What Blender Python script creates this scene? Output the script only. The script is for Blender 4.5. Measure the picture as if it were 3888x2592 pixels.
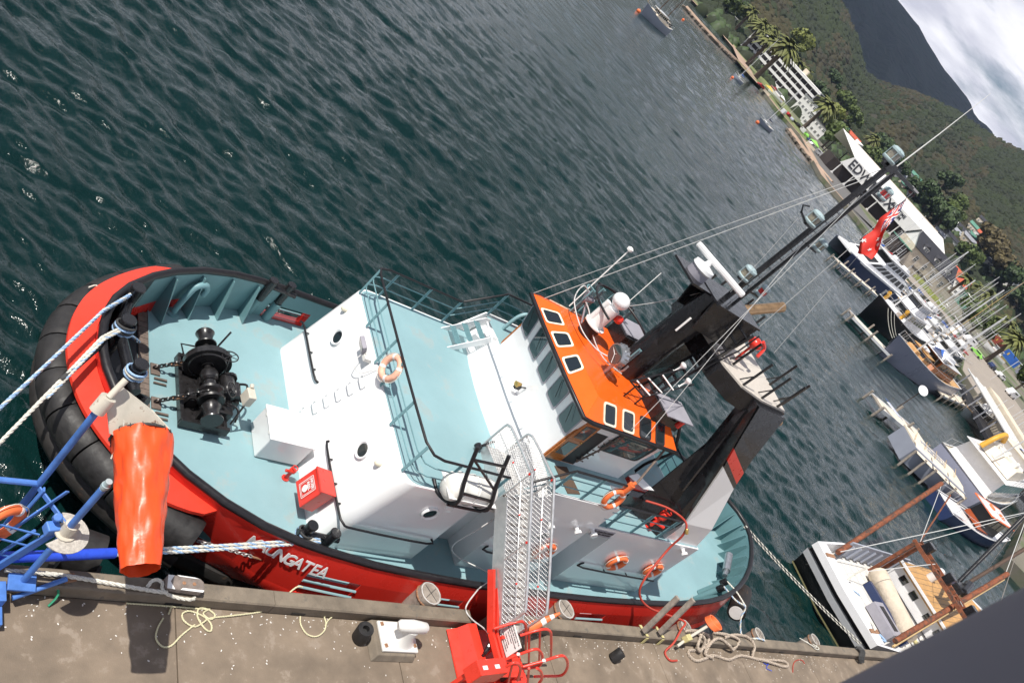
import bpy, bmesh, math, random
from math import pi, sin, cos, radians, hypot, atan2, sqrt
from mathutils import Vector, Matrix
import numpy as np

SC = bpy.context.scene
for o in list(bpy.data.objects):
    bpy.data.objects.remove(o)

# ------------------------------------------------------------------ camera
# x runs along the quay, y out over the water, z up; water at z = 0, metres
PITCH, AZ, CAMZ = radians(25.2), radians(42.4), 16.0
_a, _b = 0.74 / hypot(0.74, 0.673), 0.673 / hypot(0.74, 0.673)
HD = Vector((cos(AZ), sin(AZ), 0))
FWD = HD * cos(PITCH) - Vector((0, 0, 1)) * sin(PITCH)
UPV = HD * sin(PITCH) + Vector((0, 0, 1)) * cos(PITCH)
HRV = Vector((sin(AZ), -cos(AZ), 0))
RGT, UPC = UPV * _a + HRV * _b, UPV * _b - HRV * _a
CAM = Vector((0, 0, CAMZ))
cd = bpy.data.cameras.new('camera')
cam = bpy.data.objects.new('camera', cd)
SC.collection.objects.link(cam)
cd.sensor_width, cd.lens = 22.2, 18.0
cd.clip_start, cd.clip_end = 0.05, 12000
cam.matrix_world = Matrix(((RGT.x, UPC.x, -FWD.x, 0), (RGT.y, UPC.y, -FWD.y, 0),
                           (RGT.z, UPC.z, -FWD.z, CAMZ), (0, 0, 0, 1)))
cd.dof.use_dof = True
cd.dof.focus_distance = 26.0
cd.dof.aperture_fstop = 8.0
SC.camera = cam

# ------------------------------------------------------------------ sky, sun
SUN_AZ, SUN_EL = radians(178), radians(62)
world = bpy.data.worlds.new('World')
SC.world = world
world.use_nodes = True
wn, wl = world.node_tree.nodes, world.node_tree.links
wn.clear()
def _n(t, **k):
    n = wn.new(t)
    for a, v in k.items():
        setattr(n, a, v)
    return n
sky = _n('ShaderNodeTexSky', sky_type='NISHITA', sun_disc=False)
sky.sun_elevation, sky.sun_rotation = SUN_EL, pi / 2 - SUN_AZ
sky.air_density, sky.dust_density, sky.ozone_density = 1.0, 1.2, 1.4
tc = _n('ShaderNodeTexCoord')
sep = _n('ShaderNodeSeparateXYZ')
wl.new(tc.outputs['Generated'], sep.inputs[0])
zadd = _n('ShaderNodeMath', operation='ADD'); zadd.inputs[1].default_value = 0.12
zmax = _n('ShaderNodeMath', operation='MAXIMUM'); zmax.inputs[1].default_value = 0.05
wl.new(sep.outputs[2], zadd.inputs[0]); wl.new(zadd.outputs[0], zmax.inputs[0])
dx = _n('ShaderNodeMath', operation='DIVIDE'); dy = _n('ShaderNodeMath', operation='DIVIDE')
wl.new(sep.outputs[0], dx.inputs[0]); wl.new(zmax.outputs[0], dx.inputs[1])
wl.new(sep.outputs[1], dy.inputs[0]); wl.new(zmax.outputs[0], dy.inputs[1])
comb = _n('ShaderNodeCombineXYZ')
wl.new(dx.outputs[0], comb.inputs[0]); wl.new(dy.outputs[0], comb.inputs[1])
cn = _n('ShaderNodeTexNoise'); cn.inputs['Scale'].default_value = 1.15
cn.inputs['Detail'].default_value = 9; cn.inputs['Roughness'].default_value = 0.58
wl.new(comb.outputs[0], cn.inputs['Vector'])
cr = _n('ShaderNodeValToRGB')
cr.color_ramp.elements[0].position, cr.color_ramp.elements[1].position = 0.46, 0.62
cr.color_ramp.elements[0].color, cr.color_ramp.elements[1].color = (0, 0, 0, 1), (1, 1, 1, 1)
low = _n('ShaderNodeMath', operation='MULTIPLY_ADD')      # cloud banks thicken towards the horizon
low.inputs[1].default_value, low.inputs[2].default_value = -0.24, 0.17
wl.new(sep.outputs[2], low.inputs[0])
cadd = _n('ShaderNodeMath', operation='ADD')
wl.new(cn.outputs['Fac'], cadd.inputs[0]); wl.new(low.outputs[0], cadd.inputs[1])
wl.new(cadd.outputs[0], cr.inputs[0])
cn2 = _n('ShaderNodeTexNoise'); cn2.inputs['Scale'].default_value = 1.9
cn2.inputs['Detail'].default_value = 6
wl.new(comb.outputs[0], cn2.inputs['Vector'])
cc = _n('ShaderNodeValToRGB')
cc.color_ramp.elements[0].position, cc.color_ramp.elements[1].position = 0.40, 0.62
cc.color_ramp.elements[0].color = (17.0, 16.9, 17.8, 1)
cc.color_ramp.elements[1].color = (10.5, 10.6, 12.2, 1)
wl.new(cn2.outputs['Fac'], cc.inputs[0])
mixc = _n('ShaderNodeMixRGB')
wl.new(cr.outputs[0], mixc.inputs[0]); wl.new(sky.outputs[0], mixc.inputs[1]); wl.new(cc.outputs[0], mixc.inputs[2])
bg = _n('ShaderNodeBackground'); bg.inputs[1].default_value = 0.058
wo = _n('ShaderNodeOutputWorld')
wl.new(mixc.outputs[0], bg.inputs[0]); wl.new(bg.outputs[0], wo.inputs[0])

sd = bpy.data.lights.new('sun', 'SUN')
sd.energy, sd.angle, sd.color = 4.9, radians(0.53), (1.0, 0.955, 0.88)
sun = bpy.data.objects.new('sun', sd)
SC.collection.objects.link(sun)
_sv = Vector((cos(SUN_EL) * cos(SUN_AZ), cos(SUN_EL) * sin(SUN_AZ), sin(SUN_EL)))
sun.rotation_euler = _sv.to_track_quat('Z', 'Y').to_euler()
sun.location = (0, 0, 60)

SC.view_settings.view_transform = 'Standard'
SC.view_settings.look = 'None'
SC.view_settings.exposure = 0.22
SC.view_settings.gamma = 1.0
SC.view_settings.use_curve_mapping = False
SC.render.engine = 'CYCLES'
SC.cycles.use_denoising = True
SC.cycles.max_bounces = 6
SC.cycles.caustics_reflective = False
SC.cycles.caustics_refractive = False
SC.cycles.sample_clamp_indirect = 6
SC.cycles.sample_clamp_direct = 12
# ------------------------------------------------------------------ helpers
rnd = random.Random(7)
COL = SC.collection

def onz(u, v, z):
    """where the line of sight through photo pixel (u, v) meets the level z"""
    d = FWD + RGT * ((u - 1944) / 3152.4) - UPC * ((v - 1296) / 3152.4)
    return CAM + d * ((z - CAMZ) / d.z)

def ond(u, v, dist):
    """the point at that bearing and height, dist metres out"""
    d = FWD + RGT * ((u - 1944) / 3152.4) - UPC * ((v - 1296) / 3152.4)
    return CAM + d * (dist / hypot(d.x, d.y))

def wloc(o):
    l = Vector((0, 0, 0))
    while o is not None:
        l = l + o.location
        o = o.parent
    return l

def thing(name, label, cat, loc=(0, 0, 0), group=None, rz=0):
    o = bpy.data.objects.new(name, None)
    o.empty_display_size = 0.3
    COL.objects.link(o)
    o.location = loc
    o.rotation_euler = (0, 0, rz)
    o['label'], o['category'] = label, cat
    if group:
        o['group'] = group
    return o

def tag(o, label, cat, group=None):
    o['label'], o['category'] = label, cat
    if group:
        o['group'] = group
    return o

def copy_tree(o, parent=None):
    c = o.copy()
    COL.objects.link(c)
    c.parent = parent
    for ch in list(o.children):
        copy_tree(ch, c)
    return c

def vec(p):
    return Vector((p[0], p[1], p[2]))

class MB:
    """collects shapes; build() links them as one mesh object"""
    def __init__(s):
        s.v, s.f, s.m = [], [], []
        s.mi = 0
    def add(s, vs, fs):
        b = len(s.v)
        s.v += [tuple(p) for p in vs]
        for f in fs:
            s.f.append(tuple(i + b for i in f))
            s.m.append(s.mi)
        return s
    def box(s, c, d, rz=0, M=None):
        hx, hy, hz = d[0] / 2, d[1] / 2, d[2] / 2
        if M is None:
            M = Matrix.Rotation(rz, 3, 'Z') if rz else Matrix.Identity(3)
        c = vec(c)
        vs = [c + M @ Vector((x * hx, y * hy, z * hz)) for z in (-1, 1) for x, y in ((-1, -1), (1, -1), (1, 1), (-1, 1))]
        return s.add(vs, [(3, 2, 1, 0), (4, 5, 6, 7), (0, 1, 5, 4), (1, 2, 6, 5), (2, 3, 7, 6), (3, 0, 4, 7)])
    def bar(s, p0, p1, w, h, up=(0, 0, 1)):
        """box beam from p0 to p1, w across, h along up"""
        p0, p1 = vec(p0), vec(p1)
        d = p1 - p0
        L = d.length
        if L < 1e-6:
            return s
        x = d / L
        u = vec(up)
        if abs(u.dot(x)) > 0.98:
            u = Vector((1, 0, 0)) if abs(x.x) < 0.9 else Vector((0, 1, 0))
        y = u.cross(x).normalized()
        z = x.cross(y)
        return s.box((p0 + p1) / 2, (L, w, h), M=Matrix((x, y, z)).transposed())
    def cyl(s, p0, p1, r0, r1=None, n=10, cap=True):
        r1 = r0 if r1 is None else r1
        return s.loft([s.ring(p0, vec(p1) - vec(p0), r0, n), s.ring(p1, vec(p1) - vec(p0), r1, n)], cap=cap)
    def ring(s, c, d, r, n, ph=0, sy=1.0):
        d = vec(d).normalized()
        u = Vector((0, 0, 1)) if abs(d.z) < 0.95 else Vector((1, 0, 0))
        x = u.cross(d).normalized()
        y = d.cross(x)
        c = vec(c)
        return [c + x * (r * cos(ph + 2 * pi * i / n)) + y * (r * sy * sin(ph + 2 * pi * i / n)) for i in range(n)]
    def loft(s, rings, cap=True, closed=True, capa=None, capb=None):
        n = len(rings[0])
        vs = [p for r in rings for p in r]
        fs = []
        for k in range(len(rings) - 1):
            for i in range(n if closed else n - 1):
                j = (i + 1) % n
                fs.append((k * n + i, k * n + j, (k + 1) * n + j, (k + 1) * n + i))
        if capa if capa is not None else cap:
            fs.append(tuple(range(n - 1, -1, -1)))
        if capb if capb is not None else cap:
            fs.append(tuple((len(rings) - 1) * n + i for i in range(n)))
        return s.add(vs, fs)
    def tube(s, pts, r, n=8, closed=False, rr=None):
        pts = [vec(p) for p in pts]
        N = len(pts)
        rings = []
        px = None
        for i, p in enumerate(pts):
            if closed:
                d = pts[(i + 1) % N] - pts[i - 1]
            else:
                d = pts[min(i + 1, N - 1)] - pts[max(i - 1, 0)]
            if d.length < 1e-9:
                d = Vector((0, 0, 1))
            d.normalize()
            if px is None:
                u = Vector((0, 0, 1)) if abs(d.z) < 0.9 else Vector((1, 0, 0))
                x = u.cross(d).normalized()
            else:
                x = (px - d * px.dot(d))
                x = x.normalized() if x.length > 1e-6 else Vector((1, 0, 0)).cross(d).normalized()
            px = x
            y = d.cross(x)
            q = rr[i] if rr else r
            rings.append([p + x * (q * cos(2 * pi * k / n)) + y * (q * sin(2 * pi * k / n)) for k in range(n)])
        if closed:
            rings.append(rings[0])
        return s.loft(rings, cap=not closed)
    def prism(s, poly, z0, z1, top=None):
        """poly: xy points; top: optional xy points of the top face; z may be lists"""
        n = len(poly)
        top = top or poly
        za = z0 if hasattr(z0, '__len__') else [z0] * n
        zb = z1 if hasattr(z1, '__len__') else [z1] * n
        return s.loft([[(p[0], p[1], za[i]) for i, p in enumerate(poly)], [(p[0], p[1], zb[i]) for i, p in enumerate(top)]])
    def plate(s, pts, th, n=None):
        """flat polygon in space with thickness th"""
        pts = [vec(p) for p in pts]
        if n is None:
            n = Vector((0, 0, 0))
            for i in range(len(pts)):
                n += (pts[i] - pts[0]).cross(pts[(i + 1) % len(pts)] - pts[0])
            n.normalize()
        else:
            n = vec(n).normalized()
        return s.loft([[p - n * th / 2 for p in pts], [p + n * th / 2 for p in pts]])
    def face(s, pts):
        return s.add(pts, [tuple(range(len(pts)))])
    def sphere(s, c, r, nu=12, nv=7, sc=(1, 1, 1), v0=-pi / 2, v1=pi / 2):
        c = vec(c)
        rings = []
        for k in range(nv + 1):
            a = v0 + (v1 - v0) * k / nv
            rr = max(cos(a), 0.001)
            rings.append([c + Vector((r * sc[0] * rr * cos(2 * pi * i / nu), r * sc[1] * rr * sin(2 * pi * i / nu), r * sc[2] * sin(a))) for i in range(nu)])
        return s.loft(rings)
    def torus(s, c, R, r, axis=(0, 0, 1), n=24, m=8, a0=0, a1=2 * pi, sy=1.0):
        ax = vec(axis).normalized()
        u = Vector((0, 0, 1)) if abs(ax.z) < 0.95 else Vector((1, 0, 0))
        x = u.cross(ax).normalized()
        y = ax.cross(x)
        full = abs(a1 - a0 - 2 * pi) < 1e-6
        k = n if full else n + 1
        pts = [vec(c) + x * R * cos(a0 + (a1 - a0) * i / n) + y * R * sy * sin(a0 + (a1 - a0) * i / n) for i in range(k)]
        return s.tube(pts, r, m, closed=full)
    def lathe(s, c, axis, prof, n=14):
        """prof: (along, radius) pairs"""
        ax = vec(axis).normalized()
        return s.loft([s.ring(vec(c) + ax * a, ax, max(r, 0.0005), n) for a, r in prof])
    def build(s, name, mat, parent=None, smooth=None, bevel=0, kind=None, loc=None):
        me = bpy.data.meshes.new(name)
        off = wloc(parent) if parent is not None else Vector((0, 0, 0))
        if parent is None and loc is not None:
            off = vec(loc)
        me.from_pydata([(p[0] - off.x, p[1] - off.y, p[2] - off.z) for p in s.v], [], s.f)
        mats = mat if isinstance(mat, (list, tuple)) else [mat]
        for m in mats:
            me.materials.append(MATS[m] if isinstance(m, str) else m)
        if len(mats) > 1:
            me.polygons.foreach_set('material_index', s.m)
        if smooth is not None:
            me.polygons.foreach_set('use_smooth', [True] * len(me.polygons))
            if smooth < 180:
                me.set_sharp_from_angle(angle=radians(smooth))
        me.update()
        o = bpy.data.objects.new(name, me)
        COL.objects.link(o)
        if parent is not None:
            o.parent = parent
        elif loc is not None:
            o.location = loc
        if bevel:
            b = o.modifiers.new('bevel', 'BEVEL')
            b.width, b.segments, b.limit_method, b.angle_limit = bevel, 2, 'ANGLE', radians(40)
            b.harden_normals = False
        if kind:
            o['kind'] = kind
        return o

def sub(pts, k):
    """Catmull-Rom through pts"""
    pts = [vec(p) for p in pts]
    out = []
    for i in range(len(pts) - 1):
        p0, p1, p2, p3 = pts[max(i - 1, 0)], pts[i], pts[i + 1], pts[min(i + 2, len(pts) - 1)]
        for j in range(k):
            t = j / k
            out.append(0.5 * ((2 * p1) + (p2 - p0) * t + (2 * p0 - 5 * p1 + 4 * p2 - p3) * t * t + (3 * p1 - p0 - 3 * p2 + p3) * t ** 3))
    out.append(pts[-1])
    return out

# ------------------------------------------------------------------ materials
MATS = {}
def mat(name, col, rough=0.5, metal=0.0, var=0.08, scale=3.0, bump=0.0, bscale=20.0, spot=None, spot_amt=0.55,
        spot_scale=4.0, coat=0.0, spec=0.5, stretch=None, det=5, bdist=0.02, trans=0.0, ior=1.45, emit=None):
    m = bpy.data.materials.new(name)
    m.use_nodes = True
    nt = m.node_tree
    N, L = nt.nodes, nt.links
    b = N['Principled BSDF']
    b.inputs['Roughness'].default_value = rough
    b.inputs['Metallic'].default_value = metal
    b.inputs['Specular IOR Level'].default_value = spec
    b.inputs['Coat Weight'].default_value = coat
    b.inputs['Coat Roughness'].default_value = 0.04
    b.inputs['Transmission Weight'].default_value = trans
    b.inputs['IOR'].default_value = ior
    if emit:
        b.inputs['Emission Color'].default_value = (*emit[:3], 1)
        b.inputs['Emission Strength'].default_value = emit[3]
    tcn = N.new('ShaderNodeTexCoord')
    vecout = tcn.outputs['Object']
    if stretch:
        mp = N.new('ShaderNodeMapping')
        mp.inputs['Scale'].default_value = stretch
        L.new(vecout, mp.inputs[0])
        vecout = mp.outputs[0]
    base = None
    if var:
        n1 = N.new('ShaderNodeTexNoise')
        n1.inputs['Scale'].default_value = scale
        n1.inputs['Detail'].default_value = det
        n1.inputs['Roughness'].default_value = 0.6
        L.new(vecout, n1.inputs['Vector'])
        mr = N.new('ShaderNodeMapRange')
        mr.inputs[1].default_value, mr.inputs[2].default_value = 0.3, 0.7
        mr.inputs[3].default_value, mr.inputs[4].default_value = 1 - var, 1 + var
        L.new(n1.outputs['Fac'], mr.inputs[0])
        hs = N.new('ShaderNodeVectorMath'); hs.operation = 'SCALE'
        hs.inputs[0].default_value = col[:3]
        L.new(mr.outputs[0], hs.inputs['Scale'])
        base = hs.outputs[0]
        rr = N.new('ShaderNodeMapRange')
        rr.inputs[1].default_value, rr.inputs[2].default_value = 0.3, 0.7
        rr.inputs[3].default_value, rr.inputs[4].default_value = max(rough * 0.8, 0.01), min(rough * 1.25 + 0.01, 1)
        L.new(n1.outputs['Fac'], rr.inputs[0])
        L.new(rr.outputs[0], b.inputs['Roughness'])
    if spot:
        n2 = N.new('ShaderNodeTexNoise')
        n2.inputs['Scale'].default_value = spot_scale
        n2.inputs['Detail'].default_value = 8
        n2.inputs['Roughness'].default_value = 0.7
        L.new(vecout, n2.inputs['Vector'])
        r2 = N.new('ShaderNodeMapRange')
        r2.inputs[1].default_value, r2.inputs[2].default_value = spot_amt, spot_amt + 0.07
        L.new(n2.outputs['Fac'], r2.inputs[0])
        mx = N.new('ShaderNodeMixRGB')
        L.new(r2.outputs[0], mx.inputs[0])
        mx.inputs[1].default_value = (*col[:3], 1)
        if base:
            L.new(base, mx.inputs[1])
        mx.inputs[2].default_value = (*spot[:3], 1)
        base = mx.outputs[0]
    if base:
        L.new(base, b.inputs['Base Color'])
    else:
        b.inputs['Base Color'].default_value = (*col[:3], 1)
    if bump:
        n3 = N.new('ShaderNodeTexNoise')
        n3.inputs['Scale'].default_value = bscale
        n3.inputs['Detail'].default_value = 6
        L.new(vecout, n3.inputs['Vector'])
        bp = N.new('ShaderNodeBump')
        bp.inputs['Strength'].default_value = bump
        bp.inputs['Distance'].default_value = bdist
        L.new(n3.outputs['Fac'], bp.inputs['Height'])
        L.new(bp.outputs[0], b.inputs['Normal'])
    MATS[name] = m
    return m

RUST = (0.16, 0.06, 0.025)
mat('hull_red', (0.62, 0.028, 0.018), 0.28, var=0.06, scale=1.2, coat=0.3, bump=0.03, bscale=1.5, bdist=0.05)
mat('plate_red', (0.74, 0.045, 0.022), 0.38, var=0.05, scale=1.0)
mat('roof_orange', (0.80, 0.12, 0.012), 0.22, var=0.06, scale=2.0, coat=0.35)
mat('tug_black', (0.012, 0.012, 0.014), 0.25, var=0.25, scale=3, coat=0.2, bump=0.04, bscale=4, bdist=0.03)
mat('rail_black', (0.012, 0.011, 0.013), 0.4, var=0.25, scale=6)
mat('rubber', (0.018, 0.017, 0.017), 0.55, var=0.35, scale=5, bump=0.35, bscale=9, bdist=0.02)
mat('belt', (0.02, 0.018, 0.017), 0.6, var=0.4, scale=3, spot=(0.09, 0.05, 0.03), spot_amt=0.6, bump=0.3, bscale=8)
mat('antifoul', (0.035, 0.02, 0.015), 0.6, var=0.3, scale=2, spot=(0.1, 0.04, 0.02), spot_amt=0.58)
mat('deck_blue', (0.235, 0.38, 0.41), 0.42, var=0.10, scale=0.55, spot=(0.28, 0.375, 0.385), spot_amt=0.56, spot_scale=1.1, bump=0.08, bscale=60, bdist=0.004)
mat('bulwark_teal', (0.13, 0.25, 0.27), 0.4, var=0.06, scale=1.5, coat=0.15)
mat('rail_teal', (0.16, 0.30, 0.33), 0.4, var=0.08, scale=4)
mat('white_paint', (0.80, 0.80, 0.80), 0.16, var=0.02, scale=1.0, coat=0.5, bump=0.02, bscale=1.6, bdist=0.04)
mat('white_matt', (0.78, 0.77, 0.75), 0.5, var=0.05, scale=3)
mat('white_dirty', (0.66, 0.645, 0.61), 0.5, var=0.1, scale=2.5, spot=(0.3, 0.2, 0.12), spot_amt=0.68)
mat('glass', (0.016, 0.022, 0.026), 0.03, var=0, spec=0.9, coat=0.6)
mat('glass_tint', (0.055, 0.085, 0.09), 0.03, var=0, spec=0.8, coat=0.5)
mat('frame_cream', (0.72, 0.66, 0.52), 0.45, var=0.08, scale=8)
mat('steel', (0.45, 0.46, 0.48), 0.35, metal=0.85, var=0.12, scale=8)
mat('alu', (0.62, 0.62, 0.62), 0.38, metal=0.7, var=0.12, scale=6, bump=0.1, bscale=40, bdist=0.004)
mat('alu_tread', (0.60, 0.58, 0.55), 0.5, metal=0.35, var=0.15, scale=10, bump=0.4, bscale=60, bdist=0.006)
mat('grating', (0.58, 0.53, 0.47), 0.55, metal=0.2, var=0.1, scale=12, bump=0.5, bscale=70, bdist=0.008)
mat('wood_varnish', (0.36, 0.12, 0.03), 0.25, var=0.25, scale=2, stretch=(1, 1, 9), coat=0.4)
mat('wood_deck', (0.48, 0.27, 0.10), 0.55, var=0.22, scale=2.5)
mat('wood_grey', (0.27, 0.235, 0.20), 0.8, var=0.35, scale=4, bump=0.4, bscale=14, spot=(0.12, 0.09, 0.07), spot_amt=0.6)
mat('slat_wood', (0.15, 0.115, 0.095), 0.7, var=0.3, scale=6, bump=0.3, bscale=20)
mat('black_deck', (0.016, 0.016, 0.019), 0.35, var=0.25, scale=2)
mat('winch_black', (0.018, 0.017, 0.018), 0.32, var=0.4, scale=10, spot=(0.075, 0.04, 0.025), spot_amt=0.66, bump=0.1, bscale=12, coat=0.25)
mat('chain_rust', (0.30, 0.16, 0.09), 0.65, var=0.4, scale=20)
mat('chain_steel', (0.36, 0.35, 0.34), 0.5, metal=0.6, var=0.4, scale=20)
mat('buoy_orange', (0.80, 0.17, 0.05), 0.5, var=0.1, scale=6)
mat('buoy_pale', (0.78, 0.42, 0.30), 0.55, var=0.15, scale=6, spot=(0.7, 0.16, 0.06), spot_amt=0.64, spot_scale=5)
mat('tape_white', (0.75, 0.74, 0.72), 0.5, var=0.08, scale=8)
mat('sig_red', (0.68, 0.035, 0.02), 0.3, var=0.06, scale=4, coat=0.3)
mat('stand_red', (0.72, 0.045, 0.025), 0.3, var=0.06, scale=3, coat=0.3, bump=0.04, bscale=6)
mat('rope_white', (0.62, 0.60, 0.53), 0.85, var=0.25, scale=40, bump=0.5, bscale=120, bdist=0.01)
mat('rope_blue', (0.30, 0.45, 0.66), 0.85, var=0.5, scale=40, bump=0.5, bscale=120, bdist=0.01)
mat('rope_yellow', (0.62, 0.58, 0.38), 0.85, var=0.2, scale=40, bump=0.5, bscale=120, bdist=0.01)
mat('rope_dark', (0.05, 0.05, 0.05), 0.85, var=0.5, scale=40, bump=0.5, bscale=100, bdist=0.01)
mat('rope_stripe', (0.48, 0.40, 0.32), 0.85, var=0.6, scale=45, spot=(0.06, 0.05, 0.05), spot_amt=0.52, spot_scale=40, bump=0.5, bscale=100, bdist=0.01)
mat('sleeve_blue', (0.02, 0.07, 0.55), 0.5, var=0.15, scale=8, bump=0.3, bscale=14, bdist=0.02)
mat('hose_red', (0.42, 0.05, 0.03), 0.55, var=0.15, scale=12, bump=0.3, bscale=60)
mat('frame_blue', (0.075, 0.19, 0.52), 0.42, var=0.2, scale=3, spot=RUST, spot_amt=0.66, spot_scale=6)
mat('sock_orange', (0.80, 0.085, 0.018), 0.38, var=0.08, scale=2.5, bump=0.22, bscale=5, bdist=0.05, coat=0.1)
mat('cream_rust', (0.55, 0.51, 0.43), 0.5, var=0.1, scale=4, spot=RUST, spot_amt=0.6, spot_scale=4)
mat('checker', (0.52, 0.49, 0.44), 0.5, metal=0.3, var=0.2, scale=18, bump=0.6, bscale=45, bdist=0.01)
mat('print_black', (0.02, 0.02, 0.022), 0.5, var=0)
mat('print_white', (0.82, 0.82, 0.80), 0.5, var=0)
mat('raft_white', (0.74, 0.72, 0.67), 0.35, var=0.06, scale=3, spot=(0.45, 0.33, 0.2), spot_amt=0.7)
mat('copper', (0.42, 0.27, 0.15), 0.3, metal=0.8, var=0.2, scale=5)
mat('lamp_red', (0.55, 0.02, 0.015), 0.15, var=0, coat=0.6)
mat('lamp_case', (0.33, 0.42, 0.44), 0.35, var=0.1, scale=10)
mat('brass', (0.55, 0.36, 0.12), 0.3, metal=0.9, var=0.2, scale=10)
mat('lamp_glass', (0.22, 0.20, 0.15), 0.08, var=0.4, scale=12, spec=0.8, coat=0.6)
mat('flag_red', (0.60, 0.035, 0.025), 0.7, var=0.1, scale=5)
mat('flag_navy', (0.03, 0.03, 0.16), 0.7, var=0.1, scale=5)
mat('flag_white', (0.75, 0.73, 0.72), 0.7, var=0.05, scale=5)
mat('mat_brown', (0.10, 0.065, 0.045), 0.9, var=0.3, scale=30, bump=0.5, bscale=60)
mat('cable_grey', (0.55, 0.55, 0.54), 0.5, var=0.1, scale=10)
mat('grey_panel', (0.30, 0.29, 0.33), 0.5, var=0.08, scale=3)
mat('cleat_wood', (0.20, 0.165, 0.145), 0.8, var=0.3, scale=6, bump=0.4, bscale=14)
mat('strop_yellow', (0.52, 0.46, 0.22), 0.7, var=0.15, scale=10)
mat('green_cord', (0.02, 0.22, 0.12), 0.7, var=0.2, scale=20)
# ------------------------------------------------------------------ water
def water_material():
    m = bpy.data.materials.new('harbour_water')
    m.use_nodes = True
    N, L = m.node_tree.nodes, m.node_tree.links
    b = N['Principled BSDF']
    b.inputs['Roughness'].default_value = 0.06
    b.inputs['IOR'].default_value = 1.33
    b.inputs['Specular IOR Level'].default_value = 0.78
    tcn = N.new('ShaderNodeTexCoord')
    def wave(scale, rot, st, det, rough=0.55):
        mp = N.new('ShaderNodeMapping')
        mp.inputs['Rotation'].default_value = (0, 0, rot)
        mp.inputs['Scale'].default_value = (scale, scale * st, scale)
        L.new(tcn.outputs['Object'], mp.inputs[0])
        n = N.new('ShaderNodeTexNoise')
        n.inputs['Scale'].default_value = 1.0
        n.inputs['Detail'].default_value = det
        n.inputs['Roughness'].default_value = rough
        n.inputs['Distortion'].default_value = 0.25
        L.new(mp.outputs[0], n.inputs['Vector'])
        return n.outputs['Fac']
    def mul(a, k):
        q = N.new('ShaderNodeMath'); q.operation = 'MULTIPLY'
        L.new(a, q.inputs[0]); q.inputs[1].default_value = k
        return q.outputs[0]
    def add(a, c):
        q = N.new('ShaderNodeMath'); q.operation = 'ADD'
        L.new(a, q.inputs[0]); L.new(c, q.inputs[1])
        return q.outputs[0]
    fin = wave(4.2, radians(-36), 0.5, 4)
    fin2 = wave(11.0, radians(-50), 0.6, 3)
    h = add(mul(fin, 0.045), mul(fin2, 0.010))
    bp = N.new('ShaderNodeBump')
    bp.inputs['Strength'].default_value = 1.0
    bp.inputs['Distance'].default_value = 1.0
    L.new(h, bp.inputs['Height'])
    L.new(bp.outputs[0], b.inputs['Normal'])
    patch = wave(0.02, radians(-40), 0.5, 3)
    mr = N.new('ShaderNodeMapRange')
    mr.inputs[1].default_value, mr.inputs[2].default_value = 0.35, 0.65
    L.new(patch, mr.inputs[0])
    mx = N.new('ShaderNodeMixRGB')
    L.new(mr.outputs[0], mx.inputs[0])
    mx.inputs[1].default_value = (0.0025, 0.0155, 0.0150, 1)
    mx.inputs[2].default_value = (0.0035, 0.0200, 0.0195, 1)
    L.new(mx.outputs[0], b.inputs['Base Color'])
    MATS['water'] = m
water_material()
# wind waves: a directional sum of sines on a grid that is finest close in
def wave_sheet():
    rs = [9.0]
    while rs[-1] < 590:
        rs.append(rs[-1] + min(0.0052 * rs[-1], 0.95))
    rs = np.array(rs)
    az = np.radians(np.linspace(2.0, 90.0, 700))
    R_, A_ = np.meshgrid(rs, az, indexing='ij')
    X, Y = R_ * np.cos(A_), R_ * np.sin(A_)
    cell = np.maximum(np.gradient(rs)[:, None], R_ * (az[1] - az[0]))
    g = np.random.RandomState(11)
    Zh = np.zeros_like(X); n = 60
    gust = 0.75 + 0.35 * np.sin(X * .021 + 1.3 * np.sin(Y * .017)) * np.sin(Y * .026 + .7 + np.sin(X * .013))
    for i in range(n):
        lam = 0.30 * (4.6 / 0.30) ** ((i + g.rand()) / n)
        th = radians(232) + g.randn() * .42
        k = 2 * pi / lam
        amp = 0.062 * lam / (2 * pi) * (1.3 if lam < 1.3 else .6)
        fade = np.clip((lam / cell - 1.5) / 1.2, 0, 1)
        ph = k * (X * cos(th) + Y * sin(th)) + g.rand() * 2 * pi
        Zh += amp * fade * gust * (np.sin(ph) + .22 * np.cos(2 * ph))
    nr, na = X.shape
    me = bpy.data.meshes.new('water')
    co = np.stack([X, Y, Zh], -1).reshape(-1, 3).astype(np.float32)
    idx = np.arange(nr * na).reshape(nr, na)
    q = np.stack([idx[:-1, :-1], idx[1:, :-1], idx[1:, 1:], idx[:-1, 1:]], -1).reshape(-1, 4).astype(np.int32)
    me.vertices.add(len(co)); me.vertices.foreach_set('co', co.ravel())
    me.loops.add(q.size); me.loops.foreach_set('vertex_index', q.ravel())
    me.polygons.add(len(q)); me.polygons.foreach_set('loop_start', np.arange(0, q.size, 4, dtype=np.int32)); me.polygons.foreach_set('use_smooth', np.ones(len(q), dtype=bool))
    me.update(calc_edges=True)
    me.materials.append(MATS['water'])
    o = bpy.data.objects.new('water', me); COL.objects.link(o); o['kind'] = 'structure'
wave_sheet()
mb = MB()
mb.face([(-3000, -400, -.6), (6000, -400, -.6), (6000, 7000, -.6), (-3000, 7000, -.6)])
mb.build('sea', 'water', kind='structure')

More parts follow.
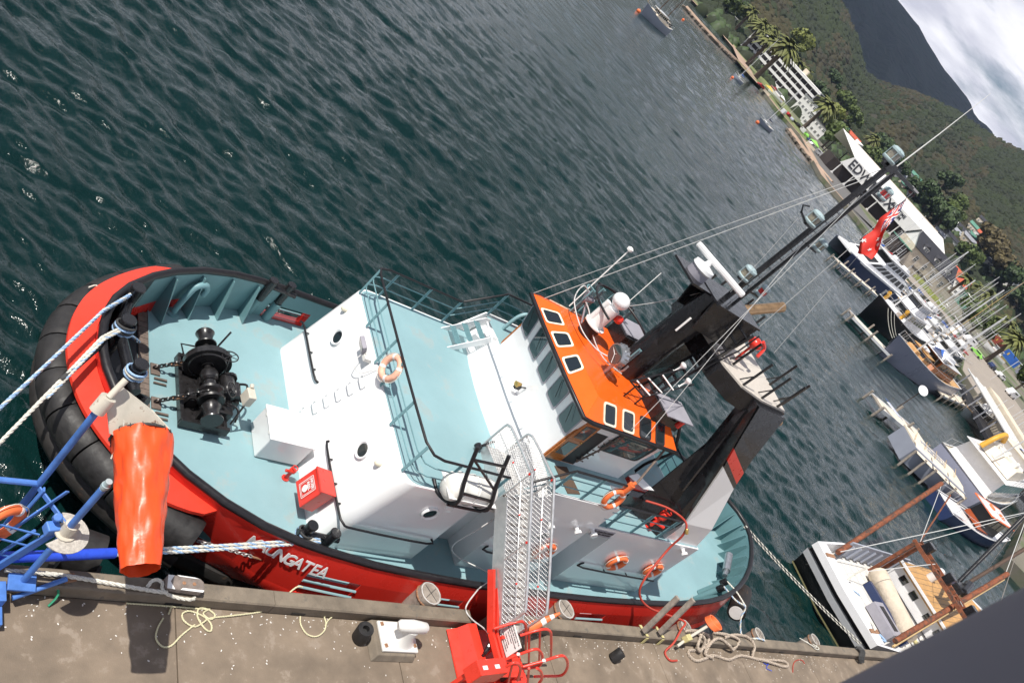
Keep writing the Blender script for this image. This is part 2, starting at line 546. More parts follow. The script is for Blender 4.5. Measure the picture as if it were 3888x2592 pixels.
# ------------------------------------------------------------------ quay
mat('concrete', (0.195, 0.152, 0.112), 0.85, var=0.30, scale=1.1, det=9, spot=(0.265, 0.215, 0.168), spot_amt=0.56, spot_scale=2.2, bump=0.5, bscale=45, bdist=0.01)
mat('concrete_kerb', (0.185, 0.152, 0.115), 0.85, var=0.28, scale=2.2, det=9, spot=(0.13, 0.115, 0.095), spot_amt=0.57, spot_scale=2.5, bump=0.6, bscale=30, bdist=0.012)
mat('concrete_dark', (0.10, 0.088, 0.074), 0.9, var=0.3, scale=2.0, bump=0.5, bscale=20)
KO, KI, KZ, QZ = 7.95, 7.60, 2.50, 2.20
quay = thing('quay', 'concrete wharf deck with raised kerb beam along the water', 'quay', (0, 0, 0))
del quay['label'], quay['category']
quay['kind'] = 'structure'
joints = [-12, -4.5, 1.5, 7.45, 12.6, 17.8, 23.0, 28.2, 33.6, 39, 45, 52, 60, 70]
for i in range(len(joints) - 1):          # deck slabs with open joints
    a, b_ = joints[i] + 0.012, joints[i + 1] - 0.012
    mb = MB(); mb.box(((a + b_) / 2, -6.2, QZ - 0.2), (b_ - a, 27.6 - 0.02, 0.4))
    mb.build('slab', 'concrete', quay, bevel=0.008)
mb = MB(); mb.box((29, -6.25, QZ - 0.75), (82, 27.5, 0.65))
mb.build('deck_beam', 'concrete_dark', quay)
kj = [-12, -3, 3.2, 9.4, 14.92, 15.75, 22.0, 27.5, 34.0, 40, 48, 58, 70]
for i in range(len(kj) - 1):
    a, b_ = kj[i] + 0.006, kj[i + 1] - 0.006
    if kj[i] == 14.92:
        continue                              # gap where the gangway stand sits
    mb = MB()
    c = 0.03
    prof = [(KI, QZ + 0.004), (KI, KZ - c), (KI + c, KZ), (KO - c, KZ), (KO, KZ - c), (KO, QZ - 0.9), (KI + 0.02, QZ - 0.9)]
    mb.loft([[(a, y, z) for y, z in prof], [(b_, y, z) for y, z in prof]])
    mb.build('kerb', 'concrete_kerb', quay)
for i in range(14):                       # scupper slots under the kerb
    x = 1.2 + i * 3.05 + rnd.uniform(-0.3, 0.3)
    mb = MB(); mb.box((x, KI - 0.004, QZ + 0.05), (0.32, 0.02, 0.075))
    mb.build('scupper', 'print_black', quay)

# ------------------------------------------------------------------ timber fender piles
def pile(x, y, top, lab, r=0.21, band=True, lean=(0, 0)):
    t = thing('fender_pile', lab, 'pile', (x, y, -1.2), 'timber fender piles along the wharf edge')
    mb = MB()
    n = 12
    rings = []
    for k, z in enumerate((-1.2, 0.5, 1.8, top - 0.02, top)):
        rr = r * (1 + 0.03 * sin(k * 2.1)) * (0.97 if k == 4 else 1)
        f = (z + 1.2) / (top + 1.2)
        rings.append([(x + lean[0] * f + rr * cos(2 * pi * i / n) * (1 + 0.04 * sin(i * 3)), y + lean[1] * f + rr * sin(2 * pi * i / n), z) for i in range(n)])
    mb.loft(rings)
    mb.build('shaft', 'wood_grey', t, smooth=50)
    if band:
        mb = MB(); mb.torus((x + lean[0], y + lean[1], top - 0.16), r * 1.0, 0.025, (0, 0, 1), 16, 6)
        mb.build('iron_band', 'chain_rust', t, smooth=60)
    mb = MB(); mb.torus((x + lean[0], y + lean[1], top - 0.012), r * 0.9, 0.018, (0, 0, 1), 16, 5)
    mb.build('cap_ring', 'cable_grey', t, smooth=60)
    mb = MB(); mb.box((x + lean[0], y + lean[1], top + 0.003), (r * 1.5, 0.012, 0.008), rz=0.6); mb.box((x + lean[0], y + lean[1], top + 0.003), (0.012, r * 1.5, 0.008), rz=0.5)
    mb.build('split', 'print_black', t)
    return t
pile(13.7, 8.24, 2.56, 'grey timber fender pile with iron band, behind the white mooring bollard', 0.31)
pile(18.75, 8.24, 2.56, 'grey timber fender pile behind the traffic cone', 0.31)
pile(25.0, 8.14, 2.45, 'grey timber fender pile behind the two leaning planks', 0.26)
pile(30.0, 8.16, 2.45, 'brown timber fender pile standing between the tug stern and trawler bow', 0.27)
pile(34.7, 8.18, 2.45, 'brown timber fender pile with a blue line, nearest the trawler hull', 0.27)

# white shell bits along the kerb, their colour also standing for wet sparkle
mat('shell', (0.75, 0.72, 0.68), .5, var=0)
mb = MB()
for k in range(520):
    x = rnd.uniform(3, 36); y = KI - .03 - abs(rnd.gauss(0, .35)) if rnd.random() < .75 else rnd.uniform(5.2, 7.5)
    s_ = rnd.uniform(.006, .02); a = rnd.uniform(0, 6)
    mb.box((x, y, QZ + .006), (s_ * 2, s_, .008), rz=a)
mb.build('shell_sparkle', 'shell', kind='stuff')
# ------------------------------------------------------------------ the tug
CY = 12.95
tug = thing('tugboat', 'red and white harbour tug with orange wheelhouse roof moored bow left at the wharf', 'tugboat', (19, CY, 0))
HB = [(5.57, 0.0), (5.60, .42), (5.68, .82), (5.86, 1.32), (6.2, 1.87), (6.77, 2.5), (7.35, 2.98), (8.16, 3.47), (9.07, 3.84), (9.9, 4.05), (10.6, 4.16),
      (11.3, 4.23), (12.0, 4.3), (13.0, 4.36), (13.9, 4.4), (15.2, 4.43), (16.4, 4.43), (17.6, 4.43), (18.7, 4.42), (19.9, 4.40), (21.2, 4.36), (22.3, 4.31), (23.2, 4.27), (24.4, 4.2), (25.8, 4.08), (26.8, 3.95), (27.8, 3.75), (28.65, 3.5),
      (29.5, 3.15), (30.25, 2.75), (31.0, 2.25), (31.6, 1.72), (32.1, 1.15), (32.45, .6), (32.6, 0.0)]
def zrail(x):
    return float(np.interp(x, [5, 8, 12, 16, 24, 28, 33], [3.12, 2.95, 2.68, 2.6, 2.6, 2.75, 2.95]))
LOOP = [(x, -h) for x, h in HB] + [(x, h) for x, h in HB[-2:0:-1]]      # port first, then starboard
def lev(sx, sy, off=0.0):
    """hull outline scaled about midships and offset outward"""
    out = []
    n = len(LOOP)
    for i, (x, h) in enumerate(LOOP):
        x0, h0 = LOOP[i - 1]; x1, h1 = LOOP[(i + 1) % n]
        tx, ty = x1 - x0, h1 - h0
        l = hypot(tx, ty)
        nx, ny = -ty / l, tx / l                   # outward for this winding
        nx, ny = -nx, -ny
        if nx * (x - 19) / 10 + ny * h < 0:
            nx, ny = -nx, -ny
        out.append((19 + (x - 19) * sx + nx * off, CY + h * sy + ny * off))
    return out
def bulge(sx, sy, b_):
    """scaled outline, sides swelling outward by b_ metres abaft the bow"""
    p0, p1 = lev(sx, sy), lev(1, 1, b_)
    out = []
    for (x, h), a_, c_ in zip(LOOP, p0, p1):
        f = max(0, min(1, (x - 8.2) / 2.6)) 
        f = f * f * (3 - 2 * f)
        out.append((a_[0] + (c_[0] - a_[0]) * f, a_[1] + (c_[1] - a_[1]) * f))
    return out
outer_bot, outer_wl, outer_mid, outer_rail = lev(.93, .80), lev(.965, .925), bulge(.985, .965, .27), lev(1, 1)
NL = len(LOOP)
DECK = 1.6
# hull below the deck
mb = MB()
mb.loft([[(x, y, -1.5) for x, y in outer_bot], [(x, y, 0.0) for x, y in outer_wl], [(x, y, 0.62) for x, y in lev(.975, .945)]], capa=True, capb=False)
mb.build('hull_bottom', 'antifoul', tug, smooth=40)
# red topsides; freeing ports left open
ports = {11: 'a', 12: 'a', 15: 'b', 17: 'b', 19: 'c', 22: 'd'}
open_x = [(11.65, 12.95), (15.25, 16.15), (18.45, 19.55), (20.5, 21.0)]
mb = MB()
rings = [[(x, y, z) for x, y in l] for l, z in ((lev(.975, .945), 0.62), (bulge(.982, .955, .36), 1.3), (outer_mid, 1.52))]
mb.loft(rings, cap=False)
l2 = bulge(.992, .982, .15)
ringA = [(x, y, 1.52) for x, y in outer_mid]
ringB = [(x, y, 2.14) for x, y in l2]
ringC = [(x, y, zrail(x) - 0.02) for x, y in outer_rail]
holes = []
for i in range(NL):
    j = (i + 1) % NL
    xm = (LOOP[i][0] + LOOP[j][0]) / 2
    port_side = LOOP[i][1] + LOOP[j][1] < 0
    if any(a < xm < b_ for a, b_ in [(10.6, 12.0), (13.9, 15.2), (19.9, 21.2)]) :
        holes.append((i, j))
    else:
        mb.add([ringA[i], ringA[j], ringB[j], ringB[i]], [(0, 1, 2, 3)])
mb.loft([ringB, ringC], cap=False)
mb.build('hull_side', 'hull_red', tug, smooth=40)
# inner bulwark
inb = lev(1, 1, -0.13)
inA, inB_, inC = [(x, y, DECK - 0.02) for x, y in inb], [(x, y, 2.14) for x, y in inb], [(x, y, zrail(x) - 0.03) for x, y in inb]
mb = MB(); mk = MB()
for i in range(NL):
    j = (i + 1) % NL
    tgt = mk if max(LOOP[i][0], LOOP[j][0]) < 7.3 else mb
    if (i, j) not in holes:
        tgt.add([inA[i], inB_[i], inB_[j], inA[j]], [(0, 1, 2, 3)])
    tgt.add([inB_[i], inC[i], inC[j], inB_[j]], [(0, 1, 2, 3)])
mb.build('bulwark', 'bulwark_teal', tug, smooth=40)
mk.build('bow_bulwark', 'black_deck', tug, smooth=40)
# freeing port lips and bars (holes grouped in runs)
for i, j in holes:
    a0, a1, b0, b1 = ringA[i], ringA[j], inb[i], inb[j]
    t0, t1 = ringB[i], ringB[j]
    mb = MB()
    for k, f in enumerate((0.30, 0.62)):
        z = 0
        p0 = Vector(a0).lerp(Vector(t0), f); p1 = Vector(a1).lerp(Vector(t1), f)
        mb.tube([p0, p1], 0.034, 6)
    mb.build('freeing_bar', 'deck_blue', tug, smooth=60)
    mb = MB()
    mb.face([t0, t1, (b1[0], b1[1], 2.14), (b0[0], b0[1], 2.14)])
    mb.face([a0, a1, (b1[0], b1[1], 1.62), (b0[0], b0[1], 1.62)])
    for e, q in (((i - 1) % NL, i), (j, (j + 1) % NL)):
        if (e, q) not in holes:
            s_ = i if q == i else j
            mb.face([ringA[s_], ringB[s_], (inb[s_][0], inb[s_][1], 2.14), (inb[s_][0], inb[s_][1], 1.62)])
    mb.build('freeing_lip', 'hull_red', tug)
# black cap rail
mb = MB()
for off, dz in ((0, 0),):
    cap = lev(1, 1, -0.06)
    mb.tube([(x, y, zrail(x)) for x, y in cap], 0.095, 10, closed=True)
mb.build('cap_rail', 'rail_black', tug, smooth=60)
# rubbing belt low on the side
mb = MB()
bl = lev(.978, .95)
prof = [(0.0, 0.88), (0.16, 0.84), (0.2, 0.74), (0.2, 0.58), (0.1, 0.5), (0.0, 0.48)]
outs = [lev(.978, .95, p[0] - 0.02) for p in prof]
rings = []
for i in list(range(NL)) + [0]:
    rings.append([(outs[k][i][0], outs[k][i][1], prof[k][1]) for k in range(len(prof))])
mb.loft(rings, cap=False, closed=True)
mb.build('rubbing_belt', 'belt', tug, smooth=40)
# decks
mb = MB()
ins = lev(1, 1, -0.12)
mb.face([(x, y, DECK) for x, y in reversed(ins)])
mb.build('main_deck', 'deck_blue', tug)
mb = MB()
bowpoly = [p for p in ins if p[0] < 7.05]
bowpoly = sorted(bowpoly, key=lambda p: p[1])
bowpoly = [(7.09, 12.95 - 2.62)] + bowpoly + [(7.09, 12.95 + 2.62)]
mb.face([(x, y, DECK + 0.006) for x, y in reversed(bowpoly)])
mb.build('bow_deck', 'black_deck', tug)
for k in range(31):                                  # timber slats behind the bow deck
    y = 10.25 + k * 0.176
    mb = MB(); mb.box((7.215, y, DECK + 0.03), (0.24, 0.164, 0.05), rz=rnd.uniform(-.01, .01))
    mb.build('slat', 'slat_wood', tug)
mb = MB(); mb.box((7.345, CY, DECK + 0.035), (0.02, 5.5, 0.07)); mb.build('slat_edge', 'deck_blue', tug)
# bulwark brackets
nb = 0
for i in range(NL):
    x, h = LOOP[i]
    if x < 7.3 or (h < 0 and x < 25) or 10.5 < x < 12.2 or 13.5 < x < 15.4 or 19.7 < x < 21.4:
        continue
    bx, by = inb[i]
    cxv, cyv = lev(1, 1, -0.62)[i]
    mb = MB()
    zt = zrail(x) - 0.12
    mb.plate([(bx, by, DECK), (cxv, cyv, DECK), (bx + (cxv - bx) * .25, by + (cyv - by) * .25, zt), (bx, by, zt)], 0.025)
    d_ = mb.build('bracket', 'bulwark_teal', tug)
    nb += 1
# ---- bow fender: black rubber segments under a red shelf
def bow_path(off, x_end=8.35, sx=1.0, sy=1.0):
    n = [p for p in lev(sx, sy, off)]
    m = len(HB)
    port = [n[i] for i in range(m) if HB[i][0] <= x_end + 0.9]
    stb = [n[NL - i] for i in range(1, m) if HB[i][0] <= x_end + 0.9]
    pts = stb[::-1] + port
    return pts
fp = bow_path(0.36, 7.4)
fp = [(p.x, p.y) for p in sub([(a, b_, 0) for a, b_ in fp], 6)]
# arc length
cum = [0.0]
for i in range(1, len(fp)):
    cum.append(cum[-1] + hypot(fp[i][0] - fp[i - 1][0], fp[i][1] - fp[i - 1][1]))
TOT = cum[-1]
def at_s(s):
    s = min(max(s, 0), TOT)
    return float(np.interp(s, cum, [p[0] for p in fp])), float(np.interp(s, cum, [p[1] for p in fp]))
NSEG = 11
for k in range(NSEG):
    s0, s1 = TOT * k / NSEG + 0.015, TOT * (k + 1) / NSEG - 0.015
    mb = MB()
    pts, rr = [], []
    for q in range(11):
        t = q / 10
        s = s0 + (s1 - s0) * t
        x, y = at_s(s)
        z = 2.02 + 0.02 * sin(k)
        e = min(t, 1 - t) * 10
        rr.append(0.44 * (0.955 if e < 0.5 else 1.0))
        pts.append((x, y, z))
    mb.tube(pts, 0.44, 18, rr=rr)
    mb.build('fender_segment', 'rubber', tug, smooth=50)
mb = MB()
pts = [(*at_s(TOT * q / 30), 1.35) for q in range(31)]
mb.tube(pts, 0.30, 10)
mb.build('lower_fender', 'belt', tug, smooth=60)
mb = MB()
inn, out_ = bow_path(-0.03, 7.4), bow_path(0.46, 7.4)
inn = sub([(a, b_, 0) for a, b_ in inn], 4); out_ = sub([(a, b_, 0) for a, b_ in out_], 4)
n = len(inn)
top, bot = [], []
for i in range(n):
    f = min(i, n - 1 - i) / (n - 1)
    w = min(1, (f / 0.07)) ** 0.6 if f < 0.07 else 1
    w = max(w, 0.02)
    p = inn[i].lerp(out_[i], w)
    zi = zrail(inn[i].x) - 0.28
    top.append(((inn[i].x, inn[i].y, zi), (p.x, p.y, zi - 0.13 * w)))
rings = []
for a, b_ in top:
    rings.append([a, b_, (b_[0], b_[1], b_[2] - 0.09), (a[0], a[1], a[2] - 0.09)])
mb.loft(rings)
mb.build('fender_shelf', 'plate_red', tug, smooth=30)
# chains holding the fender ends
def chain(mb, p0, p1, link=0.11, r=0.016, sag=0.0):
    p0, p1 = vec(p0), vec(p1)
    n = max(2, int((p1 - p0).length / (link * 0.72)))
    d = (p1 - p0).normalized()
    s1 = d.cross(Vector((0, 0, 1)))
    s1 = s1.normalized() if s1.length > .01 else Vector((1, 0, 0))
    s2 = d.cross(s1)
    for i in range(n):
        t = (i + .5) / n
        c = p0.lerp(p1, t) - Vector((0, 0, sag * 4 * t * (1 - t)))
        s_ = s1 if i % 2 else s2
        pts = [c + d * (link * .5 * cos(a)) + s_ * (link * .3 * sin(a)) for a in [2 * pi * q / 8 for q in range(8)]]
        mb.tube(pts, r, 5, closed=True)
    return mb
px, py = at_s(TOT - 0.05)
mb = MB(); chain(mb, (px + .1, py - .05, 2.05), (9.35, 9.0, 1.95)); mb.build('fender_chain', 'chain_steel', tug, smooth=60)
mb = MB(); mb.tube([(9.35, 9.0, 1.95), (10.0, 8.92, 1.9)], 0.025, 6); mb.build('fender_rod', 'chain_rust', tug)
px, py = at_s(TOT * 0.80)
mb = MB(); chain(mb, (px - .1, py - .42, 2.2), (px + .55, py + .1, 2.55)); mb.build('fender_chain', 'chain_steel', tug, smooth=60)
px, py = at_s(TOT * 0.30)
mb = MB(); mb.tube(sub([(px - .2, py + .1, 2.48), (px - .05, py + .2, 2.52), (px + .05, py + .05, 2.56), (px + .22, py + .02, 2.62)], 4), 0.02, 5); mb.build('lashing', 'rope_white', tug)

# ---- lettering on flat print
def text_mesh(name, body, size, M, matname, parent, extrude=0.004, bold=False):
    cu = bpy.data.curves.new(name, 'FONT')
    cu.body, cu.size, cu.extrude = body, size, extrude
    cu.align_x, cu.align_y = 'CENTER', 'CENTER'
    cu.resolution_u = 3
    if bold:
        cu.offset = size * 0.022
    tmp = bpy.data.objects.new(name + '_tmp', cu)
    COL.objects.link(tmp)
    dg = bpy.context.evaluated_depsgraph_get()
    me = bpy.data.meshes.new_from_object(tmp.evaluated_get(dg))
    bpy.data.objects.remove(tmp)
    bpy.data.curves.remove(cu)
    me.name = name
    me.transform(M)
    if parent is not None:
        me.transform(Matrix.Translation(-wloc(parent)))
    me.materials.clear()
    me.materials.append(MATS[matname])
    o = bpy.data.objects.new(name, me)
    COL.objects.link(o)
    o.parent = parent
    return o
def frame(c, xdir, ydir):
    x = vec(xdir).normalized(); y = vec(ydir); y = (y - x * y.dot(x)).normalized(); z = x.cross(y)
    return Matrix(((x.x, y.x, z.x, c[0]), (x.y, y.y, z.y, c[1]), (x.z, y.z, z.z, c[2]), (0, 0, 0, 1)))
def hull_pt(x, z):
    f = float(np.interp(x, [a for a, _ in HB], [h for _, h in HB]))
    i_ = [j for j in range(len(HB) - 1) if HB[j][0] <= x <= HB[j + 1][0]][0]
    q_ = (x - HB[i_][0]) / (HB[i_ + 1][0] - HB[i_][0])
    yb = l2[i_][1] + (l2[i_ + 1][1] - l2[i_][1]) * q_
    return Vector((x, yb + (CY - f - yb) * (z - 2.14) / (zrail(x) - 2.14), z))
word = 'MAUNGATEA'
for i, ch in enumerate(word):
    x = 9.14 + i * 0.215
    zc = 2.40 - i * .016
    p = hull_pt(x, zc); q = hull_pt(x + .1, zc - .007); u = hull_pt(x, zc + .3)
    M = frame(p, q - p, u - p)
    M = M @ Matrix.Translation((0, 0, .045)) if M.col[2][1] < 0 else M @ Matrix.Translation((0, 0, -.045))
    text_mesh('letter', ch, 0.44, M @ Matrix.Diagonal((0.84, 1, 1, 1)), 'print_white', tug, bold=True)

# ---- bitts
def bitt_post(mb, x, y, z0, z1, r=0.15):
    mb.lathe((x, y, 0), (0, 0, 1), [(z0, r), (z1 - .06, r), (z1 - .06, r * 1.06), (z1 - .015, r * 1.06), (z1, r * .96)], 16)
mb = MB()
for x, y in ((6.27, 14.42), (6.05, 13.35), (6.3, 12.2)):
    bitt_post(mb, x, y, DECK, 3.42)
mb.tube([(6.32, 14.85, 2.95), (6.05, 13.35, 2.95), (6.36, 11.8, 2.95)], 0.12, 12)
mb.tube([(6.3, 12.2, 2.0), (6.65, 12.1, 2.5), (6.8, 11.95, 2.6)], 0.11, 10)
mb.build('bow_bitts', 'tug_black', tug, smooth=45)
for nm, px_, s in (('port_bitts', 9.22, -1), ('starboard_bitts', 16.95, 1)):
    mb = MB()
    for x in (10.22, 10.8):
        yy = px_ + (-.05 if x > 10.5 else .05) * (1 if s < 0 else -1)
        bitt_post(mb, x, yy, 2.25, 3.05, 0.125)
    mb.tube([(10.0, px_ + .02, 2.75), (11.05, px_ - .04, 2.75)], 0.075, 10)
    mb.build(nm, 'tug_black', tug, smooth=45)
    mb = MB()
    for x in (10.22, 10.8):
        mb.cyl((x, px_, DECK), (x, px_, 2.27), 0.13, n=12)
    mb.build('bitt_foot', 'bulwark_teal', tug, smooth=45)
# goose-neck vent inside the starboard bow
mb = MB()
mb.tube(sub([(8.0, 15.95, DECK), (8.05, 16.0, 2.25), (8.15, 16.1, 2.55), (8.38, 16.2, 2.62), (8.5, 16.25, 2.45), (8.5, 16.25, 2.25)], 4), 0.085, 12)
mb.cyl((8.0, 15.95, DECK), (8.0, 15.95, DECK + .05), 0.17, n=12)
mb.build('goose_neck_vent', 'rail_teal', tug, smooth=50)

# ---- anchor windlass
win = bpy.data.objects.new('windlass', None); COL.objects.link(win); win.parent = tug
win.location = Vector((8.6, 13.3, DECK)) - Vector((19, CY, 0))
W = lambda: MB()
mb = MB()
mb.box((8.55, 13.32, 1.70), (1.05, 2.0, 0.14))
for y in (12.34, 14.3):
    mb.box((8.55, y, 1.79), (1.2, 0.1, 0.24))
for x in (7.98, 8.5, 9.05):
    mb.box((x, 13.32, 1.80), (0.09, 1.95, 0.18))
mb.box((8.95, 13.05, 1.95), (0.35, 0.9, 0.35)); mb.box((8.2, 13.0, 1.9), (0.25, 0.35, 0.3))
mb.build('bed_frame', 'winch_black', win, bevel=0.012)
mb = MB()
mb.cyl((8.45, 12.15, 2.3), (8.45, 14.75, 2.3), 0.075, n=14)
mb.build('shaft', 'winch_black', win, smooth=50)
for y0, y1 in ((14.42, 14.85), (12.12, 12.5)):
    mb = MB()
    mb.lathe((8.45, y0, 2.3), (0, 1, 0), [(0, .25), (.03, .26), (.05, .2), (.15, .17), (.3, .18), (.38, .22), (.4, .23), (.43, .21), (.435, .1)], 18)
    mb.build('warping_drum', 'winch_black', win, smooth=40)
mb = MB()                                             # big gear wheel with spokes
mb.lathe((8.45, 13.78, 2.3), (0, 1, 0), [(0, .40), (0, .56), (.16, .56), (.16, .40)], 30)
mb.torus((8.45, 13.79, 2.3), .42, .035, (0, 1, 0), 30, 6); mb.cyl((8.45, 13.74, 2.3), (8.45, 13.98, 2.3), .14, n=16)
for k in range(6):
    a = k * pi / 3 + .2
    mb.bar((8.45, 13.86, 2.3), (8.45 + .45 * cos(a), 13.86, 2.3 + .45 * sin(a)), 0.1, 0.06, (0, 1, 0))
mb.build('gear_wheel', 'winch_black', win, smooth=40)
mb = MB()
mb.lathe((8.47, 12.68, 2.3), (0, 1, 0), [(0, .3), (.05, .32), (.09, .2), (.2, .18), (.26, .3), (.31, .32), (.36, .24)], 18)
mb.build('chain_wheel', 'winch_black', win, smooth=40)
mb = MB()
mb.lathe((8.47, 13.3, 2.3), (0, 1, 0), [(0, .14), (.05, .2), (.2, .22), (.3, .18), (.34, .12)], 14)
mb.build('clutch', 'winch_black', win, smooth=40)
for y in (13.2, 14.2, 12.58):
    mb = MB(); mb.box((8.47, y, 2.05), (0.26, 0.12, 0.6)); mb.cyl((8.47, y - .07, 2.3), (8.47, y + .07, 2.3), .15, n=14)
    mb.build('bearing_block', 'winch_black', win, smooth=40, bevel=0.01)
mb = MB()                                             # motor and gearbox
mb.cyl((8.95, 13.0, 2.28), (8.95, 13.55, 2.28), .17, n=16); mb.cyl((9.2, 13.05, 2.2), (9.2, 13.5, 2.2), .13, n=14)
mb.box((9.05, 13.25, 2.0), (0.5, 0.55, 0.3)); mb.cyl((9.0, 13.55, 2.28), (9.0, 13.62, 2.28), .2, n=12)
mb.tube(sub([(9.25, 13.5, 2.25), (9.4, 13.4, 2.4), (9.4, 13.2, 2.3), (9.3, 13.0, 2.2)], 4), .03, 6)
mb.tube(sub([(8.75, 12.9, 2.1), (9.0, 12.8, 2.25), (9.25, 12.75, 2.15), (9.3, 12.6, 1.9)], 4), .025, 6)
mb.build('motor', 'winch_black', win, smooth=40)
for c, ax, R in (((8.72, 13.72, 2.86), (-.25, .15, 1), .19), ((8.82, 12.92, 2.62), (.45, -.2, .8), .19)):
    mb = MB(); mb.torus(c, R, .016, ax, 22, 6)
    axv = vec(ax).normalized(); u = axv.cross(Vector((0, 0, 1)) if abs(axv.z) < .9 else Vector((1, 0, 0))).normalized(); w_ = axv.cross(u)
    for k in range(6):
        a = k * pi / 3
        mb.tube([vec(c), vec(c) + (u * cos(a) + w_ * sin(a)) * R], .010, 5)
    mb.tube([vec(c), vec(c) - axv * .55], .018, 6); mb.cyl(vec(c) - axv * .03, vec(c) + axv * .03, .04)
    mb.build('hand_wheel', 'winch_black', win, smooth=50)
for pts_ in ([(8.62, 14.28, 2.3), (8.75, 14.45, 2.95)], [(9.2, 12.55, 1.85), (9.26, 12.75, 2.55)], [(8.1, 14.2, 1.9), (7.95, 14.5, 2.05), (8.3, 14.5, 2.1)]):
    mb = MB(); mb.tube(pts_, .025, 6); mb.build('brake_lever', 'winch_black', win, smooth=50)
mb = MB(); mb.box((9.28, 12.86, 2.58), (0.2, 0.32, 0.34), rz=.1); mb.cyl((9.28, 13.0, 2.76), (9.28, 13.1, 2.78), .05)
mb.build('control_box', 'cream_rust', win, bevel=0.015)
for yy in (13.86, 12.84):
    mb = MB(); chain(mb, (7.45, yy, 1.68), (8.35, yy - .02, 2.5), .15, .022); mb.build('anchor_chain', 'winch_black', win, smooth=60)
    mb = MB(); mb.box((7.85, yy + .01, 1.98), (0.26, 0.1, 0.06), M=Matrix.Rotation(-.65, 3, 'Y')); mb.build('chain_stopper', 'chain_rust', win, bevel=.01)
    mb = MB(); mb.box((7.5, yy, DECK + .02), (0.22, 0.34, 0.04)); mb.box((7.62, yy - .28, DECK + .03), (0.3, 0.05, .05)); mb.box((7.6, yy - .42, DECK + .03), (0.3, 0.04, .05))
    mb.build('chain_pipe', 'slat_wood', win)
# ------------------------------------------------------------------ deckhouse
YP, YS = 9.75, 16.15
DT = 4.45
def rake(x, z):
    return x + (0.62 * (z - DECK) / (DT - DECK) if x < 12.3 else 0)
def corner(cx, cy, r, a0, a1, n=6):
    return [(cx + r * cos(a0 + (a1 - a0) * i / n), cy + r * sin(a0 + (a1 - a0) * i / n)) for i in range(n + 1)]
r = 0.38
front = corner(11.15 + r, YS - r, r, pi / 2, pi) + corner(11.15 + r, YP + r, r, pi, 3 * pi / 2)
nich = [(14.25, YP), (14.25, 10.55), (15.8, 10.55), (15.8, YP), (18.72, YP), (18.72, 10.5), (19.85, 10.5), (19.85, YP)]
aft = [(24.15, YP), (24.15, YS)]
low = front + nich + aft
upp = front + aft
NT = 4.12
mb = MB()
mb.loft([[(rake(x, DECK), y, DECK) for x, y in low], [(rake(x, NT), y, NT) for x, y in low]], capa=False, capb=True)
rr_ = [[(rake(x, z) + (dx_ if x < 12.3 else 0), y, z) for x, y in upp] for z, dx_ in ((NT, 0), (DT - .06, 0), (DT - .02, .012), (DT, .04))]
mb.loft(rr_, capa=True, capb=False)
mb.build('deckhouse', 'white_paint', tug, smooth=35)
rim = [(rake(x, DT) + (.04 if x < 12.3 else 0), y) for x, y in upp]
mb = MB(); mb.face([(x, y, DT) for x, y in rim]); mb.build('deckhouse_rim', 'white_paint', tug)
cxr, cyr = 18, CY
mb = MB(); mb.face([(cxr + (x - cxr) * .993, cyr + (y - cyr) * .985, DT + .006) for x, y in rim]); mb.build('boat_deck', 'deck_blue', tug)
# niche doors
for x0, x1, yb in ((14.5, 15.3, 10.55), (18.9, 19.6, 10.5)):
    d = MB(); d.box(((x0 + x1) / 2, yb - .03, 2.75), (x1 - x0, .05, 1.85)); dd = d.build('steel_door', 'white_paint', tug, bevel=.02)
    d = MB(); d.tube([(x0 + .1, yb - .08, 2.4), (x0 + .1, yb - .11, 2.7), (x0 + .1, yb - .08, 3.0)], .018, 6); d.build('door_handle', 'rail_black', dd, smooth=60)
# stanchion-shaped grab rails
def grab(pts, r_=.03, m='rail_black', stubs=(), nrm=(0, -1, 0), d=.1, name='grab_rail'):
    mb = MB(); mb.tube(sub(pts, 3), r_, 8)
    for p in stubs:
        mb.tube([p, vec(p) - vec(nrm) * d], r_ * .7, 6)
    return mb.build(name, m, tug, smooth=60)
zf = 2.66
def fx(z): return rake(11.15, z) - .1
def fpt(y, z): return (fx(z), y, z)
grab([fpt(16.2, 2.55), fpt(15.9, 2.64), fpt(14.2, 2.66), (fx(2.66) + .1, 13.95, 2.66)], stubs=[fpt(y, 2.65) for y in (15.7, 15.0, 14.4)], nrm=(-1, 0, 0))
grab([(fx(2.66) + .1, 12.05, 2.66), fpt(11.85, 2.66), fpt(10.2, 2.66), (11.35, 9.72, 2.66), (11.75, 9.64, 2.62), (14.0, 9.64, 2.52), (14.12, 9.74, 2.6)],
     stubs=[fpt(y, 2.66) for y in (11.5, 10.8, 10.25)] , nrm=(-1, 0, 0))
for xs in ((16.05, 18.5), (20.15, 24.0)):
    grab([(xs[0], 9.74, 2.72), (xs[0] + .04, 9.64, 2.6), (xs[1], 9.64, 2.52)], stubs=[(xs[0] + (xs[1] - xs[0]) * t, 9.64, 2.56) for t in (.3, .6, .9)])
grab([(15.2, 10.53, 2.9), (15.22, 10.45, 3.0), (15.22, 10.45, 3.5), (15.2, 10.53, 3.6)], .022)
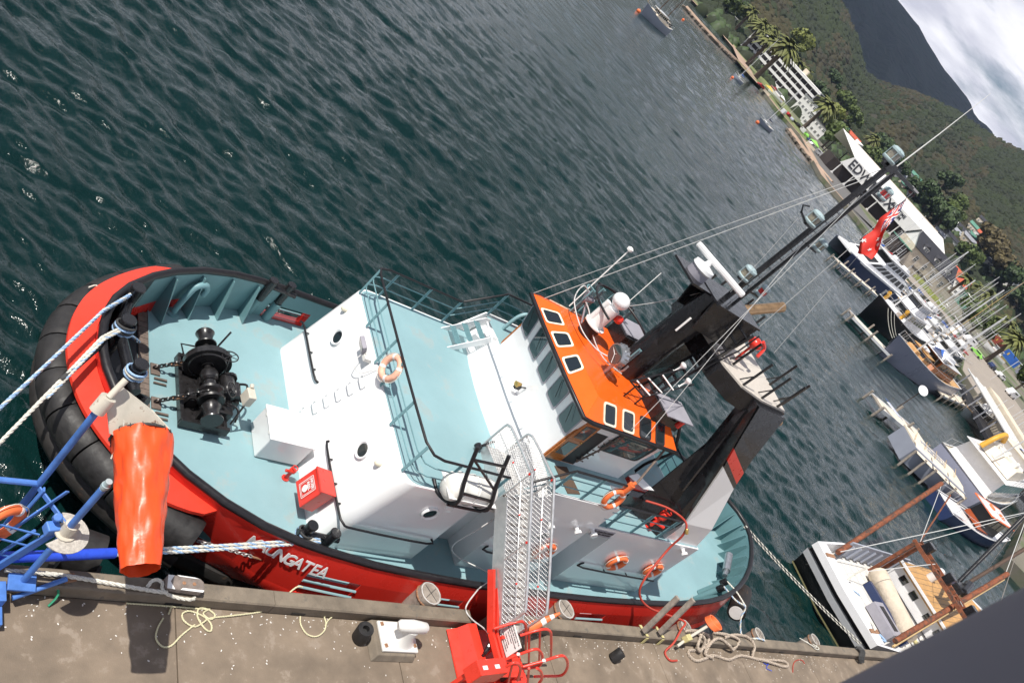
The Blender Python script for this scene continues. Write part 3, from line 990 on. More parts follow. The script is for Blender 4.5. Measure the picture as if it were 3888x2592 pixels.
# portholes
def porthole(c, nrm, R=.21, label='porthole'):
    n_ = vec(nrm).normalized()
    mb = MB(); mb.lathe(vec(c) - n_ * .02, n_, [(0, R * 1.1), (.09, R * 1.08), (.1, R), (.07, R * .82), (.02, R * .8)], 24)
    f = mb.build('porthole', 'white_paint', tug, smooth=40)
    mb = MB(); mb.cyl(vec(c) - n_ * .005, vec(c) + n_ * .035, R * .8, n=24); mb.build('pane', 'glass', f)
fn = (-1, 0, .21)
porthole((rake(11.15, 3.55), 14.88, 3.55), fn); porthole((rake(11.15, 3.58), 11.2, 3.58), fn)
porthole((13.22, YP, 3.62), (0, -1, 0)); porthole((17.3, YP, 3.62), (0, -1, 0))
# climbing rungs up the front
for k in range(6):
    z = 2.1 + k * .385
    y = 13.32 - k * .055
    x = rake(11.15, z)
    mb = MB(); mb.tube(sub([(x, y + .18, z), (x - .12, y + .16, z), (x - .13, y, z), (x - .12, y - .16, z), (x, y - .18, z)], 3), .016, 6)
    mb.build('rung', 'white_paint', tug, smooth=60)
# lamp, floodlight, hinge
mb = MB(); mb.lathe((rake(11.15, 3.98), 15.6, 3.98), (-1, 0, 0), [(0, .08), (.1, .08), (.14, .05), (.15, .02)], 12); mb.build('deck_lamp', 'frame_cream', tug, smooth=50)
mb = MB(); mb.lathe((rake(11.15, 3.95), 10.6, 3.95), (-1, 0, 0), [(0, .08), (.1, .08), (.14, .05), (.15, .02)], 12); mb.build('deck_lamp', 'frame_cream', tug, smooth=50)
mb = MB(); mb.box((11.5, 13.85, 4.45), (.12, .42, .26), M=Matrix.Rotation(-.5, 3, 'Y')); fl = mb.build('floodlight', 'grey_panel', tug, bevel=.015)
mb = MB(); mb.box((11.45, 13.85, 4.43), (.02, .36, .2), M=Matrix.Rotation(-.5, 3, 'Y')); mb.build('lens', 'lamp_glass', fl)
mb = MB(); mb.tube([(11.72, 13.6, 4.3), (11.55, 13.62, 4.3), (11.55, 13.6, 4.45)], .02, 6); mb.box((11.62, 13.52, 4.35), (.2, .16, .1)); mb.build('bracket', 'white_dirty', fl)
mb = MB(); mb.tube(sub([(11.55, 13.7, 4.3), (11.4, 13.5, 4.1), (11.55, 13.25, 4.05), (11.75, 13.1, 4.47), (11.9, 12.95, 4.48)], 4), .012, 5); mb.build('cable', 'cable_grey', fl)
# hose reel box on the port front corner
hb = MB(); hb.box((10.98, 10.78, 2.32), (.42, .72, .74), M=Matrix.Rotation(.2, 3, 'Y')); hbo = hb.build('hose_reel_box', 'sig_red', tug, bevel=.02)
hb = MB(); hb.plate([(10.80, 11.12, 2.74), (11.28, 11.12, 2.66), (11.28, 10.4, 2.66), (10.80, 10.4, 2.74)], .05); hb.build('lid', 'sig_red', hbo, bevel=.01)
Mh = frame((10.745, 10.78, 2.36), (0, -1, 0), (.2, 0, 1))
hb = MB()
for a, b_ in (((-.2, -.22), (.2, .22)),):
    P = lambda u, v, e: Mh @ Vector((u, v, e))
    for (u0, v0, u1, v1) in ((-.2, -.24, .2, -.225), (-.2, .225, .2, .24), (-.2, -.24, -.185, .24), (.185, -.24, .2, .24), (-.16, -.2, -.15, .2), (.15, -.2, .16, .2), (-.16, .19, .16, .2), (-.16, -.2, .16, -.19)):
        hb.face([P(u0, v0, .004), P(u1, v0, .004), P(u1, v1, .004), P(u0, v1, .004)])
    hb.add([P(.09 * cos(2 * pi * k / 20), -.08 + .09 * sin(2 * pi * k / 20), .004) for k in range(20)], [tuple(range(20))])
hb.build('sign_print', 'print_white', hbo)
text_mesh('sign_letters', 'HOSE\nREEL', .11, Mh @ Matrix.Translation((0, .1, .004)), 'print_white', hbo, .002, bold=True)
mb = MB(); mb.lathe((10.72, 11.5, DECK), (0, 0, 1), [(0, .1), (.03, .1), (.04, .05), (.3, .05), (.32, .09), (.38, .09), (.4, .03)], 12); mb.tube([(10.72, 11.5, 1.9), (10.55, 11.5, 1.9)], .04, 8); mb.torus((10.72, 11.5, 2.06), .07, .015, (0, 0, 1), 12, 5)
mb.build('fire_hydrant', 'sig_red', tug, smooth=50)
# white locker on the fore deck
mb = MB(); mb.box((10.5, 12.43, 2.0), (1.2, 1.0, .76)); lk = mb.build('deck_locker', 'white_paint', tug, bevel=.03)
mb = MB(); mb.box((10.5, 12.43, 2.4), (1.26, 1.06, .05)); mb.build('lid', 'white_paint', lk, bevel=.015)
for y in (12.15, 12.7):
    mb = MB(); mb.cyl((9.9, y - .05, 2.34), (9.9, y + .05, 2.34), .02); mb.build('hinge', 'white_dirty', lk)

# ---- railings: black top, teal posts and two lower bars
def railing(path, zb, h=.96, posts=None, bars=(.33, .66), top='rail_black', close_ends=True, name='railing'):
    pts = [vec((p[0], p[1], p[2] if len(p) > 2 else zb)) for p in path]
    up = Vector((0, 0, h))
    mb = MB(); mb.tube([p + up for p in pts], .034, 8)
    g = mb.build(name, top, tug, smooth=60)
    for b_ in bars:
        mb = MB(); mb.tube([p + up * b_ for p in pts], .017, 6); mb.build('lower_bar', 'rail_teal', g, smooth=60)
    for p in (posts or pts):
        p = vec((p[0], p[1], p[2] if len(p) > 2 else zb))
        mb = MB(); mb.bar(p, p + up, .016, .085, (0, 1, 0)); mb.build('post', 'rail_teal', g)
    return g
fr = [(14.85, 16.05), (12.2, 16.05), (11.85, 15.95), (11.78, 15.7), (11.76, 14.6), (11.75, 13.3), (11.75, 12.5), (11.76, 11.2), (11.78, 10.25), (11.92, 9.92), (12.2, 9.83), (14.35, 9.83)]
railing(fr, DT, posts=[(14.85, 16.05), (13.7, 16.05), (12.5, 16.05), (11.8, 15.85), (11.76, 14.6), (11.75, 13.35), (11.75, 12.6), (11.76, 11.4), (11.78, 10.1), (12.75, 9.83), (14.3, 9.83)])
railing([(15.05, 9.8, DT + .1), (15.9, 9.8, 5.33), (18.3, 9.8, 5.33)], 5.33, h=.95, posts=[(15.9, 9.8, 5.33), (17.1, 9.8, 5.33), (18.28, 9.8, 5.33)])
railing([(18.75, 9.8), (21.9, 9.8)], DT + .02, h=1.0, posts=[(19.2, 9.8), (20.4, 9.8), (21.7, 9.8)])
railing([(14.95, 16.1, DT), (16.0, 16.1, 5.33), (19.3, 16.1, 5.33), (20.6, 16.1, DT), (24.0, 16.1, DT)], DT, h=.96, posts=[(16.0, 16.1, 5.33), (17.6, 16.1, 5.33), (19.2, 16.1, 5.33), (21.5, 16.1, DT), (23.9, 16.1, DT)])
railing([(24.05, 11.6), (24.05, 15.6)], DT, posts=[(24.05, 11.7), (24.05, 13), (24.05, 14.3), (24.05, 15.5)])
# goose-neck vent by the starboard stair
mb = MB(); mb.tube(sub([(16.55, 15.75, 5.3), (16.6, 15.75, 5.85), (16.75, 15.75, 6.1), (16.95, 15.75, 6.1), (17.02, 15.75, 5.9)], 4), .06, 10); mb.lathe((17.02, 15.75, 5.95), (0, 0, -1), [(0, .07), (.03, .12), (.12, .12)], 12)
mb.build('goose_neck_vent', 'deck_blue', tug, smooth=50)

# ------------------------------------------------------------------ wheelhouse platform
PL = 5.3
arc = [(15.95, 16.1), (15.62, 15.3), (15.48, 14.6), (15.4, 13.8), (15.37, 12.95), (15.4, 12.1), (15.48, 11.3), (15.62, 10.6), (15.95, 9.8)]
base = arc + [(18.9, 9.8), (18.9, 10.6), (19.9, 10.6), (19.9, 15.3), (18.9, 15.3), (18.9, 16.1)]
top_ = [(x + (.33 if i < len(arc) else 0), y) for i, (x, y) in enumerate(base)]
mb = MB(); mb.prism(base, DT + .003, PL, top_); mb.build('wheelhouse_platform', 'white_paint', tug, smooth=30)
mb = MB()
side = [(15.98, 9.84), (18.88, 9.84), (18.88, 10.62), (19.88, 10.62), (19.88, 15.28), (18.88, 15.28), (18.88, 16.06), (15.98, 16.06), (16.1, 15.2), (16.1, 10.7)]
mb.face([(x, y, PL + .005) for x, y in side]); mb.build('platform_deck', 'deck_blue', tug)
for s, y in ((-1, YP), (1, YS)):
    mb = MB(); mb.plate([(15.35, y, DT - .1), (15.45, y, DT + .05), (15.95, y, 5.35), (18.33, y, 5.35), (18.75, y, DT + .1), (18.75, y, DT - .1)], .05, (0, 1, 0)); mb.build('side_screen', 'white_paint', tug)
mb = MB(); mb.tube([(15.72, 15.6, 5.42), (15.6, 14.6, 5.42), (15.55, 13.6, 5.42), (15.53, 12.95, 5.42), (15.55, 12.2, 5.42), (15.62, 11.2, 5.42)], .028, 8)
for y, x in ((15.3, 15.72), (14.5, 15.62), (13.6, 15.56), (12.7, 15.54), (11.8, 15.58)):
    mb.tube([(x - .02, y, 5.42), (x + .15, y, 5.31)], .018, 6)
mb.build('grab_rail', 'white_paint', tug, smooth=60)
# stair from the boat deck up to the platform, starboard
st = bpy.data.objects.new('stair', None); COL.objects.link(st); st.parent = tug; st.location = Vector((15.2, 15.4, DT)) - Vector((19, CY, 0))
for y in (15.78, 15.02):
    mb = MB(); mb.plate([(14.75, y, DT), (15.0, y, DT), (15.95, y, 5.2), (15.95, y, 5.42), (15.75, y, 5.42)], .025, (0, 1, 0)); mb.build('stringer', 'white_paint', st)
for k in range(3):
    mb = MB(); z = DT + .24 + k * .24; x = 15.02 + k * .27
    for q in range(5):
        mb.box((x - .1 + q * .05, 15.4, z), (.018, .72, .03))
    for q in range(9):
        mb.box((x, 15.08 + q * .08, z), (.22, .012, .024))
    mb.build('tread', 'rail_teal', st)
# ---- wheelhouse body
def ring_wh(xf, ha, xa, z, cv=.1):
    return [(xf + cv, CY + ha, z), (xf + cv * .35, CY + ha * .6, z), (xf, CY, z), (xf + cv * .35, CY - ha * .6, z), (xf + cv, CY - ha, z), (xa, CY - ha, z), (xa, CY + ha, z)]
SILL, EAVE = 6.22, 7.12
mb = MB(); mb.loft([ring_wh(16.0, 1.97, 19.5, PL + .002), ring_wh(16.0, 1.97, 19.5, SILL), ring_wh(15.78, 2.08, 19.55, EAVE)]); mb.build('wheelhouse', 'white_paint', tug, smooth=30)
def pane_quad(pts, name, glass='glass', frame_m='white_paint', fw=.045, out=.012, parent=None, rad=.35):
    """rounded window on a flat quad (pts in order): raised frame + pane"""
    pts = [vec(p) for p in pts]
    n = (pts[1] - pts[0]).cross(pts[3] - pts[0]).normalized()
    c = sum(pts, Vector((0, 0, 0))) / 4
    def rounded(k, off):
        out_ = []
        q = [c + (p - c) * k for p in pts]
        m = len(q)
        for i in range(m):
            a, p, b_ = q[i - 1], q[i], q[(i + 1) % m]
            L_ = min((a - p).length, (b_ - p).length) * rad * .5
            p0, p2 = p + (a - p).normalized() * L_, p + (b_ - p).normalized() * L_
            for t in (0, .33, .67, 1):
                out_.append(p0 * (1 - t) ** 2 + p * 2 * t * (1 - t) + p2 * t * t + n * off)
        return out_
    w = min((pts[1] - pts[0]).length, (pts[3] - pts[0]).length)
    k1 = 1 + 2 * fw / w
    mb = MB(); mb.loft([rounded(k1, 0), rounded(k1, out * 1.6), rounded(.98, out * 1.6), rounded(.98, out * .6)], cap=False)
    f = mb.build(name, frame_m, parent or tug, smooth=30)
    mb = MB(); mb.face(rounded(.985, out)); mb.build('pane', glass, f)
    return f
xs_at = lambda y, xf, cv=.1: xf + cv * float(np.interp(abs(y - CY) / 1.97, [0, .6, 1], [0, .35, 1]))
for y in (14.62, 13.79, 12.95, 12.11, 11.28):
    hw = .275
    z0, z1 = SILL + .04, EAVE - .1
    f0, f1 = (z0 - SILL) / (EAVE - SILL), (z1 - SILL) / (EAVE - SILL)
    P_ = lambda yy, z, f: (xs_at(yy, 16.0 - .22 * f) - .004, yy + (yy - CY) * .056 * f, z)
    fb = pane_quad([P_(y + hw, z0, f0), P_(y - hw, z0, f0), P_(y - hw, z1, f1), P_(y + hw, z1, f1)], 'window', 'glass_tint', 'grey_panel', .02)
    mb = MB(); mb.tube([(15.80, y + .1, EAVE - .15), (15.88, y - .12, SILL + .3)], .008, 5); mb.build('wiper', 'rail_black', fb)
# port and starboard side: sliding door and large window
for s in (-1, 1):
    yw = CY + s * 1.975
    o_ = s * .02
    mb = MB(); mb.box((16.72, yw + o_, 6.22), (1.25, .05, 1.72)); wr = mb.build('door_surround', 'wood_varnish', tug, bevel=.01)
    mb = MB(); mb.box((17.05, yw + o_ * 2.2, 6.2), (.52, .03, 1.6)); mb.build('doorway', 'print_black', wr)
    mb = MB(); mb.box((16.44, yw + o_ * 3.4, 6.2), (.62, .05, 1.62)); dr = mb.build('sliding_door', 'wood_varnish', tug, bevel=.01)
    for z, hh in ((6.62, .5), (5.92, .5)):
        mb = MB(); mb.box((16.44, yw + o_ * 4.8, z), (.4, .02, hh)); mb.build('door_pane', 'glass_tint', dr)
    mb = MB(); mb.sphere((16.68, yw + o_ * 5, 6.25), .03, 8, 5); mb.build('knob', 'brass', dr)
    q = [(17.6, yw + s * .006, 6.18), (19.25, yw + s * .006, 6.18), (19.25, yw + s * .1, 6.98), (17.6, yw + s * .1, 6.98)]
    pane_quad(q if s < 0 else q[::-1], 'window', 'glass_tint', 'print_black', .03)
# peg rail (flag halyard cleats) on the port wall
mb = MB(); mb.tube([(17.25, 10.88, 5.55), (17.55, 10.8, 6.7), (17.6, 10.78, 7.0)], .03, 6)
for k in range(7):
    z = 5.65 + k * .17; mb.tube([(17.28 + k * .04 - .12, 10.86, z), (17.28 + k * .04 + .12, 10.86, z)], .014, 5); mb.sphere((17.28 + k * .04 - .12, 10.86, z), .025, 6, 4); mb.sphere((17.28 + k * .04 + .12, 10.86, z), .025, 6, 4)
mb.build('halyard_cleats', 'slat_wood', tug, smooth=60)
mb = MB(); mb.box((16.85, 10.35, PL + .02), (.55, .85, .025), rz=.15); mb.build('door_mat', 'mat_brown', tug)
mb = MB(); mb.lathe((15.66, 13.05, 5.62), (1, 0, .25), [(0, .02), (.02, .1), (.12, .07), (.2, .05), (.22, .01)], 12); bl_ = mb.build('ship_bell', 'brass', tug, smooth=50)
mb = MB(); mb.box((15.78, 13.02, 5.58), (.2, .1, .14)); mb.tube([(15.78, 13.0, 5.6), (15.98, 12.95, 5.7)], .02, 6); mb.build('bell_bracket', 'print_black', bl_)
# ---- orange roof: sloping brow with skylights round a flat top
EZ, TZ = 7.2, 7.56
edge = [(15.98, CY + 2.28), (15.66, CY + 2.2), (15.60, CY + 1.0), (15.59, CY), (15.60, CY - 1.0), (15.66, CY - 2.2), (15.98, CY - 2.28), (19.76, CY - 2.28), (19.76, CY + 2.28)]
flat = [(16.25, CY + 1.68), (16.16, CY + 1.6), (16.12, CY + .8), (16.11, CY), (16.12, CY - .8), (16.16, CY - 1.6), (16.25, CY - 1.68), (19.4, CY - 1.68), (19.4, CY + 1.68)]
mb = MB(); mb.loft([[(x, y, EZ - .06) for x, y in edge], [(x, y, EZ + .03) for x, y in edge], [(x, y, TZ) for x, y in flat]]); rf = mb.build('wheelhouse_roof', 'roof_orange', tug, smooth=25)
mb = MB(); mb.tube([(x, y, EZ) for x, y in edge], .065, 8, closed=True); mb.build('roof_edge', 'rail_black', rf, smooth=60)
for y in (14.28, 13.35, 12.38):
    hw = .25
    q0, q1 = .2, .86
    A_ = lambda yy, t: (15.60 + (16.12 - 15.60) * t, CY + (yy - CY) * (1 - .2 * t), EZ + .03 + (TZ - EZ - .03) * t)
    pane_quad([A_(y + hw, q0), A_(y - hw, q0), A_(y - hw, q1), A_(y + hw, q1)], 'skylight', 'glass', 'frame_cream', .05, .015, rf)
for s in (-1, 1):
    for k, x in enumerate((16.62, 17.42, 18.2, 18.9)):
        hw = .22 if k < 3 else .17
        A_ = lambda xx, t: (xx, CY + s * (2.28 - .6 * t), EZ + .03 + (TZ - EZ - .03) * t)
        q = [A_(x - hw, .14), A_(x + hw, .14), A_(x + hw, .88), A_(x - hw, .88)]
        pane_quad(q if s < 0 else q[::-1], 'skylight', 'glass', 'frame_cream' if k < 2 else 'print_black', .045, .015, rf)
# things on the roof
mb = MB(); mb.cyl((16.75, 12.45, 8.22), (17.0, 12.45, 8.28), .30, n=24); mb.cyl((17.0, 12.45, 8.28), (17.12, 12.45, 8.31), .3, .16, n=24)
for k in range(16):
    a = 2 * pi * k / 16; mb.box((16.9, 12.45 + .305 * cos(a), 8.26 + .305 * sin(a)), (.16, .03, .03))
mb.cyl((17.05, 12.45, 7.55), (17.05, 12.45, 8.0), .05); mb.tube(sub([(17.05, 12.1, 8.28), (17.05, 12.12, 8.02), (17.05, 12.45, 7.95), (17.05, 12.78, 8.02), (17.05, 12.8, 8.28)], 3), .03, 6)
sl = mb.build('searchlight', 'steel', tug, smooth=40)
mb = MB(); mb.cyl((16.73, 12.45, 8.215), (16.76, 12.45, 8.222), .27, n=24); mb.build('lens', 'glass_tint', sl)
mb = MB(); mb.tube([(16.72, 12.45, 8.22), (16.72, 12.7, 8.3)], .008, 4); mb.tube([(16.72, 12.45, 8.22), (16.72, 12.3, 8.02)], .008, 4); mb.tube([(16.72, 12.45, 8.22), (16.72, 12.3, 8.42)], .008, 4); mb.build('lens_bars', 'print_white', sl)
mb = MB(); mb.cyl((16.95, 13.85, 7.55), (16.95, 13.85, 7.95), .27, n=20); pd = mb.build('pedestal', 'rail_black', tug, smooth=40)
mb = MB(); mb.cyl((16.95, 13.85, 7.95), (16.95, 13.85, 8.7), .22, n=20); mb.cyl((16.95, 13.85, 7.95), (16.95, 13.85, 7.99), .34, n=20); mb.cyl((16.75, 13.95, 8.0), (16.75, 13.95, 8.75), .09, n=12); mb.build('cylinder', 'white_matt', pd, smooth=40)
mb = MB(); mb.sphere((16.95, 13.85, 8.98), .27, 20, 10, (1, 1, .85)); mb.cyl((16.95, 13.85, 8.7), (16.95, 13.85, 8.82), .15, n=12); mb.build('satellite_dome', 'white_paint', pd, smooth=70)
mb = MB(); mb.sphere((17.25, 13.65, 8.55), .13, 16, 8); mb.cyl((17.15, 13.7, 8.5), (17.2, 13.68, 8.5), .07); mb.build('red_ball', 'sig_red', pd, smooth=70)
mb = MB(); mb.torus((17.6, 13.9, 8.52), 1.25, .035, (0, 0, 1), 28, 7, a0=radians(70), a1=radians(290), sy=.75)
mb.tube([(17.2, 15.1, 8.52), (18.0, 15.15, 8.52), (18.6, 14.6, 8.52)], .035, 7)
rg = mb.build('roof_rail', 'rail_black', tug, smooth=60)
for x, y in ((17.35, 14.95), (17.95, 15.05), (18.5, 14.6), (17.7, 12.75), (16.7, 14.6)):
    mb = MB(); mb.tube([(x, y, TZ if abs(y - CY) < 1.7 else 7.35), (x, y, 8.52)], .03, 6); mb.tube([(x + .09, y, TZ if abs(y - CY) < 1.7 else 7.35), (x + .09, y, 8.5)], .03, 6); mb.build('post', 'rail_teal', rg, smooth=60)
for ps, mm in (([(16.9, 14.75, 8.25), (16.55, 14.85, 8.35), (16.35, 14.5, 8.0), (16.4, 13.6, 7.8), (16.6, 12.9, 7.85), (16.85, 12.55, 8.0)], 'cable_grey'),
               ([(16.75, 14.6, 8.1), (16.9, 14.3, 8.0), (16.95, 13.5, 7.75), (17.2, 12.9, 7.65), (17.7, 12.5, 7.7)], 'cable_grey'),
               ([(16.9, 14.9, 8.2), (17.0, 15.15, 8.3), (17.2, 14.9, 8.3), (17.25, 14.3, 8.3)], 'rail_teal')):
    mb = MB(); mb.tube(sub(ps, 6), .02, 6); mb.build('cable', mm, tug, smooth=60)
mb = MB(); mb.lathe((16.78, 14.72, 8.15), (.5, -.3, .1), [(0, .2), (.02, .2), (.25, .06), (.3, .05)], 14); mb.tube([(16.85, 14.65, 8.12), (16.95, 14.2, 7.6)], .03, 6); mb.build('loudhailer', 'grey_panel', tug, smooth=50)
mb = MB(); mb.tube([(17.3, 15.3, 7.3), (17.75, 15.75, 9.6)], .02, 6); mb.lathe((17.75, 15.75, 9.58), (0, 0, 1), [(0, .04), (.02, .1), (.09, .1), (.13, .05), (.14, .01)], 12); mb.build('gps_antenna', 'white_matt', tug, smooth=50)
mb = MB(); mb.tube([(18.6, 15.0, 8.5), (18.95, 15.3, 9.7)], .012, 5); mb.build('whip_antenna', 'print_white', tug)
# instrument bars aft of the column
mb = MB()
for a, b_ in (((17.35, 11.9, 8.0), (18.8, 12.1, 8.9)), ((17.9, 11.6, 7.9), (19.3, 11.8, 8.8)), ((17.35, 11.9, 8.0), (17.9, 11.6, 7.9)), ((17.5, 11.75, 7.5), (17.5, 11.75, 8.05)), ((17.9, 11.6, 7.4), (17.9, 11.6, 7.95)), ((18.6, 12.05, 7.5), (18.6, 12.05, 8.85))):
    mb.tube([a, b_], .025, 6)
mb.build('aerial_frame', 'rail_black', tug, smooth=60)
for a, b_ in (((17.75, 12.05, 8.0), (18.05, 11.6, 8.02)), ((18.05, 12.1, 8.2), (18.4, 11.65, 8.22)), ((18.1, 11.9, 8.6), (18.4, 11.5, 8.55))):
    mb = MB(); mb.tube([a, b_], .022, 6); mb.build('dipole_arm', 'print_white', tug)
for p in ((18.75, 12.15, 8.95), (19.05, 11.85, 8.75)):
    mb = MB(); mb.lathe(p, (.3, 0, 1), [(-.25, .05), (-.22, .02), (-.05, .03), (0, .07), (.05, .11), (.1, .1), (.13, .03)], 12); mb.build('gps_mushroom', 'white_paint', tug, smooth=50)
# black lockers with grey lids aft on the roof sides
for s in (-1, 1):
    mb = MB(); mb.box((19.1, CY + s * 1.35, 7.72), (1.3, .75, .55)); bx = mb.build('battery_box', 'tug_black', tug, bevel=.015)
    mb = MB(); mb.box((19.15, CY + s * 1.5, 8.02), (1.25, .85, .03)); mb.build('lid', 'grey_panel', bx)
    mb = MB(); mb.cyl((19.35, CY + s * 1.85, 7.75), (19.35, CY + s * 1.85, 8.0), .09, n=12); mb.build('side_light', 'lamp_red' if s < 0 else 'lamp_glass', bx, smooth=50)
mb = MB(); mb.tube(sub([(19.75, 11.3, 7.7), (20.2, 11.2, 7.2), (20.6, 11.2, 6.7), (20.9, 11.6, 5.6), (21.3, 11.8, 4.5)], 5), .05, 8); mb.build('drain_hose', 'rail_black', tug, smooth=60)
# ------------------------------------------------------------------ column mast, gantry, funnels
mb = MB()
n = 16
def colring(cx, rx, ry, z):
    return [(cx + rx * cos(2 * pi * i / n), CY + ry * sin(2 * pi * i / n), z) for i in range(n)]
mb.loft([colring(18.33, .52, .42, 7.5), colring(18.35, .5, .4, 9.0), colring(18.55, .55, .42, 10.9)]); cm = mb.build('mast_column', 'tug_black', tug, smooth=50)
mb = MB(); mb.box((17.97, CY - .28, 9.85), (.06, .06, .55), rz=.5); mb.build('tube_light', 'print_white', cm, bevel=.01)
mb = MB(); mb.plate([(18.05, CY - .5, 10.0), (19.75, CY - .62, 10.0), (19.9, CY - .62, 10.98), (17.75, CY - .5, 10.98)], .06, (0, 1, 0)); mb.plate([(18.05, CY + .5, 10.0), (19.75, CY + .62, 10.0), (19.9, CY + .62, 10.98), (17.75, CY + .5, 10.98)], .06, (0, 1, 0))
mb.box((18.9, CY, 10.98), (2.2, 1.3, .06)); mb.box((17.35, CY + .3, 10.96), (.9, 1.1, .06)); mb.plate([(19.75, CY - .62, 10.0), (19.75, CY + .62, 10.0), (19.9, CY + .62, 10.98), (19.9, CY - .62, 10.98)], .05)
mb.build('mast_platform', 'tug_black', tug)
mb = MB(); mb.cyl((17.4, CY + .3, 10.99), (17.4, CY + .3, 11.2), .3, n=18); rd = mb.build('radar', 'grey_panel', tug, smooth=40)
mb = MB(); mb.lathe((17.4, CY + .3, 11.2), (0, 0, 1), [(0, .3), (.05, .34), (.15, .32), (.2, .1), (.33, .07)], 20); mb.build('radar_motor', 'white_paint', rd, smooth=40)
mb = MB(); mb.bar((17.08, 13.75, 11.58), (18.1, 12.25, 11.58), .14, .17); mb.build('scanner', 'white_paint', rd, bevel=.05)
# steps of the mast ladder
lad = bpy.data.objects.new('mast_ladder', None); COL.objects.link(lad); lad.parent = tug; lad.location = Vector((18.8, CY - .6, 7.5)) - Vector((19, CY, 0))
for y in (CY - .55, CY - 1.0):
    mb = MB(); mb.bar((18.55, y, 7.5), (19.45, y, 10.9), .04, .09, (1, 0, 0)); mb.build('rail', 'tug_black', lad)
for k in range(11):
    f = (k + .6) / 11.2
    mb = MB(); mb.box((18.55 + .9 * f, CY - .775, 7.5 + 3.4 * f), (.16, .42, .03)); mb.build('step', 'tug_black', lad)
mb = MB(); mb.tube([(18.75, CY - 1.02, 7.6), (18.75, CY - 1.02, 8.4), (19.55, CY - 1.02, 10.3), (19.6, CY - 1.02, 11.0)], .025, 6); mb.build('hand_rail', 'rail_black', lad, smooth=60)
# twin-post mast
MT = 16.15
for nm, xa, xb, w in (('fore_post', 18.66, 18.72, .12), ('aft_post', 19.12, 19.08, .075)):
    mb = MB(); mb.bar((xa, CY, 10.95), (xb, CY, MT), w, w); mb.build(nm, 'tug_black', tug, bevel=.01)
mr_ = bpy.data.objects.new('mast_rungs', None); COL.objects.link(mr_); mr_.parent = tug; mr_.location = Vector((18.88, CY, 11)) - Vector((19, CY, 0))
for k in range(13):
    z = 11.3 + k * .36
    mb = MB(); mb.tube([(18.7, CY, z), (19.1, CY, z)], .014, 5); mb.build('rung', 'tug_black', mr_)
mb = MB(); mb.tube([(18.92, CY - .03, 10.9), (18.9, CY - .05, MT)], .018, 5); mb.build('cable', 'cable_grey', tug)
def navlamp(c, R=.17, h=.34, red=False):
    x, y, z = c
    mb = MB(); mb.lathe(c, (0, 0, 1), [(-.02, R * 1.05), (.0, R * 1.15), (.05, R * 1.15), (.07, R)], 18); mb.lathe((x, y, z + h - .09), (0, 0, 1), [(0, R), (.02, R * 1.12), (.07, R * 1.1), (.12, R * .7), (.13, .02)], 18)
    for k in range(4):
        a = pi / 4 + k * pi / 2; mb.tube([(x + R * 1.05 * cos(a), y + R * 1.05 * sin(a), z), (x + R * 1.05 * cos(a), y + R * 1.05 * sin(a), z + h)], .012, 5)
    l = mb.build('navigation_lamp', 'lamp_case', tug, smooth=40)
    mb = MB(); mb.cyl((x, y, z + .06), (x, y, z + h - .08), R * .9, n=16); mb.build('lens', 'lamp_red' if red else 'lamp_glass', l, smooth=50)
def arm(a, b_, w=.06):
    mb = MB(); mb.bar(a, b_, w, w); return mb.build('lamp_arm', 'tug_black', tug)
for z, r_ in ((11.75, False), (13.9, False), (MT + .05, False)):
    navlamp((18.42 if z < 16 else 18.45, CY, z)); arm((18.3, CY, z - .04), (18.75, CY, z - .04), .1)
for z, r_ in ((11.65, True), (13.55, False), (15.55, True)):
    navlamp((19.55, CY, z - .05), .13, .3, r_); arm((19.05, CY, z - .1), (19.65, CY, z - .1))
arm((18.3, CY, 13.85), (17.85, CY + .02, 13.98), .05)
mb = MB(); mb.tube([(17.85, CY, 13.98), (17.8, CY + .1, 14.12), (17.95, CY + .05, 14.2)], .025, 5); mb.build('burgee_staff', 'tug_black', tug)
arm((18.7, CY, MT), (20.3, CY, 16.2), .09); arm((18.5, CY, MT), (18.9, CY, MT), .22)
mb = MB(); mb.box((20.25, CY, 16.22), (.3, .1, .05)); mb.build('wind_vane', 'print_white', tug)
mb = MB(); mb.tube([(18.9, CY, MT), (18.97, CY, 17.4), (19.0, CY, 18.75)], .014, 6, rr=[.02, .014, .006]); mb.build('whip_antenna', 'print_white', tug)
# gantry deck between the funnels
GZ = 9.82
fe = [(19.15, 0), (19.35, 1.2), (19.8, 1.85), (20.7, 2.08)]
ae = [(22.15, 2.05), (22.25, 1.3), (22.3, .6), (22.3, 0)]
halfp = fe + ae
poly = [(x, CY - h) for x, h in fe + ae] + [(x, CY + h) for x, h in (ae[:-1] + [])[::-1] + fe[:0:-1]]
poly = [(x, CY - h) for x, h in fe] + [(x, CY - h) for x, h in ae] + [(x, CY + h) for x, h in ae[-2::-1]] + [(x, CY + h) for x, h in fe[:0:-1]]
mb = MB(); mb.prism(poly, GZ - .62, GZ - .05); gb = mb.build('gantry', 'tug_black', tug)
c0x = 20.5
mb = MB(); mb.prism([(c0x + (x - c0x) * .97, CY + (y - CY) * .985) for x, y in poly], GZ - .05, GZ); mb.build('grating', 'grating', gb)
for s in (-1, 1):
    for x, h in ((19.9, 1.75), (22.15, 1.0), (22.15, 1.75), (20.75, 1.95), (21.6, 2.0), (19.5, .85), (20.05, .95)):
        if s > 0 and h < .9:
            continue
        mb = MB(); mb.bar((x, CY + s * h, GZ), (x + .06, CY + s * h, GZ + .98), .055, .055); mb.bar((x + .02, CY + s * (h - .22), GZ), (x + .03, CY + s * h, GZ + .42), .03, .03)
        mb.build('gantry_post', 'tug_black', gb)
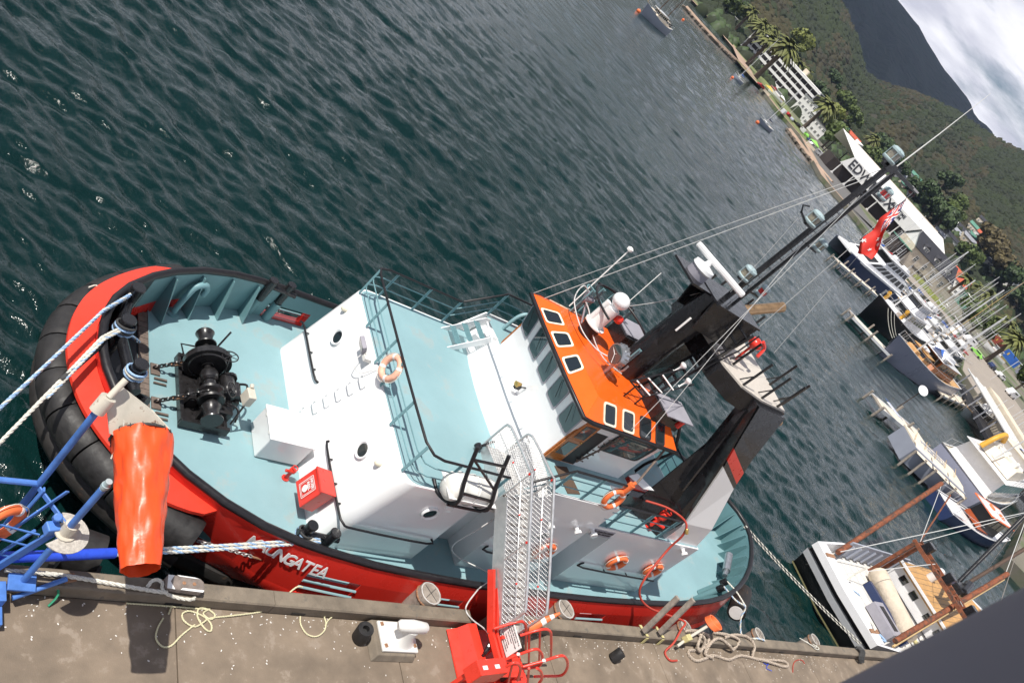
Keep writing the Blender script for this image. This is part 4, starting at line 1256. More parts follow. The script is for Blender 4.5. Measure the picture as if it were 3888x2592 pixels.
mb = MB(); mb.tube(sub([(20.6, CY - .9, GZ + .55), (20.75, CY - .75, GZ + .8), (20.5, CY - .7, GZ + .95)], 3), .05, 6); mb.sphere((20.55, CY - .55, GZ + .72), .22, 14, 8, (1, 1, .8)); mb.cyl((20.55, CY - .55, GZ), (20.55, CY - .55, GZ + .6), .04); mb.build('red_horn', 'sig_red', tug, smooth=50)
# funnels: black casing, red band, white foot
def lerp3(a, b_, t): return tuple(a[i] + (b_[i] - a[i]) * t for i in range(3))
for s in (-1, 1):
    Y = lambda h: CY + s * h
    # outline of outer face, low to high: front edge and rear edge (x, half, z)
    fr_ = [(22.25, 3.1, 4.45), (22.2, 3.08, 5.35), (21.45, 2.66, 7.59), (20.95, 2.42, 8.75), (20.6, 2.2, 9.72)]
    re_ = [(24.05, 3.12, 4.45), (23.7, 3.08, 5.38), (23.0, 2.68, 6.95), (22.5, 2.48, 8.1), (22.15, 2.16, 9.74)]
    th = [.75, .72, .6, .55, .5]
    def fun_ring(zf0, zr0):
        pf = [float(np.interp(zf0, [p[2] for p in fr_], [p[k] for p in fr_])) for k in (0, 1)]
        pr_ = [float(np.interp(zr0, [p[2] for p in re_], [p[k] for p in re_])) for k in (0, 1)]
        t = float(np.interp(zf0, [p[2] for p in fr_], th))
        return [(pf[0], Y(pf[1]), zf0), (pr_[0], Y(pr_[1]), zr0), (pr_[0], Y(pr_[1] - t), zr0), (pf[0] - .05, Y(pf[1] - t), zf0)]
    cuts = [(4.45, 4.45), (5.35, 5.38), (7.59, 6.95), (7.83, 7.14), (8.25, 7.59), (8.75, 8.1), (9.68, 9.7)]
    fo = None
    for (a, b_), mm, nm in (((0, 2), 'white_paint', 'funnel_foot'), ((2, 3), 'tug_black', 'funnel_band'), ((3, 4), 'sig_red', 'funnel_stripe'), ((4, 6), 'tug_black', 'funnel_casing')):
        mb = MB(); rs = [fun_ring(*cuts[k]) for k in range(a, b_ + 1)]
        mb.loft(rs); mb.build(nm, mm, tug)
    # black fore face and flare
    mb = MB()
    f0, f1 = fun_ring(4.46, 4.46), fun_ring(7.6, 7.6)
    f2 = fun_ring(9.7, 9.7)
    mb.plate([(21.9, Y(3.06), 4.47), (22.15, Y(3.06), 5.35), (21.38, Y(2.64), 7.6), (20.5, Y(2.18), 9.72), (20.45, Y(1.7), 9.72), (21.1, Y(1.9), 7.6), (21.0, Y(2.1), 5.2), (20.9, Y(2.2), 4.47)], .08)
    mb.plate([(20.9, Y(2.2), 4.47), (21.0, Y(2.1), 5.2), (21.1, Y(1.9), 7.6), (20.45, Y(1.7), 9.72), (22.0, Y(1.66), 9.72), (22.7, Y(1.9), 7.6), (24.0, Y(2.3), 4.47)], .06)
    mb.build('funnel_face', 'tug_black', tug)
    mb = MB(); mb.bar((21.2, Y(2.55), 6.2), (20.55, Y(2.0), 9.3), .10, .2, (0, 1, 0)); mb.build('cable_duct', 'tug_black', tug)
    mb = MB(); mb.tube([(21.7, Y(1.8), 8.9), (22.7, Y(1.82), 9.35)], .19, 14) if s < 0 else mb.tube([(21.6, Y(1.55), 10.1), (23.4, Y(1.62), 11.15)], .17, 14)
    mb.build('exhaust_pipe', 'copper', tug, smooth=50)
# aft boat deck gear
mb = MB(); mb.box((21.0, 11.2, DT + .35), (.9, .45, .55)); rb = mb.build('red_locker', 'sig_red', tug, bevel=.02)
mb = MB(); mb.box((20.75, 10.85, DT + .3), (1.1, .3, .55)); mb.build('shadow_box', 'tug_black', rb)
mb = MB(); mb.lathe((21.6, 10.2, DT), (0, 0, 1), [(0, .16), (.04, .16), (.05, .07), (.5, .07), (.55, .14), (.75, .14), (.8, .05)], 12)
mb.tube([(21.6, 10.2, DT + .3), (21.3, 10.05, DT + .3)], .06, 8); mb.tube([(21.6, 10.2, DT + .3), (21.85, 10.0, DT + .35)], .07, 8); mb.torus((21.6, 10.2, DT + .85), .12, .02, (0, 0, 1), 14, 5); mb.tube([(21.45, 10.3, DT), (21.45, 10.3, DT + .4), (21.6, 10.2, DT + .4)], .05, 8)
mb.build('fire_monitor', 'sig_red', tug, smooth=50)
for y, x in ((14.6, 20.6), (11.4, 20.2)):
    mb = MB(); mb.tube(sub([(x, y, DT), (x, y, DT + .5), (x + .2, y + .1, DT + .75), (x + .45, y + .1, DT + .7), (x + .5, y + .1, DT + .4)], 4), .13, 12); mb.build('goose_neck_vent', 'deck_blue', tug, smooth=50)
mb = MB(); mb.plate([(19.6, 10.9, 5.6), (20.2, 10.6, 5.55), (20.5, 10.5, 5.7), (19.9, 10.95, 5.75)], .04); mb.build('hatch_flap', 'white_paint', tug)
mb = MB(); mb.box((19.52, 11.5, 5.9), (.06, .9, 1.1)); mb.build('aft_door', 'print_black', tug)
mb = MB(); mb.tube([(18.4, 9.85, 6.2), (20.3, 11.4, 7.2)], .035, 6); mb.build('stay_bar', 'slat_wood', tug)
# vents, lamps and text on the port wall
for x, z in ((13.35, 4.15), (17.0, 4.22), (18.1, 4.25), (18.75, 4.3), (23.4, 4.3)):
    mb = MB(); mb.lathe((x, YP, z), (0, -1, -.1), [(0, .09), (.02, .06), (.12, .06), (.14, .11), (.22, .11), (.23, .02)], 14); mb.build('wall_lamp', 'white_paint', tug, smooth=50)
text_mesh('registry_text', 'MNZ 10', .2, frame((14.75, YP - .004, 4.28), (1, 0, 0), (0, 0, 1)), 'print_black', tug, bold=True)
mb = MB(); mb.box((19.3, YP - .005, 4.22), (.95, .008, .3)); sg = mb.build('notice_plate', 'grey_panel', tug)
text_mesh('notice_text', 'NO UNAUTHORISED\nVISITORS ABOARD', .1, frame((19.3, YP - .012, 4.22), (1, 0, 0), (0, 0, 1)), 'print_black', sg, bold=True)
# towing winch and stern gear
mb = MB(); mb.lathe((25.4, 10.75, 2.1), (.75, .65, 0), [(0, .1), (0, .42), (.06, .42), (.08, .28), (.6, .26), (.62, .4), (.7, .4), (.72, .1), (1.0, .1), (1.05, .42), (1.12, .42), (1.13, .05)], 20); mb.box((25.6, 11.0, 1.8), (.8, .5, .4), rz=.7); mb.box((25.2, 10.6, 1.85), (.5, .5, .5), rz=.7)
mb.build('capstan_winch', 'tug_black', tug, smooth=40)
mb = MB(); mb.tube([(25.15, 10.2, DECK), (25.15, 10.2, 2.4), (25.15, 10.5, 2.4), (25.15, 10.5, DECK)], .03, 6); mb.box((24.8, 10.9, 2.3), (.5, .9, .05)); mb.build('winch_step', 'rail_teal', tug)
mb = MB(); mb.torus((26.6, 12.95, 2.6), .8, .12, (1, 0, 0), 20, 10, a0=0, a1=pi); mb.box((26.6, 12.95, 2.0), (.6, 1.2, .8)); mb.tube([(26.6, 12.0, DECK), (26.6, 12.1, 2.7), (26.6, 12.95, 3.4), (26.6, 13.8, 2.7), (26.6, 13.9, DECK)], .14, 10)
mb.build('towing_gallows', 'tug_black', tug, smooth=45)
mb = MB(); mb.torus((25.1, 13.6, 2.6), .5, .16, (.3, 1, 0), 20, 10); mb.cyl((25.1, 13.2, 2.6), (25.1, 14.0, 2.6), .22); mb.box((25.1, 13.6, 1.85), (.9, .9, .5)); mb.build('towing_hook', 'tug_black', tug, smooth=45)
mb = MB(); mb.lathe((25.3, 15.0, 2.2), (0, 1, 0), [(-.6, .5), (-.55, .5), (-.54, .3), (.5, .3), (.52, .5), (.6, .5)], 18); mb.build('tow_rope_drum', 'rope_blue', tug, smooth=40)
for (x, y) in ((28.2, 9.75), (28.7, 10.05)):
    mb = MB(); mb.tube([(x - .2, y + .05, DECK), (x + .05, y - .02, 2.55)], .12, 10); q = mb.build('stern_bitt', 'bulwark_teal', tug, smooth=45)
    mb = MB(); mb.tube([(x + .03, y - .01, 2.5), (x + .1, y - .02, 2.75)], .14, 10); mb.build('bitt_head', 'tug_black', q, smooth=45)
mb = MB(); mb.tube([(30.3, 10.9, 2.2), (30.9, 11.6, 2.35)], .16, 12); mb.tube([(30.1, 10.7, 2.15), (30.3, 10.9, 2.2)], .1, 10); mb.build('stern_roller', 'steel', tug, smooth=45)
# stern tyre-roll fender and red shelf
mb = MB(); mb.cyl((30.0, 9.25, 1.95), (31.3, 10.2, 2.0), .36, n=20); rf_ = mb.build('roll_fender', 'belt', tug, smooth=45)
mb = MB(); mb.cyl((29.97, 9.23, 1.95), (30.0, 9.25, 1.95), .27, n=20); mb.build('fender_end', 'white_matt', rf_)
# liferaft in its cradle on the port side
lr = bpy.data.objects.new('liferaft', None); COL.objects.link(lr); lr.parent = tug; lr.location = Vector((13.4, 9.6, DT)) - Vector((19, CY, 0))
mb = MB(); mb.lathe((12.62, 9.62, 4.88), (1, .03, 0), [(0, .05), (.03, .24), (.14, .34), (.3, .36), (.34, .38), (.38, .36), (.75, .36), (.79, .38), (.83, .36), (1.25, .36), (1.4, .33), (1.5, .24), (1.53, .05)], 22)
mb.build('raft_canister', 'raft_white', lr, smooth=40)
mb = MB(); mb.torus((13.37, 9.63, 4.88), .375, .02, (0, 0, 1), 4, 4)
mb2 = MB(); mb2.box((13.37, 9.63, 4.88), (1.5, .77, .03)); mb2.build('raft_seam', 'white_matt', lr)
for x in (12.95, 13.35, 13.8):
    mb = MB(); mb.torus((x, 9.63, 4.88), .375, .012, (1, 0, 0), 22, 5); mb.build('strap', 'cable_grey', lr)
for x0 in (12.75, 13.75):
    mb = MB(); mb.tube(sub([(x0 - .05, 10.05, 4.5), (x0, 9.7, 4.46), (x0 + .1, 9.35, 4.62), (x0 + .12, 9.22, 4.9), (x0 - .1, 9.45, 5.5), (x0 - .32, 9.7, 6.25)], 4), .05, 8); mb.build('cradle_arm', 'rail_black', lr, smooth=60)
mb = MB(); mb.bar((12.55, 9.58, 5.95), (13.5, 9.58, 6.0), .05, .05); mb.bar((12.55, 9.58, 5.95), (13.75, 9.42, 5.3), .05, .05); mb.bar((12.78, 9.3, 5.1), (13.8, 9.3, 5.05), .05, .05); mb.bar((12.8, 9.3, 4.6), (13.9, 9.3, 4.6), .05, .05); mb.build('cradle_brace', 'rail_black', lr)
# ------------------------------------------------------------------ ship's pillar beside the camera
mat('ship_grey', (0.20, 0.19, 0.22), 0.55, var=0.12, scale=3, spot=(0.12, 0.115, 0.14), spot_amt=0.64)
t = thing('ship_pillar', 'dull grey rounded steel pillar close up in the lower right corner', 'pillar', (0.62, -0.065, 13.2))
mb = MB(); mb.cyl((0.62, -.065, 13.2), (0.62, -.065, 17.6), .176, n=40); mb.build('post', 'ship_grey', t, smooth=60)
mb = MB(); mb.box((-2.2, -3.0, 17.68), (8.2, 7.2, .16)); mb.build('shade_deckhead', 'ship_grey', t)  # unseen overhead plate, added to keep the sun off the pillar
mb = MB(); mb.box((-1.5, -3.0, 13.1), (4.5, 5.6, .2)); mb.build('foot_deck', 'ship_grey', t)

def ony(u, v, y):
    d = FWD + RGT * ((u - 1944) / 3152.4) - UPC * ((v - 1296) / 3152.4)
    return CAM + d * (y / d.y)
# ------------------------------------------------------------------ white mooring bollard
t = thing('mooring_bollard', 'white painted staghorn mooring bollard bolted on a concrete plinth', 'bollard', (12.5, 7.1, QZ))
mb = MB(); mb.prism([(11.78, 6.66), (12.98, 6.66), (12.98, 7.55), (11.78, 7.55)], QZ + .002, QZ + .17, [(11.9, 6.74), (12.95, 6.74), (12.95, 7.55), (11.9, 7.55)]); mb.build('plinth', 'concrete_kerb', t, bevel=.02)
mb = MB(); mb.prism([(12.0, 6.8), (13.0, 6.8), (13.0, 7.5), (12.0, 7.5)], QZ + .172, QZ + .24); mb.build('base_plate', 'white_dirty', t, bevel=.02)
mb = MB()
def oval(cx, cy, z, rx, ry, n=18): return [(cx + rx * cos(2 * pi * i / n), cy + ry * sin(2 * pi * i / n), z) for i in range(n)]
mb.loft([oval(12.62, 7.1, QZ + .24, .34, .26), oval(12.6, 7.1, QZ + .32, .25, .21), oval(12.58, 7.12, QZ + .5, .19, .17), oval(12.58, 7.14, QZ + .66, .22, .16)]); mb.build('stem', 'white_dirty', t, smooth=60)
mb = MB(); mb.tube([(12.16, 7.16, QZ + .68), (12.2, 7.16, QZ + .70), (12.55, 7.15, QZ + .72), (12.9, 7.14, QZ + .70), (12.95, 7.14, QZ + .68)], .13, 14, rr=[.09, .13, .15, .13, .09]); mb.build('horn', 'white_dirty', t, smooth=60)
for x, y in ((12.1, 6.92), (12.1, 7.42), (12.92, 6.95)):
    mb = MB(); mb.box((x, y, QZ + .25), (.07, .08, .03), rz=.2); mb.cyl((x, y, QZ + .26), (x, y, QZ + .285), .018, n=8); mb.build('bolt', 'chain_rust', t)
# rubber rollers lying on the quay
for c, d, lab in (((11.55, 7.18, QZ + .2), (-.1, .03, .42), 'black hollow rubber roller standing beside the white bollard'), ((20.62, 7.04, QZ + .17), (.12, .06, .3), 'black hollow rubber roller alone on the open quay')):
    c = vec(c); d = vec(d).normalized()
    L_, R_ = (.42, .185) if lab.endswith('bollard') else (.36, .16)
    mb = MB(); mb.lathe(c - d * L_ / 2, d, [(0, R_ * .4), (0, R_ * .95), (.02, R_), (L_ - .02, R_), (L_, R_ * .95), (L_, R_ * .42), (L_ - .12, R_ * .38), (L_ - .12, .01)], 22)
    tag(mb.build('rubber_roller', 'rubber', smooth=40, loc=tuple(c)), lab, 'rubber roller', 'rubber rollers on the quay')
# wooden cleat with white rope
t = thing('wooden_cleat', 'weathered grey timber cleat with flaking white paint on the kerb', 'cleat', (7.42, 7.8, KZ))
mb = MB(); pts = [(7.08, 7.66), (7.72, 7.63), (7.79, 7.70), (7.79, 7.85), (7.72, 7.92), (7.1, 7.95), (7.04, 7.88), (7.04, 7.73)]
mb.prism(pts, KZ + .05, KZ + .19); mb.build('cap', 'cleat_wood' if 'cleat_wood' in MATS else 'wood_grey', t, bevel=.03)
mb = MB(); mb.box((7.42, 7.79, KZ + .027), (.45, .2, .05)); mb.build('foot', 'wood_grey', t)
mb = MB(); mb.plate([(7.05, 7.66, KZ + .192), (7.2, 7.65, KZ + .192), (7.12, 7.8, KZ + .192), (7.2, 7.93, KZ + .192), (7.08, 7.93, KZ + .192)], .006); mb.plate([(7.3, 7.65, KZ + .192), (7.74, 7.635, KZ + .192), (7.77, 7.68, KZ + .192), (7.35, 7.69, KZ + .192)], .006); mb.plate([(7.25, 7.94, KZ + .192), (7.6, 7.925, KZ + .192), (7.7, 7.9, KZ + .192), (7.3, 7.915, KZ + .192)], .006); mb.build('flaking_paint', 'white_matt', t)
for x in (7.38, 7.58):
    mb = MB(); mb.cyl((x, 7.79, KZ + .188), (x, 7.79, KZ + .2), .035, n=10); mb.build('bolt', 'chain_rust', t)

# ------------------------------------------------------------------ ropes
def twist(pts, R, strands, mats, parent=None, name='rope', k=3, pitch=None, nside=5):
    """laid rope: strands wound round a centre line; one mesh"""
    P_ = sub(pts, k) if k > 1 else [vec(p) for p in pts]
    # resample evenly
    cumL = [0.0]
    for i in range(1, len(P_)):
        cumL.append(cumL[-1] + (P_[i] - P_[i - 1]).length)
    L_ = cumL[-1]
    pitch = pitch or R * 9
    m = max(8, min(420, int(L_ / pitch * 7)))
    xs_, ys_, zs_ = ([p[i] for p in P_] for i in range(3))
    C = [Vector((float(np.interp(L_ * i / m, cumL, xs_)), float(np.interp(L_ * i / m, cumL, ys_)), float(np.interp(L_ * i / m, cumL, zs_)))) for i in range(m + 1)]
    mb = MB()
    for s_ in range(strands):
        mb.mi = s_ % len(mats)
        pts_ = []
        for i, c in enumerate(C):
            d = (C[min(i + 1, m)] - C[max(i - 1, 0)]).normalized()
            u = Vector((0, 0, 1)).cross(d)
            u = u.normalized() if u.length > .05 else Vector((1, 0, 0))
            w = d.cross(u)
            a = 2 * pi * (L_ * i / m) / pitch + 2 * pi * s_ / strands
            pts_.append(c + (u * cos(a) + w * sin(a)) * R * .5)
        mb.tube(pts_, R * .55, nside)
    return mb.build(name, mats, parent, smooth=70)
def cat_pts(a, b_, sag, n=12):
    a, b_ = vec(a), vec(b_)
    return [a.lerp(b_, i / n) - Vector((0, 0, sag * 4 * (i / n) * (1 - i / n))) for i in range(n + 1)]
def roped(name, lab, group, build):
    t = thing(name, lab, 'rope', (0, 0, 0), group)
    build(t)
    return t
def r1(t):
    a, e = Vector((5.55, 13.5, 3.26)), Vector((2.4, 8.0, 2.75))
    line = [Vector((6.15, 14.3, 3.2))] + cat_pts(a, e, .1)
    for o_ in (-.035, .035):
        twist([p + Vector((0, 0, o_)) for p in line], .035, 3, ['rope_blue', 'rope_white', 'rope_blue'], t, 'strand', 1)
    s_ = [a.lerp(e, f) - Vector((0, 0, .1 * 4 * f * (1 - f))) for f in (.62, .75, .85, 1)]
    mb = MB(); mb.tube(s_, .085, 10); mb.build('sleeve', 'sleeve_blue', t, smooth=60)
    for k in range(4):
        mb = MB(); mb.torus((6.06, 13.35, 3.05 + .06 * k), .2, .03, (0, .1 * k, 1), 18, 6); mb.build('turn', 'rope_dark' if k % 2 else 'rope_blue', t, smooth=60)
    for k in range(3):
        mb = MB(); mb.torus((6.3, 12.2, 3.05 + .06 * k), .2, .03, (0, .1 * k, 1), 18, 6); mb.build('turn', 'rope_white' if k % 2 else 'rope_blue', t, smooth=60)
    twist([(6.06, 13.35, 3.0), (6.5, 13.7, 2.6), (6.9, 14.1, 2.1), (6.9, 14.5, 1.75)], .03, 3, ['rope_blue', 'rope_white'], t, 'tail')
roped('bow_mooring_rope', 'blue and white doubled mooring rope running left from the bow bitts over the red shelf', 'mooring ropes of the tug', r1)
def r2(t):
    a, e = Vector((5.55, 12.75, 3.26)), Vector((2.9, 8.0, 2.65))
    line = [Vector((5.95, 13.25, 3.15))] + cat_pts(a, e, .1)
    twist(line, .04, 3, ['rope_white'], t, 'strand', 1)
    twist([p + Vector((.03, -.05, .01)) for p in line[:6]], .03, 3, ['rope_white', 'rope_blue'], t, 'strand', 1)
    mb = MB(); mb.tube([line[0].lerp(line[4], f) for f in (.3, .65, 1)], .06, 8); mb.build('chafe_sleeve', 'rope_dark', t, smooth=60)
roped('second_bow_rope', 'white mooring rope with black chafe sleeve running left beside the doubled blue rope', 'mooring ropes of the tug', r2)
def r3(t):
    a, e = Vector((10.55, 9.1, 2.75)), Vector((3.4, 7.75, 2.75))
    line = cat_pts(a, e, .1)
    for o_ in (-.04, .04):
        twist([p + Vector((0, o_, 0)) for p in line], .036, 3, ['rope_blue', 'rope_white', 'rope_white'], t, 'strand', 1)
    mb = MB(); mb.tube([a.lerp(e, f) - Vector((0, 0, .1 * 4 * f * (1 - f))) for f in (.62, .72, .86, 1)], .095, 10); mb.build('sleeve', 'sleeve_blue', t, smooth=60)
    for k in range(4):
        mb = MB(); mb.torus((10.2, 9.25, 2.62 + .05 * k), .17, .028, (.1, .05 * k, 1), 18, 6); mb.build('turn', 'rope_dark' if k % 2 else 'rope_blue', t, smooth=60)
roped('breast_mooring_rope', 'blue and white doubled rope with blue sleeve crossing the ship name', 'mooring ropes of the tug', r3)
def r4(t):
    twist([(4.4, 7.78, KZ + .06), (5.2, 7.80, KZ + .045), (6.0, 7.74, KZ + .045), (6.8, 7.66, KZ + .05), (7.1, 7.62, KZ + .1)], .04, 3, ['rope_white'], t, 'strand')
    twist([(6.75, 7.72, KZ + .05), (6.85, 7.85, KZ + .1), (7.0, 7.8, KZ + .12), (7.02, 7.66, KZ + .08), (7.3, 7.58, KZ + .03), (7.62, 7.57, KZ + .02), (7.66, 7.62, KZ + .03)], .036, 3, ['rope_white'], t, 'bight')
roped('kerb_rope', 'thick white laid rope along the kerb top tied to the wooden cleat', 'mooring ropes of the tug', r4)
def r5(t):
    z = QZ + .02
    px = [(480, 2262), (640, 2212), (752, 2250), (790, 2270), (790, 2295), (770, 2330), (800, 2350), (815, 2335), (790, 2310), (755, 2305), (750, 2340), (775, 2385), (800, 2395), (800, 2370), (775, 2340), (720, 2320), (692, 2330), (700, 2360), (740, 2378), (775, 2360), (800, 2345), (900, 2335), (1000, 2318), (1050, 2290), (1090, 2258), (1115, 2256)]
    pts = [onz(u, v, z if v > 2300 else z + .0) for u, v in px]
    pts = [Vector((p.x, min(p.y, 7.56) if i < 21 else p.y, z + .015 * (i % 2))) for i, p in enumerate(pts)]
    for i in range(22, 26):
        pts[i].z = z + (.0, .1, .33, .33)[i - 22]
    twist(pts, .017, 3, ['rope_yellow'], t, 'strand', 4)
    px = [(620, 2345), (600, 2380), (592, 2420), (615, 2452), (650, 2450), (690, 2410), (740, 2370)]
    twist([onz(u, v, z) for u, v in px], .017, 3, ['rope_yellow'], t, 'loop', 4)
    twist([onz(u, v, z) for u, v in [(640, 2330), (665, 2275), (700, 2268), (745, 2270)]], .017, 3, ['rope_yellow'], t, 'bight', 4)
roped('yellow_line', 'thin pale yellow line lying in loose loops on the quay', None, r5)
def r6(t):
    px = [(1140, 2338), (1142, 2370), (1165, 2405), (1200, 2415), (1230, 2395), (1238, 2365), (1232, 2340), (1250, 2332), (1265, 2335), (1245, 2355), (1235, 2375)]
    twist([onz(u, v, QZ + .03) for u, v in px], .016, 3, ['rope_yellow'], t, 'strand', 4)
roped('short_yellow_line', 'short knotted pale yellow line hanging from the kerb left of the rubber roller', None, r6)
def r7(t):
    z = QZ + .04
    raw = [(24.6, 7.9, KZ + .05), (25.3, 7.95, KZ + .06), (25.9, 7.8, KZ + .08), (25.8, 7.55, KZ - .1), (25.5, 7.45, z + .02), (24.95, 7.42, z), (24.75, 7.28, z), (25.0, 7.08, z), (25.6, 7.15, z), (26.3, 7.3, z), (27.2, 7.18, z), (28.2, 7.36, z), (29.5, 7.26, z), (31.2, 7.26, z), (31.5, 7.12, z), (31.1, 7.04, z), (29.8, 7.2, z + .04), (29.0, 7.33, z), (29.0, 7.6, z + .25), (28.7, 7.9, KZ + .06), (27.8, 7.95, KZ + .06), (27.0, 7.8, KZ + .08)]
    twist(raw, .055, 3, ['rope_stripe'], t, 'strand', 4, pitch=.35)
    twist([(26.4, 7.95, KZ + .05), (27.2, 7.9, KZ + .1), (27.9, 7.75, KZ + .08), (27.6, 7.5, z + .1), (27.2, 7.55, KZ), (26.6, 7.75, KZ + .07), (26.0, 7.6, KZ + .02), (25.7, 7.3, z + .05), (26.1, 7.2, z + .06)], .055, 3, ['rope_stripe'], t, 'coil', 4, pitch=.35)
    twist([(25.2, 7.85, KZ + .1), (25.5, 7.7, KZ + .12), (25.6, 7.5, z + .16), (25.35, 7.35, z + .1), (25.2, 7.5, z + .2), (25.35, 7.8, KZ + .16)], .05, 3, ['rope_stripe'], t, 'coil', 4, pitch=.35)
roped('striped_rope_pile', 'black flecked thick rope heaped in bights over the kerb below the tug stern', 'mooring ropes of the tug', r7)
def r8(t):
    a, e = Vector((32.3, 12.8, 2.9)), Vector((38.2, 8.0, 2.75))
    line = cat_pts(a, e, .1)
    twist(line, .03, 3, ['rope_dark', 'rope_white', 'rope_white'], t, 'strand', 1)
    twist([p + Vector((0.04, 0, .08)) for p in line], .03, 3, ['rope_white', 'rope_white', 'rope_dark'], t, 'strand', 1)
    for k in range(5):
        twist([(38.1 + .1 * k, 7.95, 2.6), (38.3 + .1 * k, 7.75, KZ + .12), (38.2 + .12 * k, 7.55, 2.45), (38.4 + .1 * k, 7.4, 2.3)], .045, 3, ['rope_dark'], t, 'turn', 3)
roped('stern_mooring_rope', 'grey and white doubled rope from the tug stern to the quay across the trawler bow', 'mooring ropes of the tug', r8)
def r9(t):
    twist([(28.3, 9.75, 2.75), (28.6, 9.2, 2.8), (29.0, 8.95, 2.85), (29.0, 8.7, 2.5), (29.1, 8.3, 2.2), (29.0, 8.0, 2.3), (29.4, 7.9, KZ + .06), (29.9, 7.85, KZ + .05)], .035, 3, ['rope_blue', 'rope_white', 'rope_white'], t, 'strand', 4)
    twist([(28.75, 10.0, 2.75), (28.9, 9.5, 2.85), (29.0, 8.95, 2.87)], .03, 3, ['rope_white'], t, 'strand', 4)
roped('short_stern_line', 'pale blue and white line from the port stern bitts down to the kerb', 'mooring ropes of the tug', r9)
def r10(t):
    mb = MB(); mb.tube(sub([(20.9, 10.6, 5.1), (21.4, 10.2, 5.45), (21.95, 9.8, 5.5), (22.05, 9.55, 5.2), (22.1, 9.45, 4.5), (21.65, 8.9, 3.6), (21.85, 8.65, 3.1), (22.5, 8.42, 2.85), (23.6, 8.3, 2.75), (24.4, 8.1, 2.78), (24.1, 7.85, 2.7), (23.7, 7.5, 2.5), (23.4, 7.3, 2.26), (23.5, 7.05, 2.24), (23.9, 7.05, 2.24)], 6), .035, 8)
    mb.build('hose_body', 'hose_red', t, smooth=60)
    mb = MB(); mb.lathe((22.0, 9.62, 5.42), (.2, -.7, -.6), [(0, .05), (.02, .06), (.15, .06), (.17, .04)], 10); mb.build('coupling', 'brass', t, smooth=50)
t = thing('fire_hose', 'red rubber hose looping from the tug boat deck down to the kerb', 'hose', (0, 0, 0)); r10(t)
mb = MB(); mb.tube(sub([(15.3, 9.75, 4.7), (14.9, 9.6, 3.6), (14.75, 9.6, 2.7), (15.2, 9.5, 2.35), (15.9, 8.9, 2.65), (15.2, 8.4, 2.7), (14.75, 8.0, 2.62), (14.78, 7.85, 2.52), (14.85, 7.6, 2.6), (14.95, 7.35, 2.75), (15.0, 7.1, 2.85)], 6), .018, 6)
tag(mb.build('power_cable', 'cable_grey', smooth=60), 'thin white cable from the gangway stand to the tug side', 'cable')
mb = MB(); mb.tube(sub([onz(u, v, QZ + .015) for u, v in [(3010, 2550), (3012, 2520), (3025, 2505), (3045, 2505), (3055, 2518)]], 4), .018, 6)
tag(mb.build('orange_cord', 'hose_red', smooth=60), 'short curved orange cord lying on the quay near the trawler', 'cord')
mb = MB(); mb.tube(sub([onz(u, v, QZ + .015) for u, v in [(2905, 2505), (2915, 2520), (2910, 2535), (2930, 2545)]], 4), .014, 6); mb.tube(sub([onz(u, v, QZ + .02) for u, v in [(2900, 2512), (2920, 2505), (2916, 2522), (2900, 2516)]], 4), .014, 6)
tag(mb.build('blue_twine', 'sleeve_blue', smooth=60), 'small tangle of blue twine on the quay below the striped rope', 'twine')
mb = MB(); mb.tube(sub([(33.0, 8.1, KZ + .05), (33.6, 7.9, KZ + .05), (33.9, 7.75, KZ + .1), (34.2, 7.85, KZ + .06)], 5), .02, 5); mb.tube(sub([(33.5, 8.0, KZ + .03), (34.0, 7.7, KZ + .04), (34.3, 7.75, KZ + .05), (33.9, 7.9, KZ + .06)], 5), .02, 5)
tag(mb.build('pale_line', 'rope_white', smooth=60), 'pale blue line tied round the pile nearest the trawler', 'rope')

# ------------------------------------------------------------------ leaning planks and strops
for k, (x0, lab) in enumerate(((22.05, 'weathered square plank leaning out over the kerb, left of two'), (22.9, 'weathered square plank leaning out over the kerb, right of two'))):
    t = thing('fender_plank', lab, 'plank', (x0, 7.7, KZ), 'planks leaning over the kerb')
    mb = MB(); mb.bar((x0, 7.72, 2.62), (x0 + .05, 8.05, 4.15), .16, .1, (1, 0, 0)); mb.build('board', 'wood_grey', t, bevel=.008)
    mb = MB(); mb.plate([(x0 + .05, 7.98, KZ + .03), (x0 + .22, 7.62, KZ + .03), (x0 + .34, 7.62, KZ + .03), (x0 + .17, 7.98, KZ + .03)], .02); mb.plate([(x0 + .22, 7.58, KZ), (x0 + .34, 7.58, KZ), (x0 + .36, 7.55, QZ + .02), (x0 + .24, 7.55, QZ + .02)], .02); mb.build('strop', 'strop_yellow' if 'strop_yellow' in MATS else 'rope_yellow', t)
t = thing('water_hydrant', 'cream valve box with pipe and coiled orange hose on the kerb', 'hydrant', (25.0, 7.7, KZ))
mb = MB(); mb.box((24.4, 7.62, KZ + .12), (.28, .2, .22), rz=.2); mb.build('valve_box', 'strop_yellow' if 'strop_yellow' in MATS else 'rope_yellow', t, bevel=.02)
mb = MB(); mb.tube([(24.0, 7.45, KZ - .1), (24.5, 7.65, KZ + .1), (25.6, 8.0, KZ + .42)], .05, 8); mb.build('pipe', 'cream_rust', t, smooth=60)
for k in range(5):
    mb = MB(); mb.torus((25.7 + .02 * k, 8.02, KZ + .45 + .035 * k), .27, .028, (.1, .15, 1), 24, 6); mb.build('hose_turn', 'buoy_orange', t, smooth=60)

